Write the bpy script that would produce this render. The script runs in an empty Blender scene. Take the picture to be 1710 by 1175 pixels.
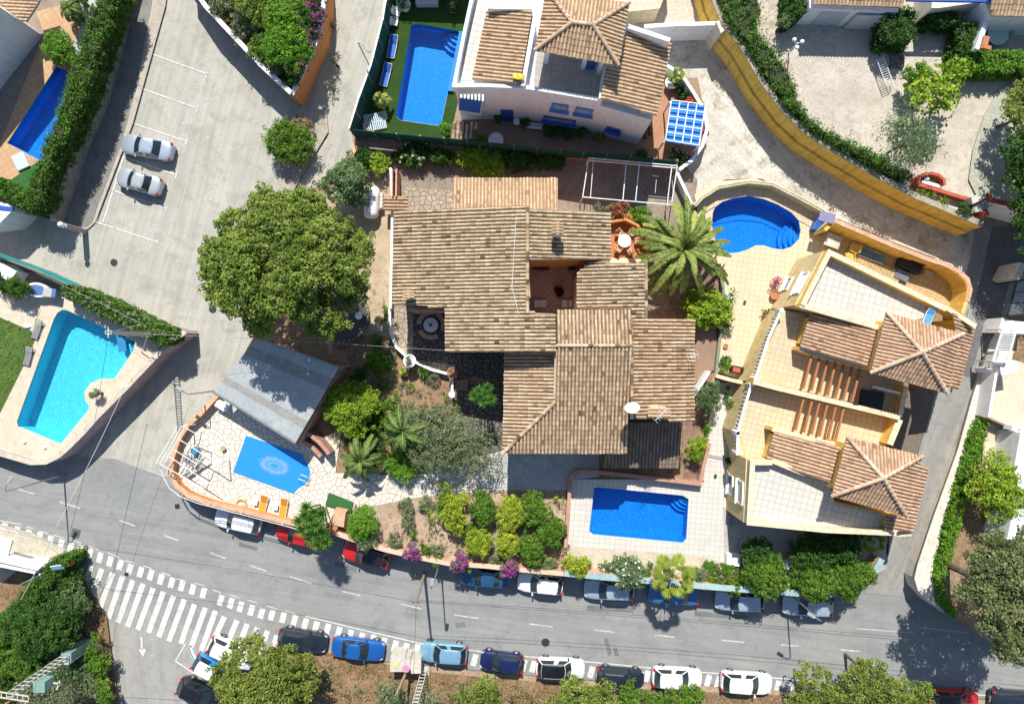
import bpy, math, random
import numpy as np
from mathutils import Vector, Matrix
from mathutils.geometry import tessellate_polygon
R = math.radians; PI = math.pi
SC = bpy.context.scene; COL = SC.collection
# ---------------- camera, sky, sun, exposure ----------------
H = 60.0                                     # camera height above the street
cam = bpy.data.objects.new('camera', bpy.data.cameras.new('camera')); COL.objects.link(cam); SC.camera = cam
cam.location = (0, 0, H); cam.rotation_euler = (0, 0, 0)
cam.data.lens = 24; cam.data.sensor_width = 36; cam.data.clip_end = 3000
SUN_EL, SUN_AZ = 49.0, -4.0                  # the light comes from the top of the picture
W = bpy.data.worlds.new('World'); SC.world = W; W.use_nodes = True
nt = W.node_tree; bg = nt.nodes['Background']; sky = nt.nodes.new('ShaderNodeTexSky')
sky.sky_type = 'NISHITA'; sky.sun_disc = False; sky.sun_elevation = R(SUN_EL); sky.sun_rotation = R(SUN_AZ)
sky.air_density = 1.0; sky.dust_density = 0.6; sky.ozone_density = 1.0
nt.links.new(sky.outputs[0], bg.inputs[0]); bg.inputs[1].default_value = 0.1
sl = bpy.data.lights.new('sun', 'SUN'); sl.energy = 5.0; sl.angle = R(0.5); sl.color = (1.0, 0.95, 0.87)
sun = bpy.data.objects.new('sun', sl); COL.objects.link(sun)
dirv = Vector((math.sin(R(SUN_AZ))*math.cos(R(SUN_EL)), math.cos(R(SUN_AZ))*math.cos(R(SUN_EL)), math.sin(R(SUN_EL))))
sun.rotation_euler = dirv.to_track_quat('Z', 'Y').to_euler()
SC.view_settings.view_transform = 'Standard'; SC.view_settings.look = 'None'
SC.view_settings.exposure = 0.47; SC.view_settings.gamma = 1.0
SC.cycles.transparent_max_bounces = 16; SC.cycles.max_bounces = 8

# ---------------- surveying: a point of the photograph at a height -> metres ----------------
def G(px, py, z=0.0):
    k = (H - z)/H/19.0
    return Vector(((px - 855)*k, (587.5 - py)*k, z))
def plane3(a, b, c):                          # three (px,py,z) -> coefficients of z = a + bx + cy
    P = [G(*p) for p in (a, b, c)]
    M = np.array([[1, p.x, p.y] for p in P]); return np.linalg.solve(M, np.array([p.z for p in P]))
def on(px, py, pl):
    X = (px - 855)/19.0; Y = (587.5 - py)/19.0; g = (pl[1]*X + pl[2]*Y)
    z = (pl[0] + g)/(1 + g/H); return G(px, py, z)
def xy(pts, z): return [(G(a, b, z).x, G(a, b, z).y) for a, b in pts]

# ---------------- node helpers ----------------
MATS = {}
def newmat(name):
    m = bpy.data.materials.new(name); m.use_nodes = True; MATS[name] = m
    n = m.node_tree; b = n.nodes['Principled BSDF']; return m, n, b
def N(nt, t, **kw):
    n = nt.nodes.new(t)
    for k, v in kw.items():
        if k in n.inputs.keys() if hasattr(n.inputs, 'keys') else False: n.inputs[k].default_value = v
        else: setattr(n, k, v)
    return n
def rgba(c): return (c[0], c[1], c[2], 1)
def coords(nt, scale=1, rot=0, world=True):
    tc = nt.nodes.new('ShaderNodeTexCoord'); mp = nt.nodes.new('ShaderNodeMapping')
    if world:
        g = nt.nodes.new('ShaderNodeNewGeometry'); nt.links.new(g.outputs['Position'], mp.inputs[0])
    else: nt.links.new(tc.outputs['Object'], mp.inputs[0])
    mp.inputs['Rotation'].default_value = (0, 0, rot)
    if isinstance(scale, tuple) and rot:
        m2 = nt.nodes.new('ShaderNodeMapping'); nt.links.new(mp.outputs[0], m2.inputs[0]); m2.inputs['Scale'].default_value = scale; return m2.outputs[0]
    mp.inputs['Scale'].default_value = (scale,)*3 if not isinstance(scale, tuple) else scale
    return mp.outputs[0]
def noise(nt, co, scale, detail=4, rough=.6, lo=.35, hi=.65, dist=0):
    n = nt.nodes.new('ShaderNodeTexNoise'); n.inputs['Scale'].default_value = scale; n.inputs['Detail'].default_value = detail
    n.inputs['Roughness'].default_value = rough; n.inputs['Distortion'].default_value = dist; nt.links.new(co, n.inputs['Vector'])
    r = nt.nodes.new('ShaderNodeMapRange'); r.inputs[1].default_value = lo; r.inputs[2].default_value = hi; nt.links.new(n.outputs[0], r.inputs[0]); return r.outputs[0]
def mix(nt, fac, a, b, mode='MIX'):
    m = nt.nodes.new('ShaderNodeMix'); m.data_type = 'RGBA'; m.blend_type = mode
    for i, v in ((0, fac), (6, a), (7, b)):
        if isinstance(v, (tuple, list)): m.inputs[i].default_value = rgba(v)
        elif isinstance(v, (int, float)): m.inputs[i].default_value = v
        else: nt.links.new(v, m.inputs[i])
    return m.outputs[2]
def bump(nt, b, h, strength=.3, dist=.02):
    n = nt.nodes.new('ShaderNodeBump'); n.inputs['Strength'].default_value = strength; n.inputs['Distance'].default_value = dist
    nt.links.new(h, n.inputs['Height']); nt.links.new(n.outputs[0], b.inputs['Normal'])
def mground(name, c1, c2, c3=None, s=.35, fine=6, rough=.95, bs=.4, amt=.35, world=True, fine_amt=.5, streak=None, crack=0, drip=0, blot=.22):
    """mottled ground or render: two tones at large scale, third tone as patches, fine grain"""
    m, n, b = newmat(name); co = coords(n, world=world)
    col = mix(n, noise(n, co, s, 5), c1, c2)
    if c3 is not None: col = mix(n, noise(n, co, s*2.7, 6, .7, .52, .68), col, c3)
    if blot: col = mix(n, noise(n, co, s*5.3, 5, .75, .50, .72), col, tuple(x*(1-blot) for x in c1))
    if streak is not None:
        cs = coords(n, scale=(.05, 1.1, 1), rot=streak); k = n.nodes.new('ShaderNodeMath'); k.operation = 'MULTIPLY'; k.inputs[1].default_value = .55; n.links.new(noise(n, cs, 1.3, 4, .6, .42, .72), k.inputs[0])
        col = mix(n, k.outputs[0], col, tuple(x*.74 for x in c1)); k = n.nodes.new('ShaderNodeMath'); k.operation = 'MULTIPLY'; k.inputs[1].default_value = .4; n.links.new(noise(n, cs, 2.9, 3, .6, .5, .75), k.inputs[0]); col = mix(n, k.outputs[0], col, tuple(x*1.16 for x in c2))
    if crack:
        wn = n.nodes.new('ShaderNodeTexNoise'); wn.inputs['Scale'].default_value = .9; wn.inputs['Detail'].default_value = 6; n.links.new(co, wn.inputs['Vector']); wa = n.nodes.new('ShaderNodeVectorMath'); wa.operation = 'MULTIPLY_ADD'; n.links.new(wn.outputs['Color'], wa.inputs[0]); wa.inputs[1].default_value = (2.2, 2.2, 0); n.links.new(co, wa.inputs[2])
        v = n.nodes.new('ShaderNodeTexVoronoi'); v.feature = 'DISTANCE_TO_EDGE'; v.voronoi_dimensions = '2D'; v.inputs['Scale'].default_value = crack; n.links.new(wa.outputs[0], v.inputs['Vector']); r = n.nodes.new('ShaderNodeMapRange'); n.links.new(v.outputs[0], r.inputs[0]); r.inputs[1].default_value = .0; r.inputs[2].default_value = .012; r.inputs[3].default_value = 1; r.inputs[4].default_value = 0
        k = n.nodes.new('ShaderNodeMath'); k.operation = 'MULTIPLY'; n.links.new(r.outputs[0], k.inputs[0]); n.links.new(noise(n, co, .35, 3, .5, .45, .6), k.inputs[1]); col = mix(n, k.outputs[0], col, tuple(x*.35 for x in c1))
    if drip:
        cs = coords(n, scale=(2.2, 2.2, .22)); k = n.nodes.new('ShaderNodeMath'); k.operation = 'MULTIPLY'; k.inputs[1].default_value = drip; n.links.new(noise(n, cs, 1.2, 5, .7, .48, .75), k.inputs[0]); col = mix(n, k.outputs[0], col, tuple(x*.5+.03 for x in c3 or c1))
    g = noise(n, co, fine, 3, .7, .3, .7)
    f = n.nodes.new('ShaderNodeMapRange'); n.links.new(g, f.inputs[0]); f.inputs[3].default_value = 1 - amt*fine_amt; f.inputs[4].default_value = 1 + amt*fine_amt*.6
    mm = n.nodes.new('ShaderNodeVectorMath'); mm.operation = 'SCALE'; n.links.new(col, mm.inputs[0]); n.links.new(f.outputs[0], mm.inputs['Scale'])
    n.links.new(mm.outputs[0], b.inputs['Base Color']); b.inputs['Roughness'].default_value = rough; b.inputs['Specular IOR Level'].default_value = .25
    if bs: bump(n, b, g, bs)
    return m
def mplain(name, c, rough=.6, metal=0, spec=.4, var=.12, s=3, world=False):
    m, n, b = newmat(name); co = coords(n, world=world)
    col = mix(n, noise(n, co, s, 3, .6, .3, .7), tuple(x*(1-var) for x in c), tuple(min(1, x*(1+var*.5)) for x in c))
    n.links.new(col, b.inputs['Base Color']); b.inputs['Roughness'].default_value = rough; b.inputs['Metallic'].default_value = metal; b.inputs['Specular IOR Level'].default_value = spec
    return m
def mtile(name, c1, c2, mortar, size=.4, rot=0, gap=.02, rough=.7, offset=0, ratio=1.0, stain=None):
    m, n, b = newmat(name); co = coords(n, rot=rot)
    br = n.nodes.new('ShaderNodeTexBrick'); n.links.new(co, br.inputs['Vector']); br.offset = offset; br.squash = 1
    br.inputs['Scale'].default_value = 1; br.inputs['Brick Width'].default_value = size*ratio; br.inputs['Row Height'].default_value = size
    br.inputs['Mortar Size'].default_value = gap; br.inputs['Mortar Smooth'].default_value = .2; br.inputs['Bias'].default_value = 0
    br.inputs['Color1'].default_value = rgba(c1); br.inputs['Color2'].default_value = rgba(c2); br.inputs['Mortar'].default_value = rgba(mortar)
    col = br.outputs[0]
    st = stain or tuple(x*.75 for x in c1)
    col = mix(n, noise(n, co, .5, 5, .65, .5, .75), col, st)
    col = mix(n, noise(n, co, 9, 3, .6, .3, .9), col, tuple(x*.85 for x in c2))
    n.links.new(col, b.inputs['Base Color']); b.inputs['Roughness'].default_value = rough
    bump(n, b, br.outputs[1], -.25, .01)
    return m
def mcrazy(name, c1, c2, joint, size=.55, width=.035, rough=.85):
    m, n, b = newmat(name); co = coords(n)
    wn = n.nodes.new('ShaderNodeTexNoise'); wn.inputs['Scale'].default_value = 1.3; n.links.new(co, wn.inputs['Vector'])
    wa = n.nodes.new('ShaderNodeVectorMath'); wa.operation = 'MULTIPLY_ADD'; n.links.new(wn.outputs['Color'], wa.inputs[0]); wa.inputs[1].default_value = (.35,.35,0); n.links.new(co, wa.inputs[2])
    v = n.nodes.new('ShaderNodeTexVoronoi'); v.feature = 'DISTANCE_TO_EDGE'; v.inputs['Scale'].default_value = 1/size; v.voronoi_dimensions = '2D'; n.links.new(wa.outputs[0], v.inputs['Vector'])
    w = n.nodes.new('ShaderNodeTexVoronoi'); w.voronoi_dimensions = '2D'; w.inputs['Scale'].default_value = 1/size; n.links.new(wa.outputs[0], w.inputs['Vector'])
    r = n.nodes.new('ShaderNodeMapRange'); n.links.new(v.outputs[0], r.inputs[0]); r.inputs[1].default_value = width; r.inputs[2].default_value = width*2.2
    sep = n.nodes.new('ShaderNodeSeparateColor'); n.links.new(w.outputs['Color'], sep.inputs[0])
    st = mix(n, sep.outputs[0], c1, c2); st = mix(n, noise(n, co, 5, 4, .6, .4, .8), st, tuple(x*.8 for x in c1))
    n.links.new(mix(n, r.outputs[0], joint, st), b.inputs['Base Color']); b.inputs['Roughness'].default_value = rough
    bump(n, b, r.outputs[0], .4, .02)
    return m
def mroof(name, cols, lichen=(.05,.045,.04), lam=.55, ls=.9, joint=None):
    """clay tiles: every tile draws its own tone (attribute rnd), channels a shaded one, lichen grows in patches"""
    m, n, b = newmat(name); co = coords(n)
    at = n.nodes.new('ShaderNodeAttribute'); at.attribute_name = 'rnd'
    cr = n.nodes.new('ShaderNodeValToRGB'); n.links.new(at.outputs['Fac'], cr.inputs[0]); e = cr.color_ramp
    while len(e.elements) < len(cols): e.elements.new(.5)
    for i, c in enumerate(cols): e.elements[i].position = i/(len(cols)-1); e.elements[i].color = rgba(c)
    a1 = noise(n, co, ls, 4, .65, .42, .7); a2 = noise(n, co, 7, 4, .7, .42, .62)
    mu = n.nodes.new('ShaderNodeMath'); mu.operation = 'MULTIPLY'; n.links.new(a1, mu.inputs[0]); n.links.new(a2, mu.inputs[1])
    m2 = n.nodes.new('ShaderNodeMath'); m2.operation = 'MULTIPLY'; n.links.new(mu.outputs[0], m2.inputs[0]); m2.inputs[1].default_value = lam
    col = mix(n, m2.outputs[0], cr.outputs[0], lichen)
    col = mix(n, noise(n, co, 22, 3, .7, .45, .9), col, tuple(x*.55 for x in cols[len(cols)//2]))
    n.links.new(col, b.inputs['Base Color']); b.inputs['Roughness'].default_value = .9; b.inputs['Specular IOR Level'].default_value = .2
    bump(n, b, noise(n, co, 30, 3, .7), .35, .01)
    return m
def mleaf(name, dark, mid, light, tr=.35, rough=.55):
    m, n, b = newmat(name)
    at = n.nodes.new('ShaderNodeAttribute'); at.attribute_name = 'rnd'
    cr = n.nodes.new('ShaderNodeValToRGB'); n.links.new(at.outputs['Fac'], cr.inputs[0]); e = cr.color_ramp
    e.elements.new(.5)
    for i, c in enumerate((dark, tuple(x*1.12 for x in mid), tuple(x*1.1 for x in light))): e.elements[i].position = (0, .5, 1)[i]; e.elements[i].color = rgba(c)
    co = coords(n); k = n.nodes.new('ShaderNodeMath'); k.operation = 'MULTIPLY'; k.inputs[1].default_value = .45; n.links.new(noise(n, co, .55, 3, .6, .4, .65), k.inputs[0])
    col = mix(n, k.outputs[0], cr.outputs[0], (.9, 1.05, .75), 'MULTIPLY'); k = n.nodes.new('ShaderNodeMath'); k.operation = 'MULTIPLY'; k.inputs[1].default_value = .35; n.links.new(noise(n, co, 1.6, 3, .6, .5, .7), k.inputs[0]); col = mix(n, k.outputs[0], col, (.55, .5, .42), 'MULTIPLY')
    n.links.new(col, b.inputs['Base Color']); b.inputs['Roughness'].default_value = rough; b.inputs['Specular IOR Level'].default_value = .25
    t = n.nodes.new('ShaderNodeBsdfTranslucent'); n.links.new(col, t.inputs[0])
    ms = n.nodes.new('ShaderNodeMixShader'); ms.inputs[0].default_value = tr; out = n.nodes['Material Output']
    n.links.new(b.outputs[0], ms.inputs[1]); n.links.new(t.outputs[0], ms.inputs[2]); n.links.new(ms.outputs[0], out.inputs[0])
    return m
def mwater(name, tint):
    m, n, b = newmat(name); n.nodes.remove(b); co = coords(n)
    t = n.nodes.new('ShaderNodeBsdfTransparent'); t.inputs[0].default_value = rgba(tint)
    g = n.nodes.new('ShaderNodeBsdfGlossy'); g.inputs['Roughness'].default_value = .03
    f = n.nodes.new('ShaderNodeFresnel'); f.inputs[0].default_value = 1.33
    nz = n.nodes.new('ShaderNodeTexNoise'); nz.inputs['Scale'].default_value = 3.5; nz.inputs['Detail'].default_value = 3; n.links.new(co, nz.inputs['Vector'])
    bp = n.nodes.new('ShaderNodeBump'); bp.inputs['Strength'].default_value = .25; bp.inputs['Distance'].default_value = .06; n.links.new(nz.outputs[0], bp.inputs['Height'])
    n.links.new(bp.outputs[0], g.inputs['Normal']); n.links.new(bp.outputs[0], f.inputs['Normal'])
    ms = n.nodes.new('ShaderNodeMixShader'); n.links.new(f.outputs[0], ms.inputs[0]); n.links.new(t.outputs[0], ms.inputs[1]); n.links.new(g.outputs[0], ms.inputs[2])
    n.links.new(ms.outputs[0], n.nodes['Material Output'].inputs[0]); return m
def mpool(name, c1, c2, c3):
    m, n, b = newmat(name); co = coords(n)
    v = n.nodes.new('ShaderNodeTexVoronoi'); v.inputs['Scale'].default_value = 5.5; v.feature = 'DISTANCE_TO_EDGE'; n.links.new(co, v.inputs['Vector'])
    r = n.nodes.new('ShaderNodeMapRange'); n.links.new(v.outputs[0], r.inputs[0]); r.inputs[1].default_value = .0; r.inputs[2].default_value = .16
    col = mix(n, noise(n, co, 7, 4, .7, .35, .65), c1, c2); col = mix(n, r.outputs[0], c3, col)  # bright cell lines put ripple caustics into the mosaic colour
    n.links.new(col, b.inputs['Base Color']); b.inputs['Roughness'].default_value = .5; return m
def mcar(name, c, metal=.35, rough=.3):
    m, n, b = newmat(name); co = coords(n, world=False)
    n.links.new(mix(n, noise(n, co, 2.5, 4, .6, .4, .9), c, tuple(x*.88+.012 for x in c)), b.inputs['Base Color'])
    b.inputs['Metallic'].default_value = metal; b.inputs['Roughness'].default_value = rough
    b.inputs['Coat Weight'].default_value = .8; b.inputs['Coat Roughness'].default_value = .06; return m

# ---------------- mesh helpers ----------------
def props(o, label=None, cat=None, group=None, kind=None):
    for k, v in (('label', label), ('category', cat), ('group', group), ('kind', kind)):
        if v: o[k] = v
    return o
def link(name, me, parent=None):
    o = bpy.data.objects.new(name, me); COL.objects.link(o)
    if parent is not None:
        o.parent = parent
    return o
def root(name, loc, label, cat, group=None, rz=0):
    o = bpy.data.objects.new(name, None); COL.objects.link(o); o.location = loc; o.rotation_euler = (0, 0, rz)
    o.empty_display_size = .3
    return props(o, label, cat, group)
class MB:
    def __init__(s): s.v = []; s.f = []; s.m = []; s.r = []
    def add(s, vs, fs, mi=0, r=.5):
        k = len(s.v); s.v += [tuple(v) for v in vs]; s.f += [tuple(i+k for i in f) for f in fs]; s.m += [mi]*len(fs); s.r += [r]*len(fs); return s
    def prism(s, pts, z0, z1, mi=0, holes=(), zf=None, topmat=None):
        """pts world xy; zf(x,y) gives the top height if sloping"""
        allp = [list(pts)] + [list(h) for h in holes]
        tri = tessellate_polygon([[Vector((x, y, 0)) for x, y in l] for l in allp])
        flat = [p for l in allp for p in l]; n = len(flat)
        area = lambda l: sum(l[i][0]*l[(i+1) % len(l)][1]-l[(i+1) % len(l)][0]*l[i][1] for i in range(len(l)))
        T = (lambda x, y: z1) if zf is None else zf
        vs = [(x, y, T(x, y)) for x, y in flat] + [(x, y, z0) for x, y in flat]
        fs = []; top = []
        for t in tri:
            a, b, c = [flat[i] for i in t]
            ccw = (b[0]-a[0])*(c[1]-a[1])-(c[0]-a[0])*(b[1]-a[1]) > 0
            t = tuple(t) if ccw else tuple(reversed(t)); top.append(t); fs.append(tuple(i+n for i in reversed(t)))
        k = 0
        for li, l in enumerate(allp):
            L = len(l); ccw = area(l) > 0
            for i in range(L):
                a, b = k+i, k+(i+1) % L
                q = (a, a+n, b+n, b)
                fs.append(q if (ccw == (li == 0)) else tuple(reversed(q)))
            k += L
        s.add(vs, fs, mi); s.f += [tuple(i+len(s.v)-2*n for i in t) for t in top]; s.m += [mi if topmat is None else topmat]*len(top); s.r += [.5]*len(top)
        return s
    def box(s, c, d, rz=0, mi=0, tilt=None):
        x, y, z = d[0]/2, d[1]/2, d[2]/2
        M = Matrix.Rotation(rz, 3, 'Z')
        if tilt is not None: M = M @ tilt
        vs = [Vector(c) + M @ Vector((a*x, b*y, e*z)) for e in (-1, 1) for b in (-1, 1) for a in (-1, 1)]
        return s.add(vs, [(0,2,3,1),(4,5,7,6),(0,1,5,4),(2,6,7,3),(0,4,6,2),(1,3,7,5)], mi)
    def beam(s, p, q, w, h, mi=0):
        p = Vector(p); q = Vector(q); d = (q-p); L = d.length; d.normalize()
        up = Vector((0, 0, 1)) if abs(d.z) < .95 else Vector((0, 1, 0))
        sd = d.cross(up).normalized(); u = sd.cross(d)
        vs = [a + sd*(i*w/2) + u*(j*h/2) for a in (p, q) for i, j in ((-1,-1),(1,-1),(1,1),(-1,1))]
        return s.add(vs, [(3,2,1,0),(4,5,6,7),(0,1,5,4),(1,2,6,5),(2,3,7,6),(3,0,4,7)], mi)
    def tube(s, p, q, r0, r1=None, n=8, mi=0):
        r1 = r0 if r1 is None else r1; p = Vector(p); q = Vector(q); d = (q-p).normalized()
        a = d.orthogonal().normalized(); b = d.cross(a); vs = []
        for c, r in ((p, r0), (q, r1)):
            vs += [c + a*(r*math.cos(2*PI*i/n)) + b*(r*math.sin(2*PI*i/n)) for i in range(n)]
        fs = [(i, (i+1) % n, n+(i+1) % n, n+i) for i in range(n)] + [tuple(range(n-1, -1, -1)), tuple(range(n, 2*n))]
        return s.add(vs, fs, mi)
    def path(s, pts, r, n=6, mi=0):
        for a, b in zip(pts, pts[1:]): s.tube(a, b, r, r, n, mi)
        return s
    def lathe(s, prof, c, n=20, mi=0, sx=1, sy=1, rz=0):
        c = Vector(c); vs = []
        for r, z in prof:
            for i in range(n):
                a = 2*PI*i/n; x, y = r*math.cos(a)*sx, r*math.sin(a)*sy
                vs.append((c.x + x*math.cos(rz)-y*math.sin(rz), c.y + x*math.sin(rz)+y*math.cos(rz), c.z+z))
        fs = []
        for k in range(len(prof)-1):
            for i in range(n):
                j = (i+1) % n; fs.append((k*n+i, k*n+j, (k+1)*n+j, (k+1)*n+i))
        fs += [tuple(range(n-1, -1, -1)), tuple(range((len(prof)-1)*n, len(prof)*n))]
        return s.add(vs, fs, mi)
    def ribbon(s, pts, th, z0, z1, mi=0, closed=False, off=0):
        """a wall that follows world xy points: thickness th"""
        P = [Vector((p[0], p[1])) for p in pts]; n = len(P); L = []; Rr = []
        for i in range(n):
            a = P[i-1] if (i > 0 or closed) else None; b = P[(i+1) % n] if (i < n-1 or closed) else None
            d1 = (P[i]-a).normalized() if a is not None else (b-P[i]).normalized(); d2 = (b-P[i]).normalized() if b is not None else d1
            nn = (Vector((-d1.y, d1.x)) + Vector((-d2.y, d2.x))); nn.normalize(); k = 1/max(.5, nn.dot(Vector((-d1.y, d1.x))))
            L.append(P[i] + nn*k*(off+th/2)); Rr.append(P[i] + nn*k*(off-th/2))
        Z1 = z1 if isinstance(z1, (list, tuple)) else [z1]*n; Z0 = z0 if isinstance(z0, (list, tuple)) else [z0]*n
        vs = []
        for i in range(n): vs += [(L[i].x, L[i].y, Z0[i]), (L[i].x, L[i].y, Z1[i]), (Rr[i].x, Rr[i].y, Z1[i]), (Rr[i].x, Rr[i].y, Z0[i])]
        fs = []
        for i in range(n if closed else n-1):
            a, b = 4*i, 4*((i+1) % n)
            fs += [(a, b, b+1, a+1), (a+1, b+1, b+2, a+2), (a+2, b+2, b+3, a+3), (a+3, b+3, b, a)]
        if not closed: fs += [(0, 1, 2, 3), (4*n-1, 4*n-2, 4*n-3, 4*n-4)]
        return s.add(vs, fs, mi)
    def build(s, name, mats, parent=None, smooth=False, bevel=0):
        if not isinstance(mats, (list, tuple)): mats = [mats]
        me = bpy.data.meshes.new(name); off = Vector((0, 0, 0))
        p = parent; inv = None
        if parent is not None:
            q = parent; 
            while q.parent is not None: q = q.parent
            if q.type == 'EMPTY' and not q.get('_local'): off = q.location
        me.from_pydata([(v[0]-off.x, v[1]-off.y, v[2]-off.z) for v in s.v], [], s.f)
        for m in mats: me.materials.append(m)
        me.polygons.foreach_set('material_index', s.m)
        at = me.attributes.new('rnd', 'FLOAT', 'FACE'); at.data.foreach_set('value', s.r)
        if smooth: me.polygons.foreach_set('use_smooth', [True]*len(s.f))
        o = link(name, me, parent)
        if bevel:
            b = o.modifiers.new('bevel', 'BEVEL'); b.width = bevel; b.segments = 2; b.limit_method = 'ANGLE'
        if smooth: 
            me.set_sharp_from_angle(angle=R(40))
        return o
def npmesh(name, V, F, rnd, mat, parent=None):
    """V (n,3), F (m,4) quads, rnd (m,) - for leaves and tiles"""
    me = bpy.data.meshes.new(name); off = np.zeros(3)
    if parent is not None:
        q = parent
        while q.parent is not None: q = q.parent
        if q.type == 'EMPTY' and not q.get('_local'): off = np.array(q.location)
    V = np.asarray(V, dtype=np.float32) - off.astype(np.float32); F = np.asarray(F, dtype=np.int32)
    me.vertices.add(len(V)); me.vertices.foreach_set('co', V.ravel())
    me.loops.add(F.size); me.loops.foreach_set('vertex_index', F.ravel())
    me.polygons.add(len(F)); me.polygons.foreach_set('loop_start', np.arange(0, F.size, F.shape[1], dtype=np.int32))
    me.polygons.foreach_set('loop_total', np.full(len(F), F.shape[1], dtype=np.int32))
    me.materials.append(mat)
    at = me.attributes.new('rnd', 'FLOAT', 'FACE'); at.data.foreach_set('value', np.asarray(rnd, dtype=np.float32))
    me.polygons.foreach_set('use_smooth', np.zeros(len(F), dtype=bool))
    me.update(calc_edges=True); me.validate()
    return link(name, me, parent)
LAY = [0]
def patch(name, pts, z, mat, holes=(), th=.003, step=.004, lift=None, parent=None, hz=None):
    """a sheet of ground finish, each new one 4 mm above the last"""
    LAY[0] += 1
    zz = z + (lift if lift is not None else LAY[0]*step)
    mb = MB(); mb.prism(xy(pts, zz), zz-.06 if parent is None else zz-th, zz, holes=[xy(h, zz) for h in holes])
    o = mb.build(name, mat, parent)
    if parent is None: props(o, kind='structure')
    return o
def inset(P, d):
    n = len(P); out = []
    ar = sum(P[i][0]*P[(i+1) % n][1]-P[(i+1) % n][0]*P[i][1] for i in range(n)); s = 1 if ar > 0 else -1
    for i in range(n):
        a = Vector(P[i-1]); b = Vector(P[i]); c = Vector(P[(i+1) % n]); d1 = (b-a).normalized(); d2 = (c-b).normalized()
        n1 = Vector((-d1.y, d1.x))*s; n2 = Vector((-d2.y, d2.x))*s; m = (n1+n2).normalized(); k = 1/max(.4, m.dot(n1))
        q = b + m*k*d; out.append((q.x, q.y))
    return out
# ---------------- clay tile roofs ----------------
def roof(pts, pl, mat, parent, pitch=.28, course=.38, seed=1, under=None, name='roof', jit=.006, lipz=.02, hh=.085, thick=.14, expand=0, chan_shade=.2):
    pl = plane3(*pl); rs = np.random.RandomState(seed)
    W3 = [on(a, b, pl) for a, b in pts]; P = [(p.x, p.y) for p in W3]
    if expand: P = inset(P, -expand)
    zf = lambda x, y: pl[0]+pl[1]*x+pl[2]*y
    g = np.array([pl[1], pl[2]]); gl = np.linalg.norm(g); d = -g/gl; c = np.array([-d[1], d[0]]); sl = gl
    PP = np.array(P); S = PP@c; U = PP@d; n = len(P)
    prof_x = np.array([-.5, -.40, -.33, -.24, -.12, 0, .12, .24, .33, .40, .5])*pitch
    hz = np.array([-.02, -.015, .0, .62, .93, 1, .93, .62, .0, -.015, -.02])*hh
    m = len(prof_x); V = []; F = []; Rn = []; base = 0
    k0 = math.floor(S.min()/pitch); k1 = math.ceil(S.max()/pitch)
    for k in range(k0, k1+1):
        s = (k+.5)*pitch; cr = []
        for i in range(n):
            s0, s1 = S[i], S[(i+1) % n]
            if (s0-s)*(s1-s) < 0: t = (s-s0)/(s1-s0); cr.append(U[i]+t*(U[(i+1) % n]-U[i]))
        cr.sort()
        for a, b in zip(cr[::2], cr[1::2]):
            if b-a < .12: continue
            nt_ = max(1, int(math.ceil((b-a)/course))); ph = rs.uniform(0, .06)
            ub = b + rs.uniform(-.02, .03) - np.arange(nt_)*course; ut = np.maximum(ub-course, a-.02)
            ub, ut = ub[::-1], ut[::-1]
            us = np.stack([ut, ub], 1).ravel(); lift = np.tile([0.0, lipz], nt_) + np.repeat(rs.uniform(-jit, jit, nt_), 2)
            lat = np.repeat(rs.uniform(-jit, jit, nt_), 2); wid = np.tile([.86, 1.06], nt_)
            xs = s + lat[:, None] + prof_x[None]*np.where(np.abs(prof_x) < .36*pitch, wid[:, None], 1)
            zz = hz[None] + lift[:, None]
            X = xs*c[0] + us[:, None]*d[0]; Y = xs*c[1] + us[:, None]*d[1]; Z = pl[0]+pl[1]*X+pl[2]*Y+zz
            V.append(np.stack([X, Y, Z], 2).reshape(-1, 3)); nr = 2*nt_
            I = base + (np.arange(nr-1)[:, None]*m + np.arange(m-1)[None]); I = I.ravel()
            F.append(np.stack([I, I+1, I+1+m, I+m], 1))
            tr = np.clip(rs.normal(.68, .17, nt_) - (rs.uniform(size=nt_) < .09)*.35 + .0, 0, 1); row = np.repeat(tr, 2)[:nr-1]
            rr = np.repeat(row[:, None], m-1, 1).copy(); rr[:, :2] = rr[:, -2:] = (np.repeat(rs.uniform(0, chan_shade, nt_), 2)[:nr-1])[:, None]  # channels toned dark: their shadow, plus lichen, put into the colour
            Rn.append(rr.ravel()); base += nr*m
    if not V: return None
    V = np.concatenate(V); F = np.concatenate(F); Rn = np.concatenate(Rn)
    # orientation
    a, b_, c_ = V[F[0][0]], V[F[0][1]], V[F[0][2]]
    if np.cross(b_-a, c_-b_)[2] < 0: F = F[:, ::-1]
    o = npmesh(name, V, F, Rn, mat, parent)
    mb = MB(); Q = inset(P, .03); mb.prism(Q, -9, 0, zf=lambda x, y: zf(x, y)-.012)
    nn = len(mb.v)//2
    mb.v = mb.v[:nn] + [(x, y, zf(x, y)-thick) for x, y, _ in mb.v[nn:]]
    mb.build('roof_deck', under or MATS['eave'], o)
    return o, P, zf
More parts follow.
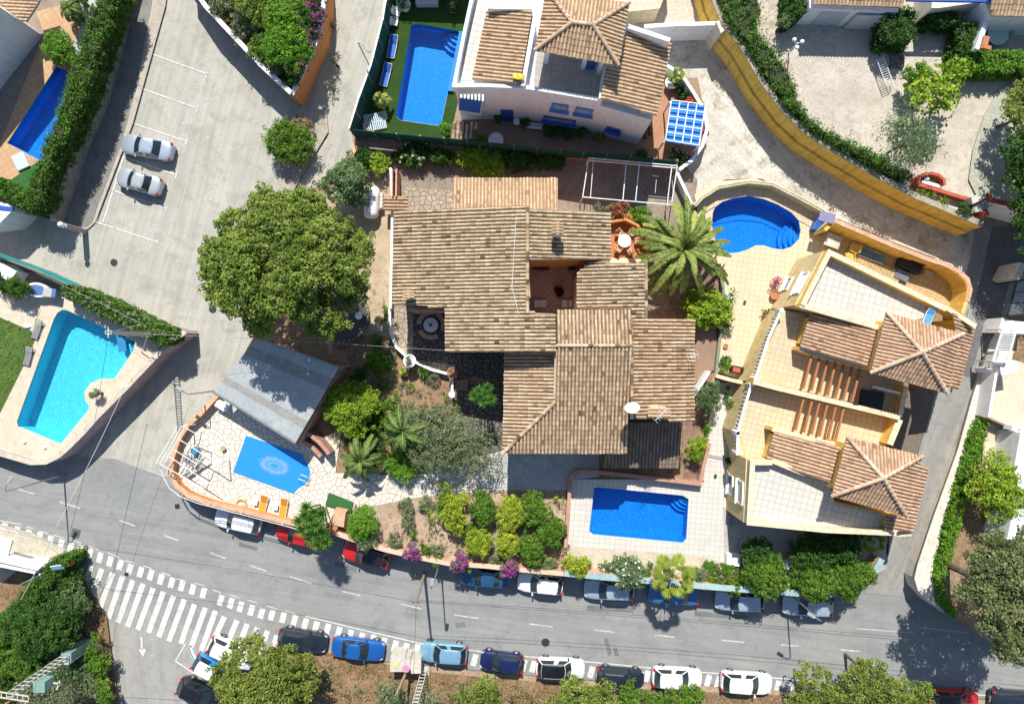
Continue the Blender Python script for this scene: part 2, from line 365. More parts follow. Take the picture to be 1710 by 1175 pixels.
def cap(p, q, mat, parent, r=.12, seg=.4, seed=0, name='ridge_cap', lift=.03):
    rs = random.Random(seed); p = Vector(p)+Vector((0, 0, lift)); q = Vector(q)+Vector((0, 0, lift)); L = (q-p).length; n = max(1, int(L/seg)); d = (q-p)/n
    u = d.normalized(); s = u.cross(Vector((0, 0, 1))).normalized(); w = s.cross(u); mb = MB()
    for i in range(n):
        a = p+d*i; b = p+d*(i+1.08); vs = []
        for c, rr, e in ((a, r*1.12, .025), (b, r*.92, 0)):
            vs += [c + s*(rr*math.cos(t)) + w*(rr*math.sin(t)*.9+e) for t in [PI*j/7 for j in range(8)]]
        mb.add(vs, [(j, j+1, j+9, j+8) for j in range(7)] + [tuple(range(7, -1, -1)), tuple(range(8, 16))], 0, rs.random())
    return mb.build(name, mat, parent, smooth=True)
# ---------------- foliage ----------------
def leaves(C, rad, per, size, seed, crnd=None, up=.55, flat=1.0, asp=.5):
    """C (k,3) clump centres, rad clump radius -> quads"""
    rs = np.random.RandomState(seed); k = len(C); n = k*per
    rad = np.broadcast_to(np.asarray(rad, dtype=float), (k,))
    dirs = rs.normal(size=(n, 3)); dirs /= np.linalg.norm(dirs, axis=1)[:, None]
    rr = rs.uniform(.35, 1, n)**.6
    off = dirs*rr[:, None]*np.repeat(rad, per)[:, None]; off[:, 2] *= flat
    P = np.repeat(C, per, 0) + off
    nrm = dirs*.8 + rs.normal(size=(n, 3))*.6; nrm[:, 2] = np.abs(nrm[:, 2]) + up; nrm /= np.linalg.norm(nrm, axis=1)[:, None]
    t = np.cross(nrm, rs.normal(size=(n, 3))); t /= np.linalg.norm(t, axis=1)[:, None]; b = np.cross(nrm, t)
    s = size*rs.uniform(.6, 1.35, n); a = t*s[:, None]*.5; c = b*(s*asp)[:, None]
    V = np.stack([P-a, P-c*.8+a*.1, P+a, P+c*.8+a*.1], 1).reshape(-1, 3)
    F = np.arange(4*n).reshape(n, 4)
    cr = rs.uniform(0, 1, k) if crnd is None else crnd
    rnd = np.clip(np.repeat(cr, per)*.65 + rs.uniform(-.05, .45, n), 0, 1)
    return V, F, rnd
def lobes_disc(cx, cy, rx, ry, z0, z1, n, lr, seed, outline=None):
    """lobe centres spread under a dome"""
    rs = np.random.RandomState(seed); L = []; tries = 0
    while len(L) < n and tries < n*60:
        tries += 1; a = rs.uniform(0, 2*PI); r = math.sqrt(rs.uniform(0, 1)); x, y = r*math.cos(a), r*math.sin(a)
        X, Y = cx + x*(rx-lr*.5), cy + y*(ry-lr*.5)
        if outline is not None and not inside(X, Y, outline): continue
        if any((X-l[0])**2+(Y-l[1])**2 < (lr*.62)**2 for l in L) and tries < n*40: continue
        h = z0 + (z1-z0-lr*.6)*math.sqrt(max(0, 1-(r*.92)**2))*rs.uniform(.78, 1)
        L.append((X, Y, max(h, z0), lr*rs.uniform(.5, 1.15)))
    return L
def inside(x, y, P):
    c = False; j = len(P)-1
    for i in range(len(P)):
        if (P[i][1] > y) != (P[j][1] > y) and x < (P[j][0]-P[i][0])*(y-P[i][1])/(P[j][1]-P[i][1])+P[i][0]: c = not c
        j = i
    return c
def crown_from(L, cr, per, size, seed, dens=1.0, flat=.75, shell=.75, up=.55, asp=.5):
    rs = np.random.RandomState(seed); C = []; CR = []
    for (x, y, z, r) in L:
        k = max(3, int(dens*6.5*(r/cr)**2*.6)); d = rs.normal(size=(k, 3)); d[:, 2] = np.abs(d[:, 2])*1.0-.25; d /= np.linalg.norm(d, axis=1)[:, None]
        rad = r*(rs.uniform(shell-.1, 1.05, k) + (rs.uniform(size=k) < .2)*rs.uniform(.1, .5, k))[:, None]; p = np.array([x, y, z]) + d*rad*np.array([1, 1, flat]); C.append(p)
        CR.append(np.clip(rs.uniform(0, 1)*.4 + rs.uniform(-.05, .65, k), 0, 1))
    C = np.concatenate(C); CR = np.concatenate(CR)
    return leaves(C, cr*rs.uniform(.7, 1.2, len(C)), per, size, seed+1, CR, up=up, asp=asp), C
def limbs(mb, base, top, L, r0, seed, n=8):
    rs = random.Random(seed); base = Vector(base); top = Vector(top)
    mid = base.lerp(top, .5) + Vector((rs.uniform(-.15, .15), rs.uniform(-.15, .15), 0))
    mb.tube(base, mid, r0*1.15, r0*.85, n); mb.tube(mid, top, r0*.85, r0*.6, n)
    for (x, y, z, r) in L:
        a = top.lerp(base, rs.uniform(0, .25)); e = Vector((x, y, z-.1*r)); m = a.lerp(e, .55) + Vector((0, 0, -.12*(e-a).length*rs.random()))
        w = r0*rs.uniform(.28, .45); mb.tube(a, m, w, w*.65, 5); mb.tube(m, e, w*.65, w*.22, 5)
        for q in range(2):
            f = e + Vector((rs.uniform(-1, 1), rs.uniform(-1, 1), rs.uniform(0, .8)))*r*.75; mb.tube(m.lerp(e, .6), f, w*.35, w*.12, 4)
def tree(px, py, rpx, zb, zt, mat, label, cat='tree', name='tree', group=None, lobes=9, lr=None, cr=.32, per=26, leaf=.17, seed=1, ry=None, dens=1.0,
         trunk=.14, bark='bark', low=.35, outline=None, flat=.75, flower=None, fl=.1, shell=.75, up=.55, asp=.5):
    """(px,py) centre of the crown as seen; rpx its radius in photo pixels"""
    zc = zb + (zt-zb)*.62; c = G(px, py, zc); k = (H-zc)/H/19; rx = rpx*k; ryy = (ry or rpx)*k
    rt = root(name, (c.x, c.y, zb), label, cat, group)
    lr = lr or rx*.5; ol = [tuple(G(a, b, zc)[:2]) for a, b in outline] if outline else None
    L = lobes_disc(c.x, c.y, rx, ryy, zb + (zt-zb)*low, zt, lobes, lr, seed, ol)
    (V, F, rn), C = crown_from(L, cr, per, leaf, seed+3, dens, flat, shell, up, asp)
    npmesh('crown', V, F, rn, mat, rt)
    mb = MB(); limbs(mb, (c.x, c.y, zb-.05), (c.x, c.y, zb+(zt-zb)*(low+.1)), L, trunk, seed); mb.build('trunk', MATS[bark], rt)
    if flower:
        rs = np.random.RandomState(seed+9); up_ = C[rs.uniform(size=len(C)) < fl]; up_ = up_ + np.array([0, 0, cr*.6])
        if len(up_):
            V, F, rn = leaves(up_, cr*.55, 12, leaf*.9, seed+10, asp=.8); npmesh('blossom', V, F, rn, flower, rt)
    return rt
def hedge(pts, zt, zb, mat, label, name='hedge', cat='hedge', group=None, seed=1, cr=.22, per=24, leaf=.13, dens=1.5, wob=.12, core=True, flower=None, fl=.05):
    P = xy(pts, zt); cx = sum(p[0] for p in P)/len(P); cy = sum(p[1] for p in P)/len(P)
    rt = root(name, (cx, cy, zb), label, cat, group); rs = np.random.RandomState(seed)
    xs = [p[0] for p in P]; ys = [p[1] for p in P]; A = (max(xs)-min(xs))*(max(ys)-min(ys)); C = []
    n = int(A/(cr*cr)*.9*dens)
    X = rs.uniform(min(xs), max(xs), n); Y = rs.uniform(min(ys), max(ys), n)
    for x, y in zip(X, Y):
        if inside(x, y, P): C.append((x, y, zt - cr*.5 + wob*math.sin(x*2.1+seed)*math.cos(y*1.7) + rs.uniform(-wob, wob)))
    m = len(P)
    for i in range(m):
        a, b = P[i], P[(i+1) % m]; L = math.hypot(b[0]-a[0], b[1]-a[1]); k = int(L*(zt-zb)/(cr*cr)*.45*dens)
        for _ in range(k):
            t = rs.uniform(); C.append((a[0]+(b[0]-a[0])*t + rs.uniform(-.1, .1), a[1]+(b[1]-a[1])*t + rs.uniform(-.1, .1), rs.uniform(zb+.1, zt-.1)))
    C = np.array(C); V, F, rn = leaves(C, cr*rs.uniform(.7, 1.3, len(C)), per, leaf, seed+1)
    npmesh('foliage', V, F, rn, mat, rt)
    if core: MB().prism(inset(P, .14), zb-.02, zt-cr*.9).build('branches', MATS['twigs'], rt)
    if flower:
        U = C[rs.uniform(size=len(C)) < fl] + np.array([0, 0, cr*.7]); V, F, rn = leaves(U, cr*.6, 14, leaf*.9, seed+10, asp=.8); npmesh('blossom', V, F, rn, flower, rt)
    return rt
def blade_quads(p0, d, up, L, w, droop, n=4, fold=0):
    """a drooping blade from p0"""
    pts = []; p = Vector(p0); dd = Vector(d).normalized(); st = L/n
    for i in range(n+1):
        pts.append(p.copy()); p = p + dd*st; dd = (dd + Vector((0, 0, -droop/n))).normalized()
    s = dd.cross(Vector((0, 0, 1)))
    s = s.normalized() if s.length > 1e-3 else Vector((1, 0, 0))
    ws = [w*(.5+.5*math.sin(PI*min(1, (i/n)*.85+.15))) * (1 if i < n else .12) for i in range(n+1)]
    V = []; F = []
    for q, ww in zip(pts, ws): V += [q - s*ww/2, q + s*ww/2]
    for i in range(n): F.append((2*i, 2*i+1, 2*i+3, 2*i+2))
    return V, F, pts, s
def palm(px, py, rpx, zb, zt, mats, label, name='palm_tree', cat='palm', nfr=46, seed=1, trunk=.28, leafw=.045, dens=40, group=None, inner=None, droop=1.0, lw=.5):
    """feather palm; (px,py) crown centre as seen at zt"""
    c = G(px, py, zt); R_ = rpx*(H-zt)/H/19; rs = random.Random(seed)
    rt = root(name, (c.x, c.y, zb), label, cat, group); mb = MB()
    n = 9
    for i in range(n):
        a = zb-.03+(zt-.2-zb)*i/n; b = zb-.03+(zt-.2-zb)*(i+1)/n; mb.tube((c.x, c.y, a), (c.x, c.y, b), trunk*1.12, trunk*.95, 10)
    mb.build('trunk', MATS['bark'], rt)
    V = []; F = []; Rn = []; RV = MB()
    for i in range(nfr):
        az = i*2.39996 + rs.uniform(-.35, .35); lvl = i/nfr; el = R(78 - 88*lvl**.8 + rs.uniform(-11, 11))
        L = R_*(1.12 if lvl > .2 else .8)*rs.uniform(.72, 1.1)
        d = Vector((math.cos(az)*math.cos(el), math.sin(az)*math.cos(el), math.sin(el))); p = Vector((c.x, c.y, zt-.25)) ; seg = 12; st = L*1.12/seg; pts = [p.copy()]; dirs = [d.copy()]
        for j in range(seg):
            p = p + d*st; d = (d + Vector((0, 0, -.14*droop*(1+.8*(1-lvl))))).normalized(); pts.append(p.copy()); dirs.append(d.copy())
        base = rs.uniform(0, 1); lr_ = base*.5
        for a, b in zip(pts, pts[1:]): RV.tube(a, b, .025, .018, 4)
        nl = int(dens)
        for j in range(nl):
            t = .1 + .9*j/nl; f = t*seg; k = min(seg-1, int(f)); q = pts[k].lerp(pts[k+1], f-k); dd = dirs[k]
            s = dd.cross(Vector((0, 0, 1))).normalized(); ll = lw*math.sin(PI*(.16+.80*t))**.7*rs.uniform(.85, 1.1)*R_/3.2
            for sg in (-1, 1):
                e = q + (s*sg*.85 + dd*.75 + Vector((0, 0, -.12+rs.uniform(-.1, .3)))).normalized()*ll
                wv = dd*leafw; m_ = q.lerp(e, .5) + Vector((0, 0, .03)); b0 = len(V)
                V += [q - wv*.5, q + wv*.5, m_ + wv*.75, m_ - wv*.75, e]
                F += [(b0, b0+1, b0+2, b0+3), (b0+3, b0+2, b0+4, b0+4)]; v = min(1, max(0, lr_ + rs.uniform(0, .5) + (.1 if t > .85 else 0))); Rn += [v, v]
    F = [f for f in F]; F3 = np.array([[f[0], f[1], f[2], f[3]] for f in F if f[2] != f[3]]); 
    # tips as quads need 4 distinct verts: use triangles in own mesh
    mbx = MB(); mbx.v = [tuple(v) for v in V]; mbx.f = [f if f[2] != f[3] else f[:3] for f in F]; mbx.m = [0]*len(F); mbx.r = Rn
    fr = mbx.build('fronds', mats, rt); RV.build('stalk', MATS['stalk'], fr)
    if inner:
        V, F, rn = leaves(np.array([[c.x+rs.uniform(-.3, .3), c.y+rs.uniform(-.3, .3), zt-.1] for _ in range(10)]), .22, 20, .12, seed); npmesh('blossom', V, F, rn, inner, rt)
    return rt
def yucca(px, py, rpx, zb, zt, mat, label, heads=7, L=.55, seed=1, name='yucca', cat='plant', group=None, nl=46, w=.045, spread=None, pot=None):
    c = G(px, py, zt); k = (H-zt)/H/19; R_ = rpx*k; rs = random.Random(seed)
    rt = root(name, (c.x, c.y, zb), label, cat, group); mb = MB(); st = MB()
    for h in range(heads):
        a = h*2.4; r = (R_-L*.8)*math.sqrt((h+.3)/heads) if heads > 1 else 0; q = Vector((c.x + r*math.cos(a), c.y + r*math.sin(a), zt - .25 - rs.uniform(0, .5)*(zt-zb)*.3*(r/R_ if R_ else 0)))
        st.tube((c.x + (q.x-c.x)*.2, c.y+(q.y-c.y)*.2, zb-.03), q, .07, .05, 6)
        for i in range(nl):
            az = i*2.39996; el = R(80-80*(i/nl)); d = Vector((math.cos(az)*math.cos(el), math.sin(az)*math.cos(el), math.sin(el)))
            V, F, _, _ = blade_quads(q, d, None, L*rs.uniform(.8, 1.1), w, .9*(i/nl), 3); mb.add(V, F, 0, rs.random())
    mb.build('leaves', mat, rt); st.build('stem', MATS['bark'], rt)
    return rt
# ================= materials =================
A = mground('asphalt_street', (.245,.252,.247), (.285,.288,.28), (.22,.228,.226), s=.12, fine=14, bs=.35, amt=.4, streak=R(9))
A2 = mground('asphalt_parking', (.37,.36,.315), (.45,.44,.385), (.31,.30,.265), s=.16, fine=9, bs=.3, amt=.3, streak=R(-75))
A3 = mground('asphalt_lane', (.27,.265,.25), (.32,.31,.29), (.235,.23,.22), s=.3, fine=9, bs=.3, amt=.3, streak=R(-70))
A4 = mground('asphalt_side', (.30,.295,.272), (.35,.342,.315), (.27,.265,.245), s=.2, fine=12, bs=.3, streak=R(85))
CONC = mground('concrete_drive', (.49,.455,.395), (.63,.60,.53), (.27,.235,.185), s=.28, fine=5, bs=.3, amt=.4, streak=R(48), blot=.35)
CONCP = mground('concrete_pale', (.46,.43,.37), (.55,.52,.46), (.38,.35,.3), s=.5, fine=8, bs=.2, amt=.2)
KERB = mground('kerb_concrete', (.40,.37,.31), (.5,.47,.4), (.3,.28,.24), s=.6, fine=8, bs=.3)
EARTH = mground('dry_earth', (.26,.17,.10), (.36,.25,.16), (.16,.11,.065), s=.5, fine=5, bs=.9, amt=.7)
SCRUB = mground('scrub_earth', (.20,.125,.065), (.30,.20,.12), (.10,.085,.04), s=.6, fine=4, bs=1, amt=.9)
SAND = mground('sandy_gravel', (.42,.32,.21), (.5,.40,.28), (.33,.25,.16), s=.5, fine=8, bs=.5, amt=.4)
GRAVEL = mground('grey_gravel', (.47,.42,.35), (.57,.52,.44), (.40,.35,.28), s=.4, fine=10, bs=.8, amt=.6)
GRAVB = mground('blue_gravel', (.40,.42,.42), (.5,.52,.51), (.34,.35,.34), s=.6, fine=9, bs=.5, amt=.4)
DARKP = mground('dark_paving', (.25,.20,.165), (.31,.255,.21), (.18,.145,.115), s=.5, fine=8, bs=.4)
CRW = mcrazy('white_crazy_paving', (.62,.58,.50), (.71,.68,.61), (.33,.26,.19), size=.46, width=.035)
CRG = mcrazy('grey_crazy_paving', (.34,.28,.21), (.45,.38,.29), (.16,.13,.10), size=.45, width=.05)
CRD = mcrazy('shaded_dark_paving', (.12,.112,.098), (.2,.185,.16), (.045,.04,.035), size=.45, width=.07)  # dark stones, darkened further to carry the house's shade
CREAMT = mtile('cream_tiles', (.60,.49,.33), (.66,.55,.38), (.44,.34,.22), size=.45, rot=R(8), gap=.03)
PALET = mtile('pale_tiles', (.55,.53,.475), (.60,.58,.53), (.38,.355,.31), size=.45, rot=R(4), gap=.028)
WHITET = mtile('white_terrace_tiles', (.55,.53,.475), (.60,.58,.53), (.36,.33,.28), size=.5, rot=R(14), gap=.04)
PINKT = mtile('pink_terrace_tiles', (.56,.465,.30), (.61,.515,.35), (.33,.265,.17), size=.45, rot=R(14), gap=.03)
YELT = mtile('ochre_tiles', (.47,.32,.15), (.53,.38,.2), (.27,.17,.08), size=.5, rot=R(24), gap=.025)
GREYT = mtile('grey_terrace_tiles', (.36,.33,.30), (.41,.385,.35), (.22,.2,.18), size=.45, rot=R(8), gap=.025)
TERRAT = mtile('terracotta_tiles', (.36,.17,.09), (.43,.22,.12), (.24,.12,.07), size=.35, rot=R(20), gap=.02)
BROWNT = mtile('brown_tiles', (.26,.17,.11), (.31,.21,.14), (.18,.11,.08), size=.3, rot=R(10), gap=.02)
ORT = mtile('orange_deck_tiles', (.47,.28,.15), (.54,.34,.19), (.36,.2,.11), size=.5, rot=R(-33), gap=.03)
ORD = mtile('patio_clay', (.42,.16,.05), (.46,.19,.065), (.33,.12,.04), size=.4, rot=R(10), gap=.015)
DIAM = mtile('courtyard_tiles', (.50,.31,.26), (.56,.36,.3), (.70,.52,.44), size=.36, rot=R(45), gap=.035)
STEP = mground('grass_turf', (.05,.10,.02), (.10,.17,.035), (.15,.15,.06), s=.8, fine=12, bs=.8, amt=.6)
TURF = mground('artificial_turf', (.022,.06,.010), (.03,.075,.013), None, s=1, fine=20, bs=.5, amt=.4)
TURFG = mground('green_carpet', (.03,.12,.03), (.04,.14,.04), None, s=1, fine=20, bs=.5, amt=.4)
MARK = mground('road_paint', (.55,.56,.54), (.64,.65,.62), (.38,.39,.38), s=1.1, fine=7, bs=.1, amt=.35)
MARKW = mground('worn_paint', (.42,.43,.42), (.55,.56,.54), (.3,.3,.3), s=1.6, fine=9, bs=.1, amt=.5)
WHITE = mground('white_render', (.80,.80,.82), (.84,.84,.85), (.66,.66,.66), s=.5, fine=4, bs=.1, amt=.08, drip=.22, blot=.06)
WHITEP = mplain('white_paint', (.78,.78,.78), .4)
CREAM = mground('cream_render', (.62,.54,.37), (.7,.62,.44), (.5,.42,.28), s=.5, fine=4, bs=.12, amt=.12, drip=.4)
PALEY = mground('pale_yellow_render', (.62,.49,.24), (.69,.56,.30), (.5,.38,.17), s=.35, fine=4, bs=.12, amt=.15, drip=.5)
YELLOW = mground('yellow_render', (.74,.47,.11), (.80,.53,.15), (.6,.37,.09), s=.35, fine=4, bs=.12, amt=.15, drip=.45)
YELG = mground('yellow_wall_paint', (.74,.50,.10), (.80,.55,.13), (.55,.37,.09), s=.3, fine=4, bs=.15, amt=.2, drip=.7)
PINK = mground('pink_render', (.42,.24,.18), (.5,.3,.22), (.33,.18,.13), s=.6, fine=5, bs=.2, amt=.2)
SALMON = mground('salmon_render', (.58,.34,.22), (.66,.42,.28), (.45,.25,.16), s=.7, fine=5, bs=.25, amt=.25, drip=.5)
ORANGE = mground('orange_render', (.60,.25,.09), (.65,.29,.11), (.5,.2,.07), s=.5, fine=4, bs=.15, amt=.12)
REDW = mground('red_wall_paint', (.42,.09,.05), (.48,.12,.07), (.33,.07,.04), s=.7, fine=5, bs=.2)
ROUGHW = mground('rough_grey_render', (.26,.245,.215), (.36,.34,.30), (.17,.16,.14), s=1.2, fine=9, bs=.6, amt=.6, drip=.4)
STONEW = mcrazy('stone_wall', (.2,.18,.15), (.3,.27,.22), (.07,.06,.05), size=.3, width=.08)
LILAC = mground('lilac_render', (.36,.30,.31), (.44,.37,.38), (.28,.23,.23), s=.5, fine=5, bs=.3, amt=.25)
BEIGEW = mground('beige_render', (.60,.55,.47), (.68,.63,.55), (.5,.45,.38), s=.5, fine=4, bs=.2, amt=.2)
TEALW = mground('teal_wall_cap', (.27,.40,.40), (.36,.48,.47), (.22,.32,.32), s=.5, fine=5, bs=.2)
BLUEP = mplain('blue_paint', (.03,.10,.42), .45)
BLUEC = mplain('blue_cloth', (.03,.13,.5), .8, var=.2)
SKYB = mplain('sky_blue_shade', (.015,.20,.68), .7)
GREENM = mground('green_mesh', (.012,.075,.065), (.018,.10,.085), (.01,.055,.05), s=.8, fine=20, bs=.6, amt=.5)
TEALM = mground('teal_mesh', (.02,.24,.24), (.03,.30,.29), None, s=.8, fine=20, bs=.6, amt=.5)
mplain('eave', (.38,.28,.2), .9)
mplain('twigs', (.035,.04,.018), .9)
BARK = mground('bark', (.12,.09,.065), (.2,.155,.115), (.07,.055,.04), s=2, fine=14, bs=1, amt=.6)
mplain('stalk', (.28,.30,.10), .6)
GLASS = mplain('window_glass', (.03,.05,.06), .06, 0, .8, var=.1)
GLASST = mplain('car_glass', (.018,.028,.032), .05, 0, .9, var=.2)
METAL = mplain('galvanised_metal', (.42,.44,.45), .4, .7)
METALW = mplain('white_metal', (.72,.73,.74), .35)
DARKM = mplain('dark_metal', (.05,.05,.05), .5, .4)
BLACK = mplain('black_plastic', (.02,.02,.022), .4)
RUBBER = mplain('tyre_rubber', (.02,.02,.02), .85)
WOOD = mplain('weathered_wood', (.30,.24,.18), .85, var=.35, s=6)
WOODR = mplain('reddish_beam', (.36,.15,.055), .6, var=.2)
WOODL = mplain('pale_wood', (.46,.33,.17), .8, var=.3, s=5)
TERRA = mplain('terracotta', (.42,.17,.08), .8)
CORR = mground('fibre_cement', (.36,.395,.40), (.42,.45,.455), (.32,.35,.355), s=.5, fine=6, bs=.2, amt=.2)
PLAST = mplain('white_plastic', (.74,.75,.76), .4)
GREYP = mplain('grey_plastic', (.3,.31,.31), .5)
ORANGEC = mplain('orange_cloth', (.72,.30,.02), .8)
REDL = mplain('red_lamp_lens', (.45,.01,.012), .2)
LENS = mplain('clear_lamp_lens', (.5,.53,.55), .12)
RIM = mplain('alloy', (.35,.36,.37), .35, .7)
ROOF1 = mroof('old_clay_tiles', [(.08,.058,.04), (.25,.18,.115), (.45,.335,.215), (.55,.43,.285), (.65,.53,.37)], lam=.6, ls=.7)
ROOF2 = mroof('sand_clay_tiles', [(.22,.14,.09), (.44,.30,.185), (.57,.41,.26), (.66,.5,.33)], lam=.4)
ROOF3 = mroof('salmon_clay_tiles', [(.20,.115,.07), (.41,.26,.165), (.54,.36,.24), (.63,.45,.31)], lam=.5)
ROOF4 = mroof('mixed_clay_tiles', [(.08,.055,.035), (.29,.195,.12), (.47,.33,.21), (.56,.42,.28), (.66,.52,.36)], lam=.5, ls=1.2)
ROOF5 = mroof('rusty_clay_tiles', [(.09,.055,.035), (.35,.21,.12), (.50,.36,.23), (.62,.49,.34)], lam=.55)
ROOF6 = mroof('shaded_clay_tiles', [(.16,.12,.09), (.26,.2,.15), (.36,.28,.2)], lam=.7)  # tile tones darkened for the shade below the higher roof
RCAP = mroof('ridge_tiles', [(.46,.32,.22), (.58,.43,.31), (.64,.5,.37)], lam=.3)
L_PINE = mleaf('pine_needles', (.04,.075,.012), (.14,.205,.033), (.35,.41,.09))
L_PINE2 = mleaf('pine_needles_warm', (.04,.075,.012), (.15,.205,.035), (.35,.38,.09))
L_DARK = mleaf('dark_leaves', (.010,.035,.006), (.035,.10,.014), (.10,.20,.035))
L_MID = mleaf('green_leaves', (.022,.065,.008), (.09,.19,.018), (.23,.36,.04))
L_LIME = mleaf('lime_leaves', (.05,.11,.01), (.20,.32,.022), (.46,.55,.06))
L_YEL = mleaf('citrus_leaves', (.06,.12,.01), (.25,.34,.03), (.62,.60,.06))
L_OLIVE = mleaf('olive_leaves', (.05,.08,.035), (.16,.20,.10), (.36,.39,.25))
L_GREY = mleaf('grey_green_leaves', (.03,.07,.025), (.11,.18,.07), (.27,.34,.17))
L_DRY = mleaf('dry_grass', (.13,.085,.035), (.27,.19,.09), (.42,.34,.2))
L_HEDGE = mleaf('hedge_leaves', (.015,.05,.006), (.06,.15,.014), (.15,.27,.03))
L_HEDL = mleaf('light_hedge_leaves', (.03,.09,.006), (.11,.26,.018), (.26,.44,.045))
L_PALM = mleaf('palm_leaflets', (.05,.09,.02), (.23,.30,.07), (.60,.58,.17))
L_PALMD = mleaf('dark_palm_leaflets', (.025,.06,.012), (.09,.16,.035), (.25,.31,.09))
L_FAN = mleaf('fan_palm_leaf', (.10,.15,.02), (.22,.28,.04), (.38,.42,.09))
L_YUC = mleaf('yucca_blades', (.03,.10,.015), (.08,.20,.03), (.18,.34,.07))
L_MAG = mleaf('magenta_bracts', (.22,.01,.16), (.42,.02,.34), (.62,.08,.52))
L_PINKF = mleaf('pink_flowers', (.28,.05,.14), (.45,.12,.28), (.6,.3,.45))
L_RED = mleaf('red_flowers', (.35,.02,.01), (.6,.05,.03), (.7,.2,.1))
L_WHITEF = mleaf('white_flowers', (.6,.6,.5), (.75,.75,.68), (.8,.8,.78))
L_DEAD = mleaf('dark_red_leaves', (.02,.008,.006), (.05,.015,.01), (.2,.04,.02))

A_ST = mground('oily_asphalt', (.15,.155,.155), (.19,.195,.193), (.13,.135,.135), s=1.2, fine=14)
# ================= the setting =================
g = MB(); g.add([(-900,-900,-.03),(900,-900,-.03),(900,900,-.03),(-900,900,-.03)], [(0,1,2,3)]); props(g.build('ground', SCRUB), kind='structure')
S = dict(kind='structure')
# parking and upper-left road, side road, street: sheets
patch('parking_ground', [(-300,-400),(760,-400),(760,260),(640,420),(560,840),(280,840),(190,800),(100,800),(-300,700)], 0, A2)
patch('side_road', [(120,900),(420,1010),(600,1090),(560,1130),(380,1500),(200,1500),(195,1175),(186,1110),(178,1050),(150,985)], 0, A4)
street = patch('road', [(-400,560),(60,740),(140,762),(193,766),(272,796),(420,780),(900,900),(1400,940),(1440,986),(1530,989),(1700,1010),(2200,1060),(2200,1220),(1710,1168),(1330,1152),(1130,1140),(1000,1136),(880,1126),(780,1117),(640,1103),(540,1082),(470,1073),(345,1062),(140,968),(122,925),(90,905),(40,884),(0,872),(-400,760)], 0, A)
patch('road_patch', [(150,772),(193,770),(250,790),(225,845),(170,842),(135,805)], 0, mground('asphalt_repair', (.23,.24,.235), (.26,.27,.262), None, s=.3, fine=12))
for i_, q_ in enumerate(([(1008,1066),(1014,1064),(1022,1090),(1016,1096)],[(1024,1082),(1030,1080),(1035,1095),(1026,1094)],[(760,1040),(776,1038),(778,1046),(762,1048)],[(400,905),(430,913),(428,919),(398,911)],[(560,938),(596,948),(594,954),(558,944)],[(980,1010),(1060,1014),(1058,1022),(980,1019)],[(1160,1020),(1250,1028),(1248,1034),(1160,1027)])): patch('road_stain', q_, 0, A_ST if i_ else A_ST)
patch('road_shoulder', [(470,1075),(640,1105),(780,1119),(880,1128),(1000,1138),(1130,1142),(1330,1154),(1710,1171),(1710,1180),(1330,1162),(1000,1147),(780,1128),(620,1112),(470,1088)], 0, mground('dusty_shoulder', (.34,.25,.17), (.42,.33,.24), (.25,.18,.11), s=.8, fine=6, bs=.5, amt=.5))
# pavement at the far left of the street and its kerb
patch('pavement', [(-300,800),(0,877),(58,893),(118,925),(112,935),(60,935),(0,905),(-300,860)], 0, CONCP)
mb = MB(); mb.ribbon(xy([(-200,820),(0,876),(60,894),(122,926)], .12), .18, -.02, .12); props(mb.build('kerb', KERB), **S)
# --- painted markings, children of the road ---
mk = MB(); Z = .034
def stripe(mb, p, q, w, z=Z):
    a = G(*p, z); b = G(*q, z); d = (b-a).normalized(); s = Vector((-d.y, d.x, 0))*w/2
    mb.add([a-s, b-s, b+s, a+s], [(0,1,2,3)])
# block stripes along the lower edge: top anchors, each with the direction down-left
blocks = [(-18,866),(3,871),(24,877),(43,882),(62,886),(80,892),(98,898),(114,904),(130,908),(146,913),(163,920),(180,926),(197,932),(213,939),(231,944),(248,949),(265,956),(283,962),(300,967),(318,973),(336,979),(353,983)]
def bl(px, py, w=.5, L=.95, dx=-5, dy=18, mbb=mk):
    a = (px, py); b = (px+dx*L, py+dy*L); stripe(mbb, a, b, w)
for x, y in blocks[:-1]: bl(x+6, y+2)
row2 = [(371,993),(388,998),(404,1004),(422,1010),(439,1015),(456,1018),(475,1022),(494,1027),(512,1032),(530,1037),(549,1041),(568,1046),(587,1051),(606,1056),(625,1059),(643,1064),(662,1069),(680,1073),(698,1075),(795,1092),(877,1101),(893,1103),(990,1112),(1083,1119),(1185,1126),(1202,1128),(1301,1136),(1322,1138)]
for x, y in row2: bl(x, y, L=.95 if x < 600 else 1.05)
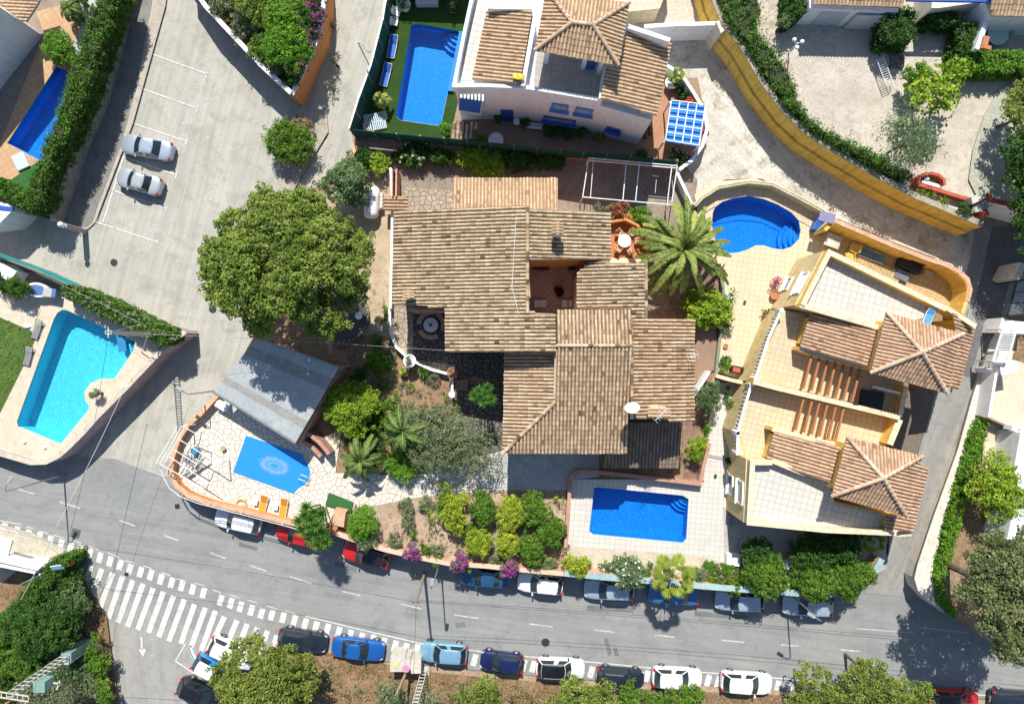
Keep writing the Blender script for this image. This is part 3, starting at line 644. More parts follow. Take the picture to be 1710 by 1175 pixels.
# thin bracket lines
for a, b in [((0,869),(36,875)),((44,879),(56,882)),((66,886),(80,890)),((90,893),(107,898)),((124,903),(136,907)),((148,911),(165,918)),((180,922),(200,931)),((205,935),(224,939)),((239,944),(254,949)),((270,955),(285,961)),((292,965),(310,969)),((325,972),(342,978)),((355,984),(369,989)),((383,992),(400,998)),((413,1001),(430,1006)),((445,1011),(462,1016)),((477,1019),(495,1025))]: stripe(mk, a, b, .07)
for a, b in [((510,1028),(600,1050)),((600,1050),(700,1073)),((700,1073),(830,1091)),((830,1091),(1000,1106)),((1000,1106),(1100,1116)),((1100,1116),(1340,1135)),((1530,1150),(1710,1166))]: stripe(mk, a, b, .1)
mk.build('edge_marking', MARK, street)
mk = MB()
z1 = [(152,943,146,970),(170,949,154,995),(188,956,167,1015),(205,961,181,1032),(222,968,197,1039),(239,974,213,1046),(256,981,230,1051),(273,987,248,1056),(290,994,265,1063),(308,1000,282,1070),(325,1008,302,1074),(343,1014,319,1080),(360,1019,336,1086),(375,1029,342,1098),(396,1035,372,1092),(413,1041,393,1092),(430,1047,408,1098),(447,1052,432,1095),(463,1060,450,1098)]
for a, b, c, d in z1: stripe(mk, (a, b), (c, d), .48)
mk.build('crosswalk_marking', MARK, street)
mk = MB()
for a, b in [((-60,800),(-30,808)),((30,816),(58,825)),((100,838),(134,848)),((199,868),(226,878)),((273,893),(298,902)),((350,922),(377,932)),((417,944),(446,953)),((484,962),(521,974)),((572,987),(602,994)),((670,1008),(704,1016)),((758,1026),(800,1032)),((884,1041),(923,1046)),((993,1051),(1026,1055)),((1094,1060),(1126,1063)),((1205,1068),(1243,1072)),((1304,1076),(1334,1078)),((1403,1084),(1435,1087)),((1515,1092),(1530,1094))]: stripe(mk, a, b, .13)
for a, b in [((1430,1049),(1525,1056)),((1535,1047),(1618,1056))]: stripe(mk, a, b, .09)
mk.build('lane_marking', MARKW, street)
mk = MB(); W_ = .12
stripe(mk, (281,-10), (216,222), W_+.03); stripe(mk, (206,262), (172,372), W_+.03)
for a, b in [((255,91),(346,124)),((239,149),(329,181)),((222,206),(311,236)),((207,262),(294,292)),((189,318),(278,348)),((155,369),(262,404))]: stripe(mk, a, b, W_)
for a, b in [((347,121),(343,131)),((331,175),(328,187)),((313,232),(310,242)),((296,286),(293,298)),((279,345),(277,354)),((264,400),(262,407))]: stripe(mk, a, b, .12)
# letters of the bays, read from the left side: F A . S A
def letter(strokes, cx, cy, s=7.5, rot=8):
    for (u0, v0, u1, v1) in strokes:     # u to the reader's right, v up
        def T(u, v):
            a, b = (u-.5)*s*.75, (v-.5)*s
            x, y = -b, -a                 # reader's up = photo left, reader's right = photo top
            c_, s_ = math.cos(R(rot)), math.sin(R(rot)); return (cx + x*c_-y*s_, cy + x*s_+y*c_)
        stripe(mk, T(u0, v0), T(u1, v1), .085)
LA = [(0,0,.5,1),(.5,1,1,0),(.22,.4,.78,.4)]; LS = [(1,.95,.1,.95),(.1,.95,.1,.55),(.1,.55,.95,.5),(.95,.5,.95,.05),(.95,.05,0,.05)]; LF = [(0,0,0,1),(0,1,.7,1)]
letter(LA, 328, 149); letter(LS, 310, 206); letter(LA, 277, 319); letter(LF, 259, 375)
mk.build('bay_marking', MARK, bpy.data.objects['parking_ground'])
mk = MB()
stripe(mk, (236,1063), (237,1084), .16); a = [G(x, y, Z) for x, y in ((231,1083),(244,1083),(239,1097))]; mk.add(a, [(0,2,1)])
for a, b in [((310,1074),(293,1103)),((293,1103),(325,1124)),((314,1080),(328,1112))]: stripe(mk, a, b, .11)
stripe(mk, (316,1078), (331,1112), .3)
mk.build('arrow_marking', MARK, bpy.data.objects['side_road'])
# asphalt cracks and drains
def manhole(px, py, r, z=.045, name='manhole_cover', label='round iron manhole cover'):
    c = G(px, py, z); rt = MB(); rt.lathe([(r, -.03), (r, 0), (r*.9, .006), (r*.1, .008)], c, 20); o = rt.build(name, DARKM if r < 5 else KERB); props(o, label, 'manhole'); return o
manhole(190,438,.31, label='dark round manhole cover in the middle of the parking area')
manhole(355,516,.33, label='round manhole cover beside the big pine on the parking road')
manhole(911,1072,.36, label='round manhole cover in the street above the white hatchback with black roof', z=.05)
manhole(541,228,.28, label='oval worn manhole cover on the upper road near the shrub island', z=.03)
def grate(px, py, w, h, rz, label, mat=DARKM, z=.04):
    c = G(px, py, z); m = MB(); m.box(c, (w, h, .03), rz); 
    for i in range(4): m.box(c+Vector(((i-1.5)*w/5, 0, .02)), (w*.07, h*.9, .02), rz)
    props(m.build('drain_grate', mat), label, 'drain cover')
grate(126,890,.75,.75,R(-15),'square dark drain cover on the street by the left block stripes', CORR if 0 else mplain('drain_iron', (.09,.11,.115), .6))
grate(296,845,.4,.4,R(10),'small square drain cover below the curved patio wall')
grate(211,958,.3,.3,R(-15),'tiny drain cover between the crosswalk and the block stripes')

# ---------- terrace of the three plots (1.6 m above the street) ----------
T0 = 1.6
SW = [(362,655),(330,690),(311,706),(294,732),(284,762),(281,790),(293,814),(312,830),(345,842),(400,855),(470,873),(560,893)]
SM = [(560,893),(600,908),(640,920),(690,932),(750,944),(810,948),(877,955),(942,961)]
SE = [(942,961),(1000,967),(1098,975),(1176,983),(1254,989),(1350,996),(1389,996),(1428,989),(1454,974),(1466,956),(1477,935)]
wsw = inset(xy(SW, 2.5), .0); wsm = xy(SM, 2.6); wse = xy(SE, 3.2)
eastg = xy([(1492,900),(1532,800),(1562,700),(1600,610),(1622,520),(1645,425),(1700,330),(1760,200),(1760,-300),(640,-300),(660,-60),(649,0),(621,108),(586,214),(592,250),(560,290),(500,330),(450,400),(420,480),(425,560)], T0)
ter = MB(); ter.prism(wsw + wsm[1:] + wse[1:] + eastg, -.05, T0); 
# pools are cut out of it
P4 = [(992,814),(1000,813),(1140,827),(1150,833),(1146,900),(1140,906),(990,892),(984,886)]
P5 = [(1190,356),(1194,346),(1206,337),(1224,331),(1250,327),(1275,332),(1300,342),(1322,355),(1334,368),(1337,385),(1334,400),(1322,412),(1306,417),(1290,415),(1275,410),(1262,410),(1248,417),(1232,422),(1216,423),(1202,414),(1193,398),(1188,376)]
P6 = [(687,42),(697,40),(765,52),(768,60),(737,206),(730,210),(668,201),(661,194)]
ter = MB(); ter.prism(wsw + wsm[1:] + wse[1:] + eastg, -.05, T0, holes=[xy(P4, T0), xy(P5, T0), xy(P6, T0)])
props(ter.build('terrace_ground', EARTH), **S)
def pool(pts, z, lining, water, label, depth=1.35, wl=.16, stair=None, coping=None, cw=.35, cmat=None, name='swimming_pool', bottom=None, surf=None):
    P = xy(pts, z); cx = sum(p[0] for p in P)/len(P); cy = sum(p[1] for p in P)/len(P)
    rt = root(name, (cx, cy, z), label, 'pool')
    Q = inset(P, -.02)
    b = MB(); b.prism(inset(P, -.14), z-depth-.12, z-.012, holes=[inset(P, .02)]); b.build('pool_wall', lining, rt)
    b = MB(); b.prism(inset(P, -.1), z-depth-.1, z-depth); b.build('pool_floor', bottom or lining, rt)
    b = MB(); b.prism(inset(P, .015), z-wl-.002, z-wl); o = b.build('water_surface', water, rt)
    if stair:
        for i, (r, zz) in enumerate(((1.55, 1.0), (1.2, .72), (.85, .46), (.5, .26))):
            c = G(*stair[0], z); b = MB(); a0, a1 = stair[1]; pts_ = [(c.x, c.y)] + [(c.x + r*math.cos(R(a)), c.y + r*math.sin(R(a))) for a in np.linspace(a0, a1, 10)]
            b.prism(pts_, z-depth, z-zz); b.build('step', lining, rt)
    if coping:
        b = MB(); b.prism(inset(P, -cw), z-.1, z+.05, holes=[inset(P, .0)]); b.build('coping', cmat or WHITEP, rt)
    return rt
# ---------- driveway, lane and yards on the terrace ----------
patch('driveway', [(1040,40),(1175,20),(1240,110),(1290,190),(1350,250),(1450,310),(1640,385),(1645,425),(1618,470),(1560,430),(1480,400),(1392,362),(1340,330),(1270,298),(1210,300),(1160,330),(1120,330),(1060,200),(1040,100)], T0, CONC)
patch('lane_top', [(1638,300),(1900,320),(1900,420),(1700,440),(1632,420),(1636,385)], T0, DARKP)
patch('courtyard_ground', [(592,236),(700,240),(1140,272),(1165,300),(1150,420),(1090,540),(1000,560),(640,560),(600,420)], T0, DARKP)
patch('gravel_yard', [(520,330),(655,300),(655,520),(700,520),(700,640),(570,640),(540,560),(510,520)], T0, SAND)
patch('garden_bed', [(560,560),(640,560),(700,590),(770,640),(765,700),(720,790),(600,790),(545,700),(540,640)], T0, EARTH)
patch('citrus_bed', [(590,850),(640,836),(850,812),(945,812),(942,950),(750,935),(640,912),(590,900)], T0, mground('tilled_earth', (.38,.27,.19), (.46,.35,.26), (.25,.17,.11), s=.7, fine=5, bs=.8, amt=.5))
patch('crazy_terrace', [(680,515),(745,515),(745,560),(850,580),(850,640),(765,625),(700,610),(675,560),(660,515)], T0, CRD)
patch('stone_floor', [(650,515),(690,515),(690,600),(760,610),(766,640),(700,612),(660,575)], T0, CRG)
patch('side_path', [(765,640),(840,640),(845,760),(800,770),(770,740)], T0, CRD)
patch('upper_patio', [(655,312),(757,318),(757,350),(655,352)], T0, CRG)
patch('pool_patio', SW[:-1] + [(545,884),(560,850),(590,852),(600,822),(560,790),(570,720),(500,740),(430,690)], T0, CRW)
patch('garden_path', [(560,790),(600,790),(690,795),(760,770),(830,755),(852,765),(850,815),(780,822),(700,830),(620,845),(600,850)], T0, CRW)
patch('garage_ground', [(838,752),(1055,756),(1050,790),(960,800),(950,818),(850,818),(800,820),(800,780)], T0, GRAVB)
patch('under_eave_ground', [(1000,750),(1180,750),(1180,800),(1000,795)], T0, EARTH)
patch('side_yard', [(1090,440),(1200,440),(1200,640),(1180,800),(1140,800),(1140,540)], T0, mground('side_soil', (.22,.14,.10), (.3,.2,.14), (.15,.1,.07), s=.7, fine=6, bs=.6, amt=.5))
patch('pool_deck', [(948,800),(1170,800),(1172,808),(1210,760),(1213,940),(1180,930),(1100,922),(945,912)], T0, PALET, holes=[P4])
patch('deck_border', [(945,912),(1100,922),(1180,930),(1213,940),(1200,970),(945,950)], T0, mground('gravel_strip', (.5,.43,.34), (.56,.5,.4), None, s=.5, fine=8, bs=.4))
patch('tile_walk', [(1196,638),(1262,640),(1245,700),(1225,760),(1212,800),(1215,850),(1240,880),(1213,880),(1200,820),(1172,800),(1180,720)], T0, CONCP if 0 else PALET)
patch('gravel_parking', [(1208,846),(1480,880),(1480,950),(1380,985),(1210,965)], T0, mground('grey_chippings', (.40,.38,.36), (.47,.45,.42), None, s=.5, fine=12, bs=.8, amt=.7))
patch('pool_terrace', [(1164,345),(1160,325),(1200,303),(1262,298),(1350,335),(1400,370),(1385,430),(1330,520),(1305,560),(1262,640),(1195,620),(1205,560),(1215,500),(1190,440),(1165,400)], T0, CREAMT, holes=[P5])
patch('cobbled_apron', [(1562,650),(1520,650),(1500,700),(1485,750),(1530,760),(1545,720),(1565,660)], T0, mcrazy('cobbles', (.19,.15,.12), (.27,.22,.18), (.11,.09,.07), size=.14, width=.1))
patch('villa_yard', [(750,150),(1060,205),(1110,130),(1165,130),(1180,200),(1170,250),(1135,275),(960,262),(750,238)], T0, BROWNT)
patch('clay_terrace', [(1095,140),(1140,130),(1165,170),(1178,215),(1160,262),(1100,268),(1088,262),(1060,230),(1085,200)], T0, TERRAT)
patch('pool_lawn', [(664,-40),(800,-40),(765,170),(750,236),(606,216),(630,120)], T0, TURF, holes=[P6])
patch('cobbled_yard', [(1040,-60),(1190,-60),(1196,30),(1180,40),(1040,40)], T0, mcrazy('pale_cobbles', (.5,.45,.38), (.6,.56,.5), (.38,.34,.28), size=.22, width=.06))
patch('lane_edge', [(1618,515),(1632,540),(1600,640),(1565,740),(1532,830),(1495,925),(1482,935),(1486,890),(1500,860),(1530,790),(1530,765),(1545,720),(1562,655),(1590,655)], T0, A3)
# sloping lane on the right
le = [(1440,989,.0),(1472,950,.15),(1492,900,.4),(1530,800,.9),(1558,700,1.3),(1592,620,1.5),(1618,520,1.6),(1640,430,1.62),(1650,380,1.63)]
re = [(1532,1000,.0),(1538,950,.15),(1550,900,.35),(1582,800,.8),(1612,700,1.1),(1640,640,1.3),(1672,540,1.55),(1690,470,1.62),(1760,380,1.63)]
lm = MB()
for (a, b), (c, d) in zip(zip(le, re), zip(le[1:], re[1:])):
    q = [G(a[0]-20 if a[1] < 900 else a[0], a[1], a[2]+.05), G(b[0]+30 if b[1] < 900 else b[0]+4, b[1], b[2]+.05), G(d[0]+30 if d[1] < 900 else d[0]+4, d[1], d[2]+.05), G(c[0]-20 if c[1] < 900 else c[0], c[1], c[2]+.05)]
    lm.add(q, [(0,1,2,3)])
props(lm.build('lane', A3), **S)
lm = MB()
for (a, b), (c, d) in zip(zip(le[5:], re[5:]), zip(le[6:], re[6:])):
    q = [G(a[0]+6, a[1], a[2]+.06), G(b[0]-4, b[1], b[2]+.06), G(d[0]-4, d[1], d[2]+.06), G(c[0]+6, c[1], c[2]+.06)]; lm.add(q, [(0,1,2,3)])
props(lm.build('lane_dark_strip', mground('dark_asphalt', (.13,.13,.13), (.17,.17,.165), (.2,.19,.18), s=.5, fine=9)), **S)  # sheet of darker asphalt over the upper lane
# ---------- plateau in the upper right ----------
YT = [(1176,-60),(1193,0),(1209,38),(1240,77),(1275,138),(1314,189),(1350,222),(1401,255),(1462,291),(1529,327),(1605,359),(1642,375)]
yw = xy(YT, 4.85); PZ = 4.2
ph = MB(); ph.prism(yw + xy([(1650,335),(1720,350),(2100,420),(2100,-400),(1150,-400)], PZ), .5, PZ); props(ph.build('plateau_ground', GRAVEL), **S)
patch('plateau_bed', [(1180,-60),(1300,-60),(1300,60),(1340,150),(1350,200),(1400,240),(1480,280),(1460,295),(1401,255),(1350,222),(1314,189),(1275,138),(1240,77),(1209,38)], PZ, mground('stony_bed', (.42,.37,.29), (.55,.5,.42), (.3,.25,.18), s=.7, fine=4, bs=.6, amt=.6))
patch('plateau_path', [(1668,150),(1720,130),(1900,200),(1900,340),(1640,345),(1618,300),(1625,250),(1645,190)], PZ, mcrazy('mossy_paving', (.34,.35,.28), (.42,.42,.35), (.3,.29,.24), size=.6, width=.02))
patch('small_plot', [(1462,291),(1530,308),(1640,335),(1650,345),(1642,375),(1605,359),(1529,327)], PZ, mground('white_gravel', (.5,.5,.45), (.6,.6,.54), (.3,.29,.24), s=.9, fine=6, bs=.6, amt=.6))
# ---------- upper-left property ----------
ul = xy([(220,-60),(163,158),(128,240),(86,366),(70,362),(40,348),(0,326),(-300,200),(-300,-300)], 1.5)
PU = [(94,111),(121,124),(76,268),(66,268),(12,239)]
o = MB(); o.prism(ul, -.02, 1.5, holes=[xy(PU, 1.5)]); props(o.build('upper_terrace', DARKP), **S)
patch('tiled_pool_deck', [(0,240),(60,90),(75,60),(60,20),(130,0),(150,60),(120,125),(75,280),(60,300),(20,300),(-60,290)], 1.5, ORT, holes=[PU])
patch('white_gravel_bed', [(132,-20),(170,-20),(150,60),(130,95),(118,85),(135,45)], 1.5, GRAVB)
patch('putting_green', [(18,300),(60,272),(75,268),(60,320),(48,330),(8,306)], 1.5, TURFG)
patch('verge_pavement', [(236,-60),(262,-60),(255,10),(228,150),(205,240),(165,345),(156,372),(148,381),(120,383),(82,368),(120,255),(176,140)], 0, mground('old_pavement', (.21,.2,.185), (.26,.25,.23), (.17,.16,.15), s=.4, fine=9), lift=.12)
mb = MB(); mb.ribbon(xy([(262,-60),(255,10),(228,150),(205,240),(165,345),(156,372),(146,381),(120,383)], .13), .14, -.02, .135); props(mb.build('kerb', KERB), **S)
patch('pavement_apron', [(262,-60),(285,-60),(276,10),(222,205),(160,368),(158,372),(165,345),(205,240),(228,150),(255,10)], 0, mground('pale_gutter', (.4,.36,.29), (.47,.43,.36), (.33,.29,.23), s=.5, fine=8))
# ---------- left pool plot ----------
LP = [(-300,380),(0,432),(60,455),(108,478),(200,520),(312,553),(268,587),(209,648),(163,694),(115,745),(84,772),(52,776),(0,760),(-300,720)]
PL = [(104,517),(112,518),(180,549),(196,556),(226,570),(223,584),(213,600),(191,632),(168,632),(150,640),(141,655),(142,668),(149,678),(148,684),(102,740),(96,739),(30,712),(28,704),(90,532),(96,522)]
LZ = 1.7
o = MB(); o.prism(xy(LP, LZ), -.02, LZ, holes=[xy(PL, LZ)]); props(o.build('pool_plot', DARKP), **S)
patch('pool_surround', [(-100,470),(40,490),(100,485),(230,540),(270,575),(230,625),(163,694),(115,745),(84,765),(52,770),(-100,740),(-100,720),(0,690),(45,590),(60,560),(-100,520)], LZ, mground('beige_deck', (.54,.47,.36), (.6,.53,.42), (.48,.41,.31), s=.4, fine=8, bs=.1, amt=.12), holes=[PL])
patch('lawn', [(-100,520),(0,530),(52,552),(60,565),(40,610),(0,690),(-100,720)], LZ, STEP)
# ---------- wedge garden at the top ----------
wedge = xy([(300,-60),(343,8),(434,105),(487,155),(503,120),(530,56),(540,-60)], 2.0)
o = MB(); o.prism(wedge, -.02, 2.0); props(o.build('garden_ground', SCRUB), **S)
patch('shrub_island', [(455,215),(480,195),(525,180),(545,185),(548,220),(500,300),(455,380),(440,350),(470,290)], 0, mground('island_dirt', (.34,.31,.26), (.42,.39,.33), (.26,.23,.19), s=.6, fine=6, bs=.6))
# ---------- right-hand plot ----------
RP = [(1640,470),(1672,540),(1655,570),(1625,660),(1600,750),(1560,860),(1533,940),(1527,965),(1533,985),(1555,1008),(1595,1035),(1710,1090),(2000,1200),(2000,300),(1720,400)]
RZ = 1.8
RP[0] = (1700,440); o = MB(); o.prism(xy(RP[1:-1] + [(1712,452)], RZ), -.02, RZ, topmat=1); props(o.build('east_terrace', [BEIGEW, EARTH]), **S)
patch('wall_walk', [(1672,540),(1655,570),(1625,660),(1600,750),(1560,860),(1533,940),(1527,965),(1533,985),(1555,1008),(1590,1032),(1592,1022),(1562,985),(1558,950),(1580,860),(1625,750),(1648,702),(1668,630),(1690,545)], RZ, BEIGEW)
patch('tiled_forecourt', [(1690,545),(1760,545),(1760,870),(1700,880),(1640,780),(1645,705),(1668,630)], RZ, mtile('beige_pavers', (.58,.49,.36), (.64,.56,.43), (.45,.37,.26), size=.5, rot=R(12)))
patch('shade_bed', [(1700,555),(1760,565),(1760,620),(1690,600)], RZ, SCRUB)
# ---------- bottom plots ----------
patch('drive_pale', [(-100,880),(0,890),(70,905),(105,930),(60,965),(0,1010),(-100,1040)], 0, mground('drive_beige', (.45,.4,.32), (.52,.47,.38), (.36,.31,.24), s=.5, fine=8, bs=.2))
patch('rough_verge', [(-100,1060),(30,950),(100,925),(132,945),(150,985),(178,1030),(188,1110),(200,1180),(205,1300),(-100,1300)], 0, SCRUB)
patch('rough_slope', [(380,1130),(470,1088),(540,1088),(700,1120),(780,1128),(1000,1147),(1330,1162),(1710,1180),(1900,1190),(1900,1400),(300,1400)], 0, SCRUB)
# ================= pools =================
MOS1 = mpool('deep_blue_ripple_mosaic', (.010,.19,.56), (.02,.30,.72), (.07,.42,.80))
MOS2 = mpool('turquoise_ripple_mosaic', (.07,.52,.70), (.14,.62,.78), (.32,.76,.87))
WAT1 = mwater('pool_water', (.62,.86,.97)); WAT2 = mwater('clear_pool_water', (.72,.93,.97))
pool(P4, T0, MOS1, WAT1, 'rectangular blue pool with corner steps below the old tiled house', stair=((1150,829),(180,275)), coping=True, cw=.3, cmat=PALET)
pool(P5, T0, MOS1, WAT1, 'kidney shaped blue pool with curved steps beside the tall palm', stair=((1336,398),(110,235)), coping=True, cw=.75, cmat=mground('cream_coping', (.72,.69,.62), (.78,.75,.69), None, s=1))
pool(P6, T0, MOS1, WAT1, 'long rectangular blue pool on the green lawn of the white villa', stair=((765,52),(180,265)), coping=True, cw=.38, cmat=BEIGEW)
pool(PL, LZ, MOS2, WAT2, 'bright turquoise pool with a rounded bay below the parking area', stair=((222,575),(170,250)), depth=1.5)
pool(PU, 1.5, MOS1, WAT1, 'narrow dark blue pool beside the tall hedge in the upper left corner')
# covered pool on the crazy-paved patio
CP = [(411,727),(503,757),(508,765),(515,776),(518,788),(516,800),(508,809),(498,815),(490,824),(389,788)]
zc = T0+.16; P = xy(CP, zc); cc = G(455,777,zc); rt = root('covered_pool', (cc.x, cc.y, T0), 'pool under a blue bubble cover with a pale oval stain on the crazy-paved patio', 'pool')
cv, n_, b_ = newmat('bubble_cover'); co = coords(n_)
mp = n_.nodes.new('ShaderNodeMapping'); n_.links.new(co, mp.inputs[0])
a = R(-14); mp.vector_type = 'POINT'
# pale oval stain centred on the sheet
sub = n_.nodes.new('ShaderNodeVectorMath'); sub.operation = 'SUBTRACT'; n_.links.new(co, sub.inputs[0]); sc_ = G(458,777,zc); sub.inputs[1].default_value = (sc_.x, sc_.y, zc)
rot = n_.nodes.new('ShaderNodeVectorRotate'); rot.rotation_type = 'Z_AXIS'; rot.inputs['Angle'].default_value = R(17); n_.links.new(sub.outputs[0], rot.inputs[0])
scl = n_.nodes.new('ShaderNodeVectorMath'); scl.operation = 'MULTIPLY'; scl.inputs[1].default_value = (1/1.75, 1/.95, 0); n_.links.new(rot.outputs[0], scl.inputs[0])
ln = n_.nodes.new('ShaderNodeVectorMath'); ln.operation = 'LENGTH'; n_.links.new(scl.outputs[0], ln.inputs[0])
ad = n_.nodes.new('ShaderNodeMath'); ad.operation = 'MULTIPLY_ADD'; n_.links.new(noise(n_, co, 4, 3), ad.inputs[0]); ad.inputs[1].default_value = .15; n_.links.new(ln.outputs[1], ad.inputs[2])
cr = n_.nodes.new('ShaderNodeValToRGB'); n_.links.new(ad.outputs[0], cr.inputs[0]); e = cr.color_ramp
BL_ = (.015,.24,.72)
for p_, c_ in ((0,(.02,.20,.36)),(.3,(.03,.27,.46)),(.42,(.12,.32,.60)),(.6,(.05,.27,.55)),(.8,(.17,.34,.62)),(.98,(.13,.27,.52)),(1.12,BL_)):
    k = e.elements.new(min(1, p_/1.3)); k.color = rgba(c_)
e.elements.remove(e.elements[0]); e.elements[-1].color = rgba(BL_)
n_.links.new(cr.outputs[0], b_.inputs['Base Color']); b_.inputs['Roughness'].default_value = .45; bump(n_, b_, noise(n_, co, 40, 2), .3, .01)
MB().prism(inset(P, -.18), T0-.02, T0+.13).build('coping', CRW, rt)
MB().prism(P, T0+.1, zc).build('pool_cover', cv, rt)
mb = MB(); q = [G(503,796,T0+.2), G(502,792,T0+.75), G(513,796,T0+.75), G(517,800,T0+.2)]; mb.path(q, .025, 6)
q = [G(499,803,T0+.2), G(498,799,T0+.75), G(510,803,T0+.75), G(514,807,T0+.2)]; mb.path(q, .025, 6); mb.build('handrail', METALW, rt)

# ================= boundary walls and fences =================
def wall(pts, th, z0, z1, mat, label, name='garden_wall', cat='wall', off=0, capm=None, closed=False, caph=.06, capo=.04):
    P = xy(pts, z1 if not isinstance(z1, (list, tuple)) else z1[0]) if not isinstance(pts[0], Vector) else [(p.x, p.y) for p in pts]
    zz = max(z1) if isinstance(z1, (list, tuple)) else z1
    if capm is None:
        o = MB().ribbon(P, th, z0, z1, closed=closed, off=off).build(name, mat); props(o, label, cat); return o
    rt = root(name, (P[0][0], P[0][1], z0), label, cat)
    MB().ribbon(P, th, z0, zz-caph, closed=closed, off=off).build('wall_face', mat, rt)
    MB().ribbon(P, th+2*capo, zz-caph, zz, closed=closed, off=off).build('coping', capm, rt); return rt
wall(SW, .32, 0, 2.5, ORANGE, 'curved terracotta-orange parapet round the crazy-paved patio', off=.17, capm=SALMON)
wall(SM, .3, 0, 2.6, SALMON, 'salmon retaining wall below the citrus bed along the street', off=.16, capm=mground('pale_salmon', (.62,.44,.32), (.68,.5,.38), (.5,.36,.27), s=.8))
wall(SE, .42, 0, 3.2, SALMON, 'long teal-capped retaining wall above the row of silver parked cars', off=.22, capm=TEALW)
wall([(946,962),(944,920),(950,840),(952,800),(960,788),(985,787),(1060,795),(1170,808),(1175,780),(1185,740)], .22, T0, 2.5, SALMON, 'salmon wall on two sides of the rectangular pool deck', capm=PINK)
wall([(652,280),(655,330),(654,420),(652,500),(652,515)], .2, T0, 2.6, WHITE, 'white rendered garden wall along the left side of the tiled house')
wall([(650,515),(652,555),(662,580),(684,600),(720,617),(748,624)], .2, T0, 2.4, WHITE, 'curved white wall round the stone terrace with pots on it')
wall([(755,628),(755,655)], .2, T0, 2.4, WHITE, 'short white wall below the red pot')
wall([(560,292),(575,275),(592,252),(588,238)], .25, 0, 2.3, SALMON, 'low salmon wall at the bend under the green fence')
wall([(588,219),(700,231),(808,241),(935,256),(1040,264),(1132,274)], .25, T0, 2.6, ORANGE, 'long orange wall under the green mesh fence')
wall([(649,-30),(641,30),(621,108),(600,165),(585,216)], .25, 0, 2.0, WHITE, 'white plinth wall under the left run of green mesh fence', off=-.05)
def fence(pts, z0, z1, mat, label, n=10, post=METAL, cat='fence', name='mesh_fence'):
    P = xy(pts, z1); rt = root(name, (P[0][0], P[0][1], z0), label, cat)
    MB().ribbon(P, .04, z0, z1).build('mesh_panel', mat, rt)
    L = sum(math.dist(a, b) for a, b in zip(P, P[1:])); k = 0; step = L/n; acc = 0
    for a, b in zip(P, P[1:]):
        d = math.dist(a, b); t = (step-acc) if k else 0
        while t <= d: 
            x, y = a[0]+(b[0]-a[0])*t/d, a[1]+(b[1]-a[1])*t/d; MB().tube((x, y, z0), (x, y, z1+.08), .04, .04, 8).build('post', post, rt); k += 1; t += step
        acc = d-(t-step)
    return rt
fence([(651,-30),(641,30),(621,108),(600,165),(584,216)], 1.2, 4.3, GREENM, 'dark green mesh fence above the road beside the lawn', 8)
fence([(584,216),(700,227),(808,237),(935,251),(1040,259),(1132,269)], 2.5, 4.3, GREENM, 'long dark green mesh fence between the white villa and the tiled house', 14)
fence([(-40,414),(0,428),(55,448),(112,474)], LZ, 3.9, TEALM, 'teal mesh fence at the edge of the turquoise pool plot', 5)
# wedge garden walls
wall([(303,-50),(343,10),(434,107),(486,155)], .3, 0, 2.9, PINK, 'long straight pinkish wall with white top beside the parking shade', capm=WHITE)
wall([(485,157),(503,120),(531,56),(539,0),(538,-60)], .3, 0, 2.75, ORANGE, 'broad bright orange wall under the purple bougainvillea', capm=WHITE, off=-.1)
# kerb-side wall of the upper left property
wall([(220,-60),(163,158),(128,240),(84,366)], .75, 0, 2.0, ROUGHW, 'rough wall with broad lilac-pink top along the parking pavement', off=-.45, capm=LILAC, capo=.0)
wall([(84,366),(72,362),(40,348),(-60,300)], .3, 0, 2.0, LILAC, 'low rendered wall closing the lower end of the upper left property')
# turquoise pool plot wall
wall([(309,553),(268,586),(209,648),(163,694),(140,720),(115,745),(98,760),(76,771),(51,772),(0,757),(-60,735)], .34, 0, 2.35, LILAC, 'tall rendered retaining wall that curves round the turquoise pool', off=0, capm=mground('cream_cap', (.5,.44,.36), (.58,.52,.44), (.4,.34,.28), s=.6))
# the big yellow wall
yp = xy(YT, 4.9); rt = root('yellow_wall', (yp[6][0], yp[6][1], T0), 'long curving bright yellow retaining wall above the concrete drive', 'wall')
MB().ribbon(yp, .4, T0-.1, 4.78).build('upper_band', YELG, rt)
MB().ribbon(yp, .75, T0-.1, 3.1, off=-.02).build('lower_band', YELG, rt)
MB().ribbon(yp, .46, 4.78, 4.9, off=.02).build('coping', mground('mossy_cap', (.3,.27,.2), (.42,.38,.3), (.18,.16,.12), s=2, fine=8), rt)
# kidney pool wall with railing
KW = [(1160,343),(1172,330),(1200,312),(1250,303),(1290,307),(1330,327),(1372,350),(1398,367)]
wall(KW, .3, T0, 2.7, CREAM, 'cream curved wall behind the kidney shaped pool')
rt = root('railing', G(1250,303,2.7), 'thin dark railing on the cream wall behind the kidney pool', 'railing'); pp = xy(KW, 3.3)
mb = MB(); mb.path([(a, b, 3.3) for a, b in pp], .03, 6); mb.build('top_rail', DARKM, rt)
mb = MB()
for (a, b), (c, d) in zip(pp, pp[1:]):
    n = int(math.dist((a, b), (c, d))/.25)
    for i in range(n): t = i/n; mb.tube((a+(c-a)*t, b+(d-b)*t, 2.6), (a+(c-a)*t, b+(d-b)*t, 3.3), .012, .012, 4)
mb.build('balusters', DARKM, rt)
wall([(1131,288),(1155,340)], .25, T0, 2.8, WHITE, 'short sloping white wall between the white frame and the drive')
wall([(1201,440),(1208,480),(1210,520),(1202,570),(1196,625)], .25, T0, 2.3, mground('mossy_wall', (.2,.22,.16), (.3,.3,.24), (.12,.15,.09), s=1, fine=8), 'mossy grey wall along the left edge of the cream pool terrace')
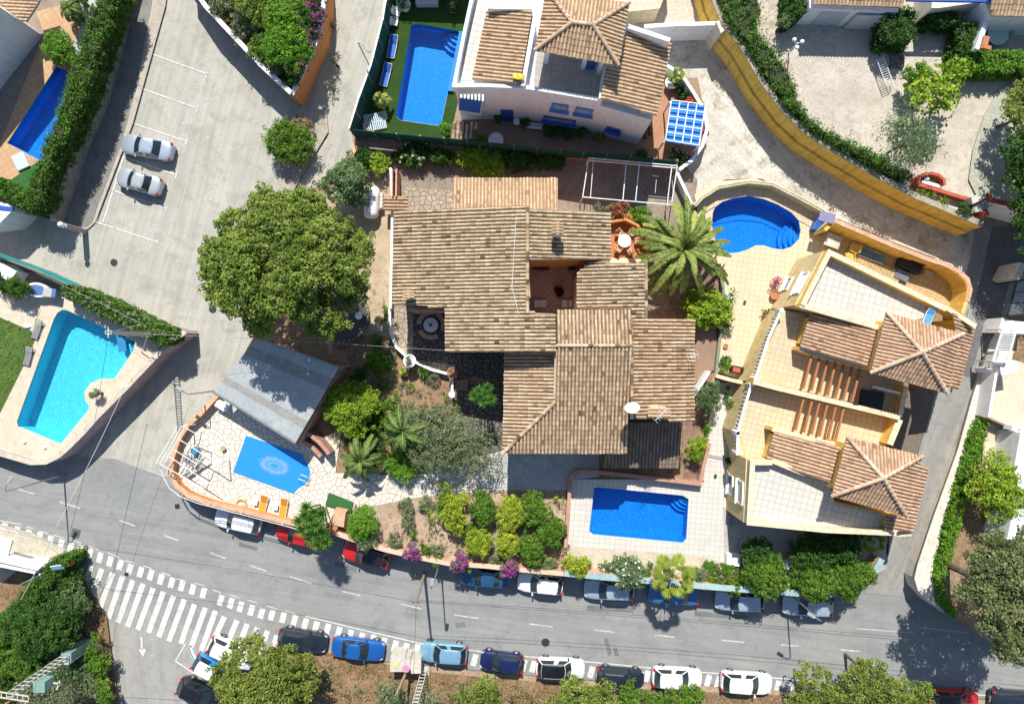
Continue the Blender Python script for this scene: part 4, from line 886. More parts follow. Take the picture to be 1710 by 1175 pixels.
wall([(1196,627),(1220,634),(1256,642)], .3, T0, 3.2, CREAM, 'cream wall closing the pool terrace by the barbecue')
wall([(1196,627),(1190,640)], .3, T0, 2.8, SALMON, 'short salmon wall below the barbecue corner')
wall([(1185,620),(1160,660)], .22, T0, 3.0, WHITE, 'diagonal white wall beside the tiled roof corner')
wall([(1175,780),(1168,806),(1150,804)], .3, T0, 2.3, PINK, 'curved pink planter wall above the pool deck steps')
# white villa walls
wall([(1076,44),(1124,41),(1196,39)], .22, T0, 4.4, WHITE, 'tall white gate wall between the villa roof and the yellow wall', capm=WHITEP)
o = MB(); o.prism(xy([(1196,36),(1211,30),(1218,44),(1204,56)], 4.8), T0, 4.8); props(o.build('gate_pillar', BEIGEW), 'beige pillar where the white gate wall meets the yellow wall', 'pillar')
wall([(1112,108),(1128,118),(1145,134),(1160,157),(1176,184),(1181,215),(1173,244),(1155,268),(1134,283)], .26, T0, 3.0, WHITE, 'white curved wall round the clay terrace with the blue pergola')
wall([(1040,18),(1100,12),(1120,-40)], .25, T0, 4.0, CREAM, 'cream wall at the top of the cobbled yard')
# red shrine-like planter wall, white wall to the right
wall([(1527,306),(1560,315),(1605,329),(1638,337)], .28, PZ-.1, 5.0, REDW, 'low brick-red wall beside the small gravel plot')
wall([(1656,334),(1712,347),(1800,372)], .3, T0, 5.2, WHITE, 'white wall with thin red cap at the right edge above the lane', capm=REDW)
rt = root('arched_planter', G(1557,305,PZ), 'half-round red planter with yellow bed and white stones', 'planter')
ar = [(1534,306),(1535,297),(1542,291),(1556,289),(1568,292),(1577,300),(1578,309)]
MB().ribbon(xy(ar, 5.3), .22, PZ-.1, 5.3).build('rim', REDW, rt); MB().prism(xy(ar, 4.7), PZ, 4.7).build('bed', mground('yellow_bed', (.3,.2,.04), (.4,.3,.07), (.12,.08,.03), s=2), rt)
MB().prism(xy([(1540,300),(1572,309),(1571,314),(1539,305)], 4.9), PZ, 4.9).build('ledge', WHITE, rt)
for x, y in ((1545,299),(1572,305)):
    MB().lathe([(.02,0),(.2,.05),(.25,.2),(.15,.35),(.02,.4)], G(x,y,4.7), 12).build('stone', WHITEP, rt, smooth=True)
rt = root('gate_post_pair', G(1640,350,PZ), 'pale rendered gate housing with flat roof slabs beside the lane', 'gate')
MB().prism(xy([(1622,329),(1645,320),(1646,331),(1624,341)], 5.6), T0, 5.6).build('slab', mplain('pale_green_render', (.5,.5,.4), .8), rt)
MB().prism(xy([(1625,343),(1645,334),(1641,352),(1622,356)], 5.2), T0, 5.2).build('slab', mplain('grey_green_render', (.4,.42,.34), .8), rt)
for x, y in ((1651,328),(1646,356)):
    mb = MB(); c = G(x, y, 5.3); mb.box(c-Vector((0,0,1.8)), (.5,.5,3.6), R(15)); mb.build('post', REDW, rt)

# ================= old tiled house =================
HR = root('tiled_house', G(900,520,T0), 'rambling old house under many weathered tan tile roofs', 'house')
def hw(P, zf, z0=T0, ins=.3, mat=SALMON, dz=.16, name='wall'):
    Q = inset(P, ins); return MB().prism(Q, z0-.02, 0, zf=lambda x, y: zf(x, y)-dz).build(name, mat, HR)
p1 = ((655,350,7.0),(655,508,7.0),(880,430,9.1)); q1 = plane3(*p1)
o, P, zf1 = roof([(658,352),(881,346),(881,521),(928,523),(928,588),(743,588),(743,513),(655,508)], p1, ROOF1, HR, seed=11, jit=.012)
hw(P, zf1, ins=.25, mat=PINK)
cap(on(881,346,q1), on(881,522,q1), ROOF1, o, seed=1)
p2 = ((880,350,9.1),(880,430,9.1),(1019,390,7.8)); q2 = plane3(*p2)
o, P, zf = roof([(884,347),(1020,354),(1020,433),(884,434)], p2, ROOF1, HR, seed=12, jit=.012); hw(P, zf, ins=.12, mat=ORANGE)
p3 = ((963,450,7.4),(963,510,7.4),(1079,480,8.5)); q3 = plane3(*p3)
o, P, zf = roof([(963,455),(985,437),(1080,439),(1079,530),(1054,530),(1054,516),(963,516)], p3, ROOF1, HR, seed=13, jit=.012); hw(P, zf, ins=.1)
cap(on(1079,439,q3), on(1079,530,q3), ROOF1, o, seed=3)
p4 = ((930,517,8.6),(1053,517,8.6),(990,575,9.3)); q4 = plane3(*p4)
o4, P, zf = roof([(930,517),(1054,517),(1054,577),(930,576)], p4, ROOF4, HR, seed=14, jit=.01); hw(P, zf, mat=CREAM)
p5 = ((930,577,9.3),(1053,577,9.3),(960,757,7.0)); q5 = plane3(*p5)
o5, P, zf = roof([(928,577),(1054,577),(1050,700),(1047,757),(839,757),(926,672)], p5, ROOF4, HR, seed=15, jit=.008); hw(P, zf, mat=CREAM)
cap(on(928,577,q5), on(1054,577,q5), ROOF1, o5, seed=5)
c1, c2 = on(839,757,q5), on(926,672,q5)
p6 = ((839,757,float(c1.z)),(839,640,float(c1.z)),(926,672,float(c2.z))); q6 = plane3(*p6)
o6, P, zf = roof([(842,590),(928,590),(926,672),(839,757)], p6, ROOF4, HR, seed=16, jit=.008); hw(P, zf, mat=CREAM)
cap(c1, c2, ROOF4, o5, r=.15, seed=6)
mb = MB(); a = on(927,592,q6); b = on(926,672,q6); mb.prism([(a.x-.08,a.y),(a.x+.1,a.y),(b.x+.1,b.y),(b.x-.08,b.y)], T0, 9.2, zf=lambda x, y: q5[0]+q5[1]*x+q5[2]*y-.1); mb.build('gable_wall', CREAM, HR)
p7 = ((1055,600,8.9),(1055,650,8.9),(1160,620,7.6)); q7 = plane3(*p7)
o7, P, zf = roof([(1055,531),(1160,532),(1160,703),(1055,699)], p7, ROOF5, HR, seed=17, jit=.01); hw(P, zf, mat=SALMON)
cap(on(1055,531,q7), on(1055,699,q7), ROOF5, o7, seed=7)
p8 = ((1050,702,4.9),(1130,702,4.9),(1090,780,3.8)); q8 = plane3(*p8)
o, P, zf = roof([(1030,705),(1140,705),(1134,781),(1006,781)], p8, ROOF6, HR, seed=18); hw(P, zf, ins=.6, mat=PINK)
p9 = ((760,348,5.2),(930,348,5.2),(840,297,4.3)); q9 = plane3(*p9)
o, P, zf = roof([(757,297),(932,297),(932,352),(757,352)], p9, ROOF2, HR, seed=19); hw(P, zf, mat=PINK)
# small tiled hut roof by the gas tank and a thin wall
o = MB(); pm = ((640,345,3.2),(640,330,3.2),(684,335,3.0))
roof([(640,327),(682,327),(682,352),(640,352)], pm, ROOF5, HR, seed=20)
# chimneys
def chimney(px, py, z0, z1, w, d, mat, capmat, nt=3):
    c = G(px, py, z1); mb = MB(); mb.box((c.x, c.y, (z0+z1)/2), (w, d, z1-z0)); ch = mb.build('chimney', mat, HR)
    for s in (-1, 1):
        mb = MB()
        for i in range(nt):
            y = c.y - d/2 + d*(i+.5)/nt; mb.tube((c.x, y, z1+.32), (c.x + s*w*.75, y, z1+.1), .1, .12, 8)
        mb.build('chimney_cap', capmat, ch)
    MB().box((c.x, c.y, z1+.3), (.2, d*1.1, .1)).build('ridge_cap', RCAP, ch)
    return ch
chimney(931,382, 8.0, 9.9, .55, .85, BEIGEW, ROOF5, 4)
chimney(1100,688, 6.5, 9.2, 1.1, .75, CREAM, ROOF2, 3)
chimney(683,492, 6.4, 8.0, .5, .6, PINK, ROOF2, 3)
# courtyard
LAY[0] = 60
mb = MB(); z = T0+.28; mb.prism(xy([(878,434),(965,434),(965,525),(878,525)], z), T0, z); mb.build('courtyard_floor', DIAM, HR)
z0 = T0+.3
for (a, b, c, d), nm in (((889,441.5,916,449), 'window'), ((949,441.5,961,449), 'window')):
    p = G(884,444,4.9); y = xy([(884,434)], 4.9)
yy = G(884,434,q2[0]*0+5.9).y - .0
wy = min(p_[1] for p_ in inset([(on(884,347,q2).x,on(884,347,q2).y),(on(1020,354,q2).x,on(1020,354,q2).y),(on(1020,433,q2).x,on(1020,433,q2).y),(on(884,434,q2).x,on(884,434,q2).y)], .12))
for x0, x1 in ((889,916),(949,961)):
    xa, xb = G(x0,445,3).x, G(x1,445,3).x; n = int((xb-xa)/.17)
    fr = MB().box(((xa+xb)/2, wy-.04, 2.9), (xb-xa, .06, 1.7)).build('window', BLACK, HR)
    mb = MB()
    for i in range(n+1): mb.box((xa+(xb-xa)*i/n, wy-.12, 2.9), (.03,.03,1.5))
    mb.build('window_bars', DARKM, fr)
# pink wall under the left roof with railing
a, b = G(680,513,6.8), G(742,513,6.8)
MB().box(((a.x+b.x)/2, a.y-.1, 4.1), (b.x-a.x, .25, 5.0)).build('porch_wall', PINK, HR)
mb = MB(); c, d = G(700,515,2.6), G(736,515,2.6)
for i in range(16): mb.tube((c.x+(d.x-c.x)*i/15, c.y-.35, T0+.3), (c.x+(d.x-c.x)*i/15, c.y-.35, T0+1.1), .02, .02, 5)
mb.box(((c.x+d.x)/2, c.y-.35, T0+1.1), (d.x-c.x, .06, .05)); mb.build('railing', METALW, HR)
# lower steps
mb = MB()
for i in range(3): mb.prism(xy([(758,634+i*6),(782,634+i*6),(782,640+i*6),(758,640+i*6)], T0+.45-.12*i), T0, T0+.45-.12*i)
mb.build('steps', BROWNT, HR)
mb = MB(); mb.prism(xy([(1080,440),(1200,440)][:0] or [(1160,545),(1196,545),(1200,612),(1160,640)], T0+.3), T0, T0+.3); mb.build('terrace_floor', BROWNT, HR)
mb = MB(); mb.prism(xy([(1018,352),(1060,352),(1085,380),(1080,440),(1018,440)], T0+.35), T0, T0+.35); mb.build('terrace_floor', ORD, HR)
mb = MB(); mb.ribbon(xy([(1018,370),(1045,366),(1065,376),(1083,400),(1085,430)], 2.9), .2, T0, 2.9); mb.build('parapet', ORANGE, HR)
mb = MB(); mb.prism(xy([(1018,431),(1075,431),(1080,442),(1018,442)], 2.2), T0, 2.2); mb.build('parapet', CREAM, HR)
# satellite dish, aerials
c = G(1056,683,10.1); rt = root('satellite_dish', c-Vector((0,0,1.6)), 'white satellite dish tilted on the roof corner', 'satellite dish')
M = Matrix.Rotation(R(-50), 3, Vector((1,.25,0)).normalized()); mb = MB(); vs = []; n = 20; prof = [(0,0),(.22,.02),(.42,.08),(.56,.15)]
mb.add([c + M @ Vector((r*math.cos(2*PI*i/n), r*math.sin(2*PI*i/n), z)) for r, z in prof[1:] for i in range(n)] + [c], [(k*n+i, k*n+(i+1)%n, (k+1)*n+(i+1)%n, (k+1)*n+i) for k in range(2) for i in range(n)] + [((i+1)%n, i, 3*n) for i in range(n)])
d_ = mb.build('reflector', WHITEP, rt, smooth=True); sm = d_.modifiers.new('solid', 'SOLIDIFY'); sm.thickness = .03
mb = MB(); mb.tube(c-Vector((0,0,1.6)), c, .04); mb.tube(c, c+M@Vector((0,0,.6)), .02); mb.tube(c+M@Vector((0,-.6,.13)), c+M@Vector((0,0,.6)), .015); mb.build('mast', METAL, rt)
def aerial(px, py, z0, z1, label, rz=0, n=6, L=1.2):
    c = G(px, py, z1); rt = root('roof_aerial', (c.x, c.y, z0), label, 'aerial'); mb = MB(); mb.tube((c.x, c.y, z0), (c.x, c.y, z1), .025, .025, 6); mb.build('mast', METAL, rt)
    mb = MB(); d = Vector((math.cos(rz), math.sin(rz), 0)); s = Vector((-d.y, d.x, 0)); mb.tube(c-d*L/2, c+d*L/2, .018, .018, 5)
    for i in range(n): q = c - d*L/2 + d*L*i/(n-1); mb.tube(q-s*.28, q+s*.28, .01, .01, 4)
    mb.build('antenna', METALW, rt); return rt
aerial(1104,692, 9.0, 10.4, 'silver aerial on the tile-capped chimney above the dark roof', .8)
aerial(1157,594, 7.4, 9.3, 'white aerial at the right edge of the rusty tiled roof', .3, 4, .8)
# garden round table with curved benches
rt = root('round_table', G(721,543,T0), 'round stone table in the shaded corner terrace', 'table'); c = G(721,543,T0)
MB().lathe([(.25,0),(.2,.1),(.18,.62),(.3,.66)], c, 16).build('pedestal', BEIGEW, rt); MB().lathe([(.1,.66),(.6,.66),(.62,.7),(.6,.74),(.1,.745)], c, 28).build('tabletop', WHITE, rt)
rt2 = root('potted_plant', c+Vector((0,0,.75)), 'small green plant on the round stone table', 'plant')
MB().lathe([(.06,0),(.09,.1),(.08,.1)], c+Vector((0,0,.745)), 12).build('pot', TERRA, rt2)
V, F, rn = leaves(np.array([[c.x, c.y, c.z+.95]]), .13, 40, .08, 5); npmesh('leaves', V, F, rn, L_DARK, rt2)
for a0, a1, lb in ((75,175,'upper left curved bench beside the round stone table'), (-25,60,'right curved bench beside the round stone table'), (205,300,'lower curved bench beside the round stone table')):
    mb = MB(); pts = [(c.x + 1.05*math.cos(R(t)), c.y + 1.05*math.sin(R(t))) for t in np.linspace(a0, a1, 9)]
    rt = root('curved_bench', (pts[4][0], pts[4][1], T0), lb, 'bench'); mb.ribbon(pts, .4, T0+.38, T0+.46); mb.build('seat', SALMON, rt)
    mb = MB(); mb.ribbon(pts[1:3], .3, T0, T0+.38); mb.build('leg', SALMON, rt); mb = MB(); mb.ribbon(pts[6:8], .3, T0, T0+.38); mb.build('leg', SALMON, rt)

# ================= white villa =================
VR = root('white_villa', G(930,120,T0), 'white two-storey villa with blue shutters and sandy tile roofs', 'house')
zt = 8.9
vb = [(803,-60),(759,146),(803,145),(874,147),(997,167),(1093,194),(1117,75),(1047,46),(1060,-60)]
V0 = xy(vb, zt)
mb = MB(); mb.prism(V0, T0-.05, 8.0); mb.build('wall', WHITE, VR)
mb = MB(); mb.prism(xy([(898,70),(1010,90),(1003,165),(890,148)], 8.06), 7.9, 8.06); mb.build('terrace_floor', GREYT, VR)
mb = MB(); mb.prism(xy([(797,-60),(895,-60),(893,18),(813,18),(788,134),(768,134)], 8.05), 7.9, 8.05); mb.build('terrace_floor', WHITET, VR)
def par(pts, th, z1, z0=7.95, parent=VR, mat=WHITE, off=0): return MB().ribbon(xy(pts, z1), th, z0, z1, off=off).build('parapet', mat, parent)
par([(803,-60),(779,50),(760,146)], .25, 8.9, off=-.12); par([(760,143),(803,142),(874,145),(900,149),(997,165),(1003,166)], .25, 8.9, off=0)
par([(892,8),(893,30),(873,143)], .3, 9.3); par([(815,11),(892,13)], .3, 9.2); par([(1003,165),(1012,112)], .3, 9.3)
par([(1044,42),(1119,67)], .3, 9.9); 
pa = ((790,134,8.5),(813,17,8.5),(880,80,9.25)); o, P, zf = roof([(813,18),(889,19),(868,140),(788,134)], pa, ROOF2, VR, seed=31)
pb = ((1010,110,9.7),(1003,160,9.7),(1108,130,8.7)); o, P, zf = roof([(1012,112),(1033,112),(1047,48),(1122,71),(1097,193),(1003,164)], pb, ROOF2, VR, seed=32)
def hip(corn, ridge, ze, zr, mat, parent, seed, pitch=.27, walls=None, z0=T0, ins=.5):
    """corn NW NE SE SW in px at ze; ridge one or two px points at zr"""
    r0, r1 = (ridge[0], ridge[-1]); NW, NE, SE, SW = corn; T = []
    for k, (a, b, rr) in enumerate(((NW, NE, [r1, r0] if len(ridge) > 1 else [r0]), (NE, SE, [r1]), (SE, SW, [r0, r1] if len(ridge) > 1 else [r0]), (SW, NW, [r0]))):
        pl = ((a[0], a[1], ze), (b[0], b[1], ze), (rr[0][0], rr[0][1], zr)); T.append(roof([a, b] + rr[::-1][::-1], pl, mat, parent, pitch=pitch, seed=seed+k, thick=.12)[0])
    R0, R1 = G(*r0, zr), G(*r1, zr)
    for c, rp in ((NW, R0), (SW, R0), (NE, R1), (SE, R1)): cap(rp, G(*c, ze)+Vector((0,0,.05)), RCAP, T[0], r=.15, seed=seed+5)
    if len(ridge) > 1: cap(R0, R1, RCAP, T[0], r=.15, seed=seed)
    if walls is not None:
        MB().prism(inset(xy(corn, ze), ins), z0-.02, ze-.1).build('tower_wall', walls, parent)
        MB().prism(inset(xy(corn, ze), .06), ze-.16, ze-.06).build('eave', MATS['eave'], parent)
hip([(912,-17),(1051,5),(1033,110),(893,85)], [(955,38),(990,42)], 11.0, 11.75, ROOF2, VR, 40)
Tw = xy([(912,-17),(1051,5),(1040,70),(903,45)], 11.0); MB().prism(inset(Tw, .5), 7.9, 10.9).build('tower_wall', WHITE, VR)
MB().prism(inset(xy([(912,-17),(1051,5),(1033,110),(893,85)], 11.0), .06), 10.84, 10.94).build('eave', WHITE, VR)
for x, y in ((913,93),(976,103),(1003,110)):
    c = G(x, y, 9.2); MB().box((c.x, c.y, 9.4), (.3,.3,3.0)).build('pillar', WHITE, VR)
c = G(985,110,9.3); MB().box((c.x, c.y+.3, 8.7), (1.0,.08,1.3)).build('door', BLUEP, VR)
# facade: base line on the villa side
F0, F1 = Vector((V0[2][0], V0[2][1])), Vector((V0[3][0], V0[3][1]))
def fac(px, py, seg):                       # a point on a vertical facade seen at (px,py)
    a, b = Vector(V0[seg]), Vector(V0[seg+1]); X = (px-855)/19; Y = (587.5-py)/19
    n = Vector((-(b-a).y, (b-a).x)); k = n.dot(a)/n.dot(Vector((X, Y))); z = H*(1-k); return Vector((X*k, Y*k, z))
def opening(corners, seg, kind, mat, fmat, parent=VR, sill=True):
    P = [fac(x, y, seg) for x, y in corners]; a, b = Vector(V0[seg]), Vector(V0[seg+1]); d = (b-a).normalized(); n = Vector((d.y, -d.x, 0))
    if n.y > 0: n = -n
    x0, x1 = min(p.xy.dot(d) for p in P), max(p.xy.dot(d) for p in P); z0, z1 = min(p.z for p in P), max(p.z for p in P)
    base = Vector((a.x, a.y, 0)) - Vector((d.x, d.y, 0))*a.dot(d); D = Vector((d.x, d.y, 0)); rz = math.atan2(d.y, d.x)
    c = base + D*(x0+x1)/2 + Vector((0, 0, (z0+z1)/2)); w, h = x1-x0, z1-z0
    if kind == 'door': fr = MB().box(c+n*.03, (w, .1, h), rz).build('door', mat, parent); return fr
    fr = MB(); t = .1
    fr.box(c+n*.05+Vector((0,0,h/2-t/2)), (w, .16, t), rz); fr.box(c+n*.05-Vector((0,0,h/2-t/2)), (w, .16, t), rz); fr.box(c+n*.05+D*(w/2-t/2), (t, .155, h-2*t), rz); fr.box(c+n*.05-D*(w/2-t/2), (t, .155, h-2*t), rz)
    fr = fr.build('window', fmat, parent); MB().box(c+n*.02, (w-.1, .05, h-.1), rz).build('pane', mat, fr)
    if sill: MB().box(c-Vector((0,0,h/2+.05))+n*.15, (w+.25, .34, .08), rz).build('sill', fmat, fr)
    return fr
LPANE = mplain('sky_toned_pane', (.38,.42,.48), .1, 0, .8); LBLUE = mplain('light_blue_frame', (.08,.26,.62), .45)  # pane colour lightened to stand in for reflected sky
opening([(922,171),(948,185)], 3, 'w', LPANE, LBLUE); opening([(962,178),(988,192)], 3, 'w', LPANE, LBLUE)
opening([(908,192),(960,208)], 3, 'w', LPANE, BLUEP); opening([(1014,210),(1035,222)], 4, 'w', GLASS, BLUEP)
opening([(836,183),(857,212)], 2, 'door', BLUEP, BLUEP)
MB().prism(xy([(655,-75),(792,-75),(790,-26),(655,-32)], 4.2), T0, 4.2).build('unseen_shade_block', WHITE, VR)  # block added out of view to shade the top of lawn and pool
# balcony with awning
mb = MB(); a = xy([(760,150),(806,158),(803,192),(768,186)], 4.6); mb.prism(a, 4.4, 4.6); mb.build('balcony', WHITE, VR)
ba = MB()
for i in range(7):
    q = G(770+i*6, 151+i*.9, 8.6); ba.box((q.x, q.y-.25, 8.4), (.14,.5,.12))
ba.build('cornice_blocks', WHITE, VR)
q = [G(767,162,6.9), G(805,168,6.9), G(802,190,4.9), G(766,184,4.9)]; mb = MB(); mb.add(q, [(0,3,2,1)]); aw = mb.build('awning', BLUEC, VR); m_ = aw.modifiers.new('s', 'SOLIDIFY'); m_.thickness = .04
mb = MB(); mb.beam(q[3], q[2], .08, .08); mb.beam(q[0], q[3], .04, .04); mb.beam(q[1], q[2], .04, .04); mb.build('awning_frame', WHITEP, aw)
# towel on the parapet
rt = root('beach_towel', G(866,128,9.6), 'orange and yellow striped towel draped over the white parapet', 'towel')
tm, n_, b_ = newmat('striped_towel'); co = coords(n_, world=True); wv = n_.nodes.new('ShaderNodeTexWave'); wv.inputs['Scale'].default_value = 1.2; wv.bands_direction = 'DIAGONAL'; n_.links.new(co, wv.inputs[0])
n_.links.new(mix(n_, wv.outputs['Fac'], (.75,.35,.03), (.45,.6,.08)), b_.inputs['Base Color'])
mb = MB(); V_ = []
for i in range(9):
    for j in range(5):
        p = G(856+i*2.5, 122+j*2.6+i*.3, 9.42+ .18*math.exp(-((i-5)/2)**2) + .03*math.sin(i*1.7+j*2)); V_.append(p)
mb.add(V_, [(i*5+j, i*5+j+1, (i+1)*5+j+1, (i+1)*5+j) for i in range(8) for j in range(4)]); o = mb.build('cloth', tm, rt, smooth=True); m_ = o.modifiers.new('s', 'SOLIDIFY'); m_.thickness = .02
# pool slide-side blue shade strip
mb = MB(); q = [G(767,52,2.0), G(777,54,2.0), G(757,152,2.0), G(747,152,2.0)]; mb.prism([(p.x, p.y) for p in q], T0, 2.0); props(mb.build('pool_bench', SKYB), 'long bright blue strip bench between the pool and the white villa wall', 'bench')
# blue pergola
rt = root('blue_pergola', G(1146,204,T0), 'white pergola grid over blue shade cloth on the clay terrace', 'pergola')
pc = [G(1121,168,4.3), G(1178,175,4.3), G(1167,243,4.3), G(1111,234,4.3)]
L = lambda a, b, t: a.lerp(b, t)
for i in range(5):
    mb = MB(); mb.beam(L(pc[0], pc[1], i/4), L(pc[3], pc[2], i/4), .075, .12); mb.build('beam', WHITEP, rt)
for i in range(6):
    mb = MB(); dz = Vector((0,0,.05)); mb.beam(L(pc[0], pc[3], i/5)+dz, L(pc[1], pc[2], i/5)+dz, .065, .1); mb.build('crossbar', WHITEP, rt)
mb = MB(); mb.prism([(p.x, p.y) for p in pc], 4.02, 4.05); mb.build('shade_cloth', SKYB, rt)
for p in pc: MB().box((p.x*.995, p.y*.995, 2.9), (.12,.12,2.6)).build('post', WHITEP, rt)
# little tiled shelter, pergola frame
rt = root('tiled_lean_to', G(776,215,T0), 'small lean-to with mixed pale tiles against the green fence', 'shelter')
o, P, zf = roof([(759,202),(798,206),(793,233),(753,232)], ((759,202,3.9),(798,206,3.9),(770,232,3.5)), ROOF4, rt, seed=51, pitch=.36)
MB().prism(inset(P, .15), T0, 3.4).build('wall', WHITE, rt)
rt = root('frame_structure', G(1050,300,T0), 'white tubular carport frame without a cover', 'frame')
fz = 4.0; fp = [(983,264),(1131,277),(1121,342),(973,329)]
def bar(a, b, w=.07, z=fz): mb = MB(); mb.beam(G(*a, z), G(*b, z), w, w); return mb.build('bar', METALW, rt)
for i in range(4): bar(fp[i], fp[(i+1) % 4])
bar((981,268),(1131,281)); bar((991,265),(986,330), .05); bar((1046,270),(1040,335)); bar((1068,272),(1061,337)); bar((1122,276),(1114,341)); bar((1096,300),(1094,322), .03)
for x, y in fp:
    p = G(x, y, fz); mb = MB(); mb.tube((p.x, p.y, T0), (p.x, p.y, fz), .05); mb.build('post', METALW, rt)
# ================= the two yellow villas =================
def villa(label, A, seed):
    """A: dictionary of outlines in photo pixels"""
    rt = root('yellow_villa', G(*A['c'], T0), label, 'house')
    B = lambda k, z0, z1, m, nm='wall', zz=None: MB().prism(xy(A[k], zz or z1), z0-.03, z1).build(nm, m, rt)
    for k, z, z1, m, nm in A['blocks']: B(k, T0, z, m, nm, z1)
    for k, z, zz, m in A['floors']: MB().prism(xy(A[k], zz), z-.1, z+.03).build('terrace_floor', m, rt)
    for pts, th, z0, z1, m, off in A['par']:
        w = MB().ribbon(xy(pts, z1), th, z0, z1-.07, off=off).build('parapet', m, rt); MB().ribbon(xy(pts, z1), th+.1, z1-.07, z1, off=off).build('coping', CREAM, w)
    for i, (pts, pl) in enumerate(A['roofs']):
        o, P, zf = roof(pts, pl, ROOF3, rt, seed=seed+i)
        MB().prism(inset(P, .3), T0, 0, zf=lambda x, y, zf=zf: zf(x, y)-.18).build('wall', YELLOW, rt)
    hip(*A['hip'], ROOF3, rt, seed+10, walls=YELLOW)
    for bz, L_ in A['beams']:
        for a, b in L_: mb = MB(); mb.beam(G(*a, bz), G(*b, bz), .16, .2); mb.build('beam', WOODR, rt)
    for pts, z0 in A['balus']:
        rl = MB().ribbon(xy(pts, z0+.95), .2, z0+.83, z0+.95).build('balustrade', WHITEP, rt); P = xy(pts, z0+.95); mb = MB()
        for a, b in zip(P, P[1:]):
            n = max(2, int(math.dist(a, b)/.3))
            for i in range(n+1):
                x, y = a[0]+(b[0]-a[0])*i/n, a[1]+(b[1]-a[1])*i/n; mb.lathe([(.06,0),(.045,.15),(.075,.4),(.04,.7),(.06,.83)], (x, y, z0), 6)
        mb.build('balusters', WHITEP, rl)
        for a in (P[0], P[-1]): MB().box((a[0], a[1], z0+.5), (.32,.32,1.05), R(20)).build('pillar', WHITEP, rl)
    return rt
VA = dict(c=(1440,560),
 up=[(1383,416),(1579,515),(1500,548),(1470,548),(1352,513),(1335,508)], upf=[(1385,424),(1575,520),(1500,545),(1470,542),(1352,508),(1340,504)],
 mid=[(1309,515),(1500,545),(1516,640),(1503,697),(1258,637)], midf=[(1312,518),(1500,548),(1512,640),(1500,690),(1262,634)],
 blocks=[('up', 6.75, 7.6, PALEY, 'wall'), ('mid', 4.75, 5.7, PALEY, 'wall')],
 floors=[('upf', 6.76, 7.2, WHITET), ('midf', 4.78, 5.0, PINKT)],
 par=[([(1338,508),(1384,417),(1582,513)], .3, 6.7, 7.6, YELLOW, -.15), ([(1580,513),(1630,545)], .25, 5.5, 7.0, YELLOW, 0), ([(1336,509),(1470,547)], .3, 6.7, 7.5, YELLOW, 0),
      ([(1258,637),(1300,648),(1400,672),(1503,697)], .3, 4.7, 6.2, YELLOW, 0), ([(1503,697),(1514,645)], .25, 4.7, 5.9, YELLOW, 0), ([(1336,579),(1365,590),(1452,613)], .28, 4.7, 6.3, YELLOW, -.1)],
 roofs=[([(1353,522),(1471,549),(1455,611),(1336,577)], ((1353,522,6.5),(1336,577,6.5),(1462,580,7.5))), ([(1590,522),(1628,547),(1600,651),(1575,640),(1596,560)], ((1600,540,6.9),(1580,630,6.9),(1615,600,6.2)))],
 hip=([(1480,521),(1608,557),(1581,657),(1453,622)], [(1540,588)], 9.0, 10.3),
 beams=[(6.0, [((1356,590),(1341,649)), ((1369,594),(1355,652)), ((1383,597),(1368,656)), ((1396,600),(1382,660)), ((1410,604),(1395,664)), ((1424,608),(1408,667)), ((1437,612),(1422,671))])],
 balus=[([(1305,518),(1284,565),(1262,632)], 4.78)])
villa('upper yellow villa with white roof terrace, pyramid tile roof and wooden beams', VA, 60)
VB_ = dict(c=(1400,780),
 up=[(1252,768),(1290,770),(1392,808),(1400,840),(1482,860),(1497,893),(1380,889),(1247,876)], upf=[(1256,772),(1290,774),(1390,812),(1398,842),(1478,862),(1490,889),(1380,884),(1251,872)],
 mid=[(1257,641),(1502,700),(1482,748),(1400,752),(1300,760),(1243,764),(1231,722)], midf=[(1260,645),(1499,702),(1480,744),(1400,750),(1300,762),(1246,765),(1236,722)],
 blocks=[('up', 6.1, 6.9, PALEY, 'wall'), ('mid', 4.6, 5.6, PALEY, 'wall')],
 floors=[('upf', 6.12, 6.5, WHITET), ('midf', 4.63, 4.8, PINKT)],
 par=[([(1290,769),(1254,769),(1248,875),(1380,888),(1497,893)], .3, 6.05, 6.9, CREAM, .14), ([(1290,769),(1392,810)], .28, 6.0, 6.8, YELLOW, 0),
      ([(1290,716),(1345,731),(1412,746)], .28, 4.6, 6.4, YELLOW, 0), ([(1503,700),(1486,742)], .4, 4.6, 5.9, YELLOW, 0), ([(1497,892),(1522,891)], .25, 4, 5.8, CREAM, 0)],
 roofs=[([(1293,719),(1405,748),(1393,808),(1278,771)], ((1293,719,6.4),(1278,771,6.4),(1399,780,7.4))), ([(1537,776),(1551,783),(1524,888),(1477,886),(1479,858),(1513,862)], ((1520,790,6.6),(1500,870,6.6),(1538,830,6.0)))],
 hip=([(1414,729),(1540,761),(1513,862),(1388,828)], [(1475,798)], 8.9, 10.2),
 beams=[(5.9, [((1343,659),(1328,718)), ((1357,663),(1342,722)), ((1369,667),(1355,725)), ((1382,671),(1368,729)), ((1396,674),(1382,733)), ((1409,678),(1395,736))])],
 balus=[([(1255,642),(1243,682),(1232,722)], 4.63), ([(1232,724),(1232,756)], 4.63)])
rb = villa('lower yellow villa with cream roof terrace facing the street', VB_, 80)
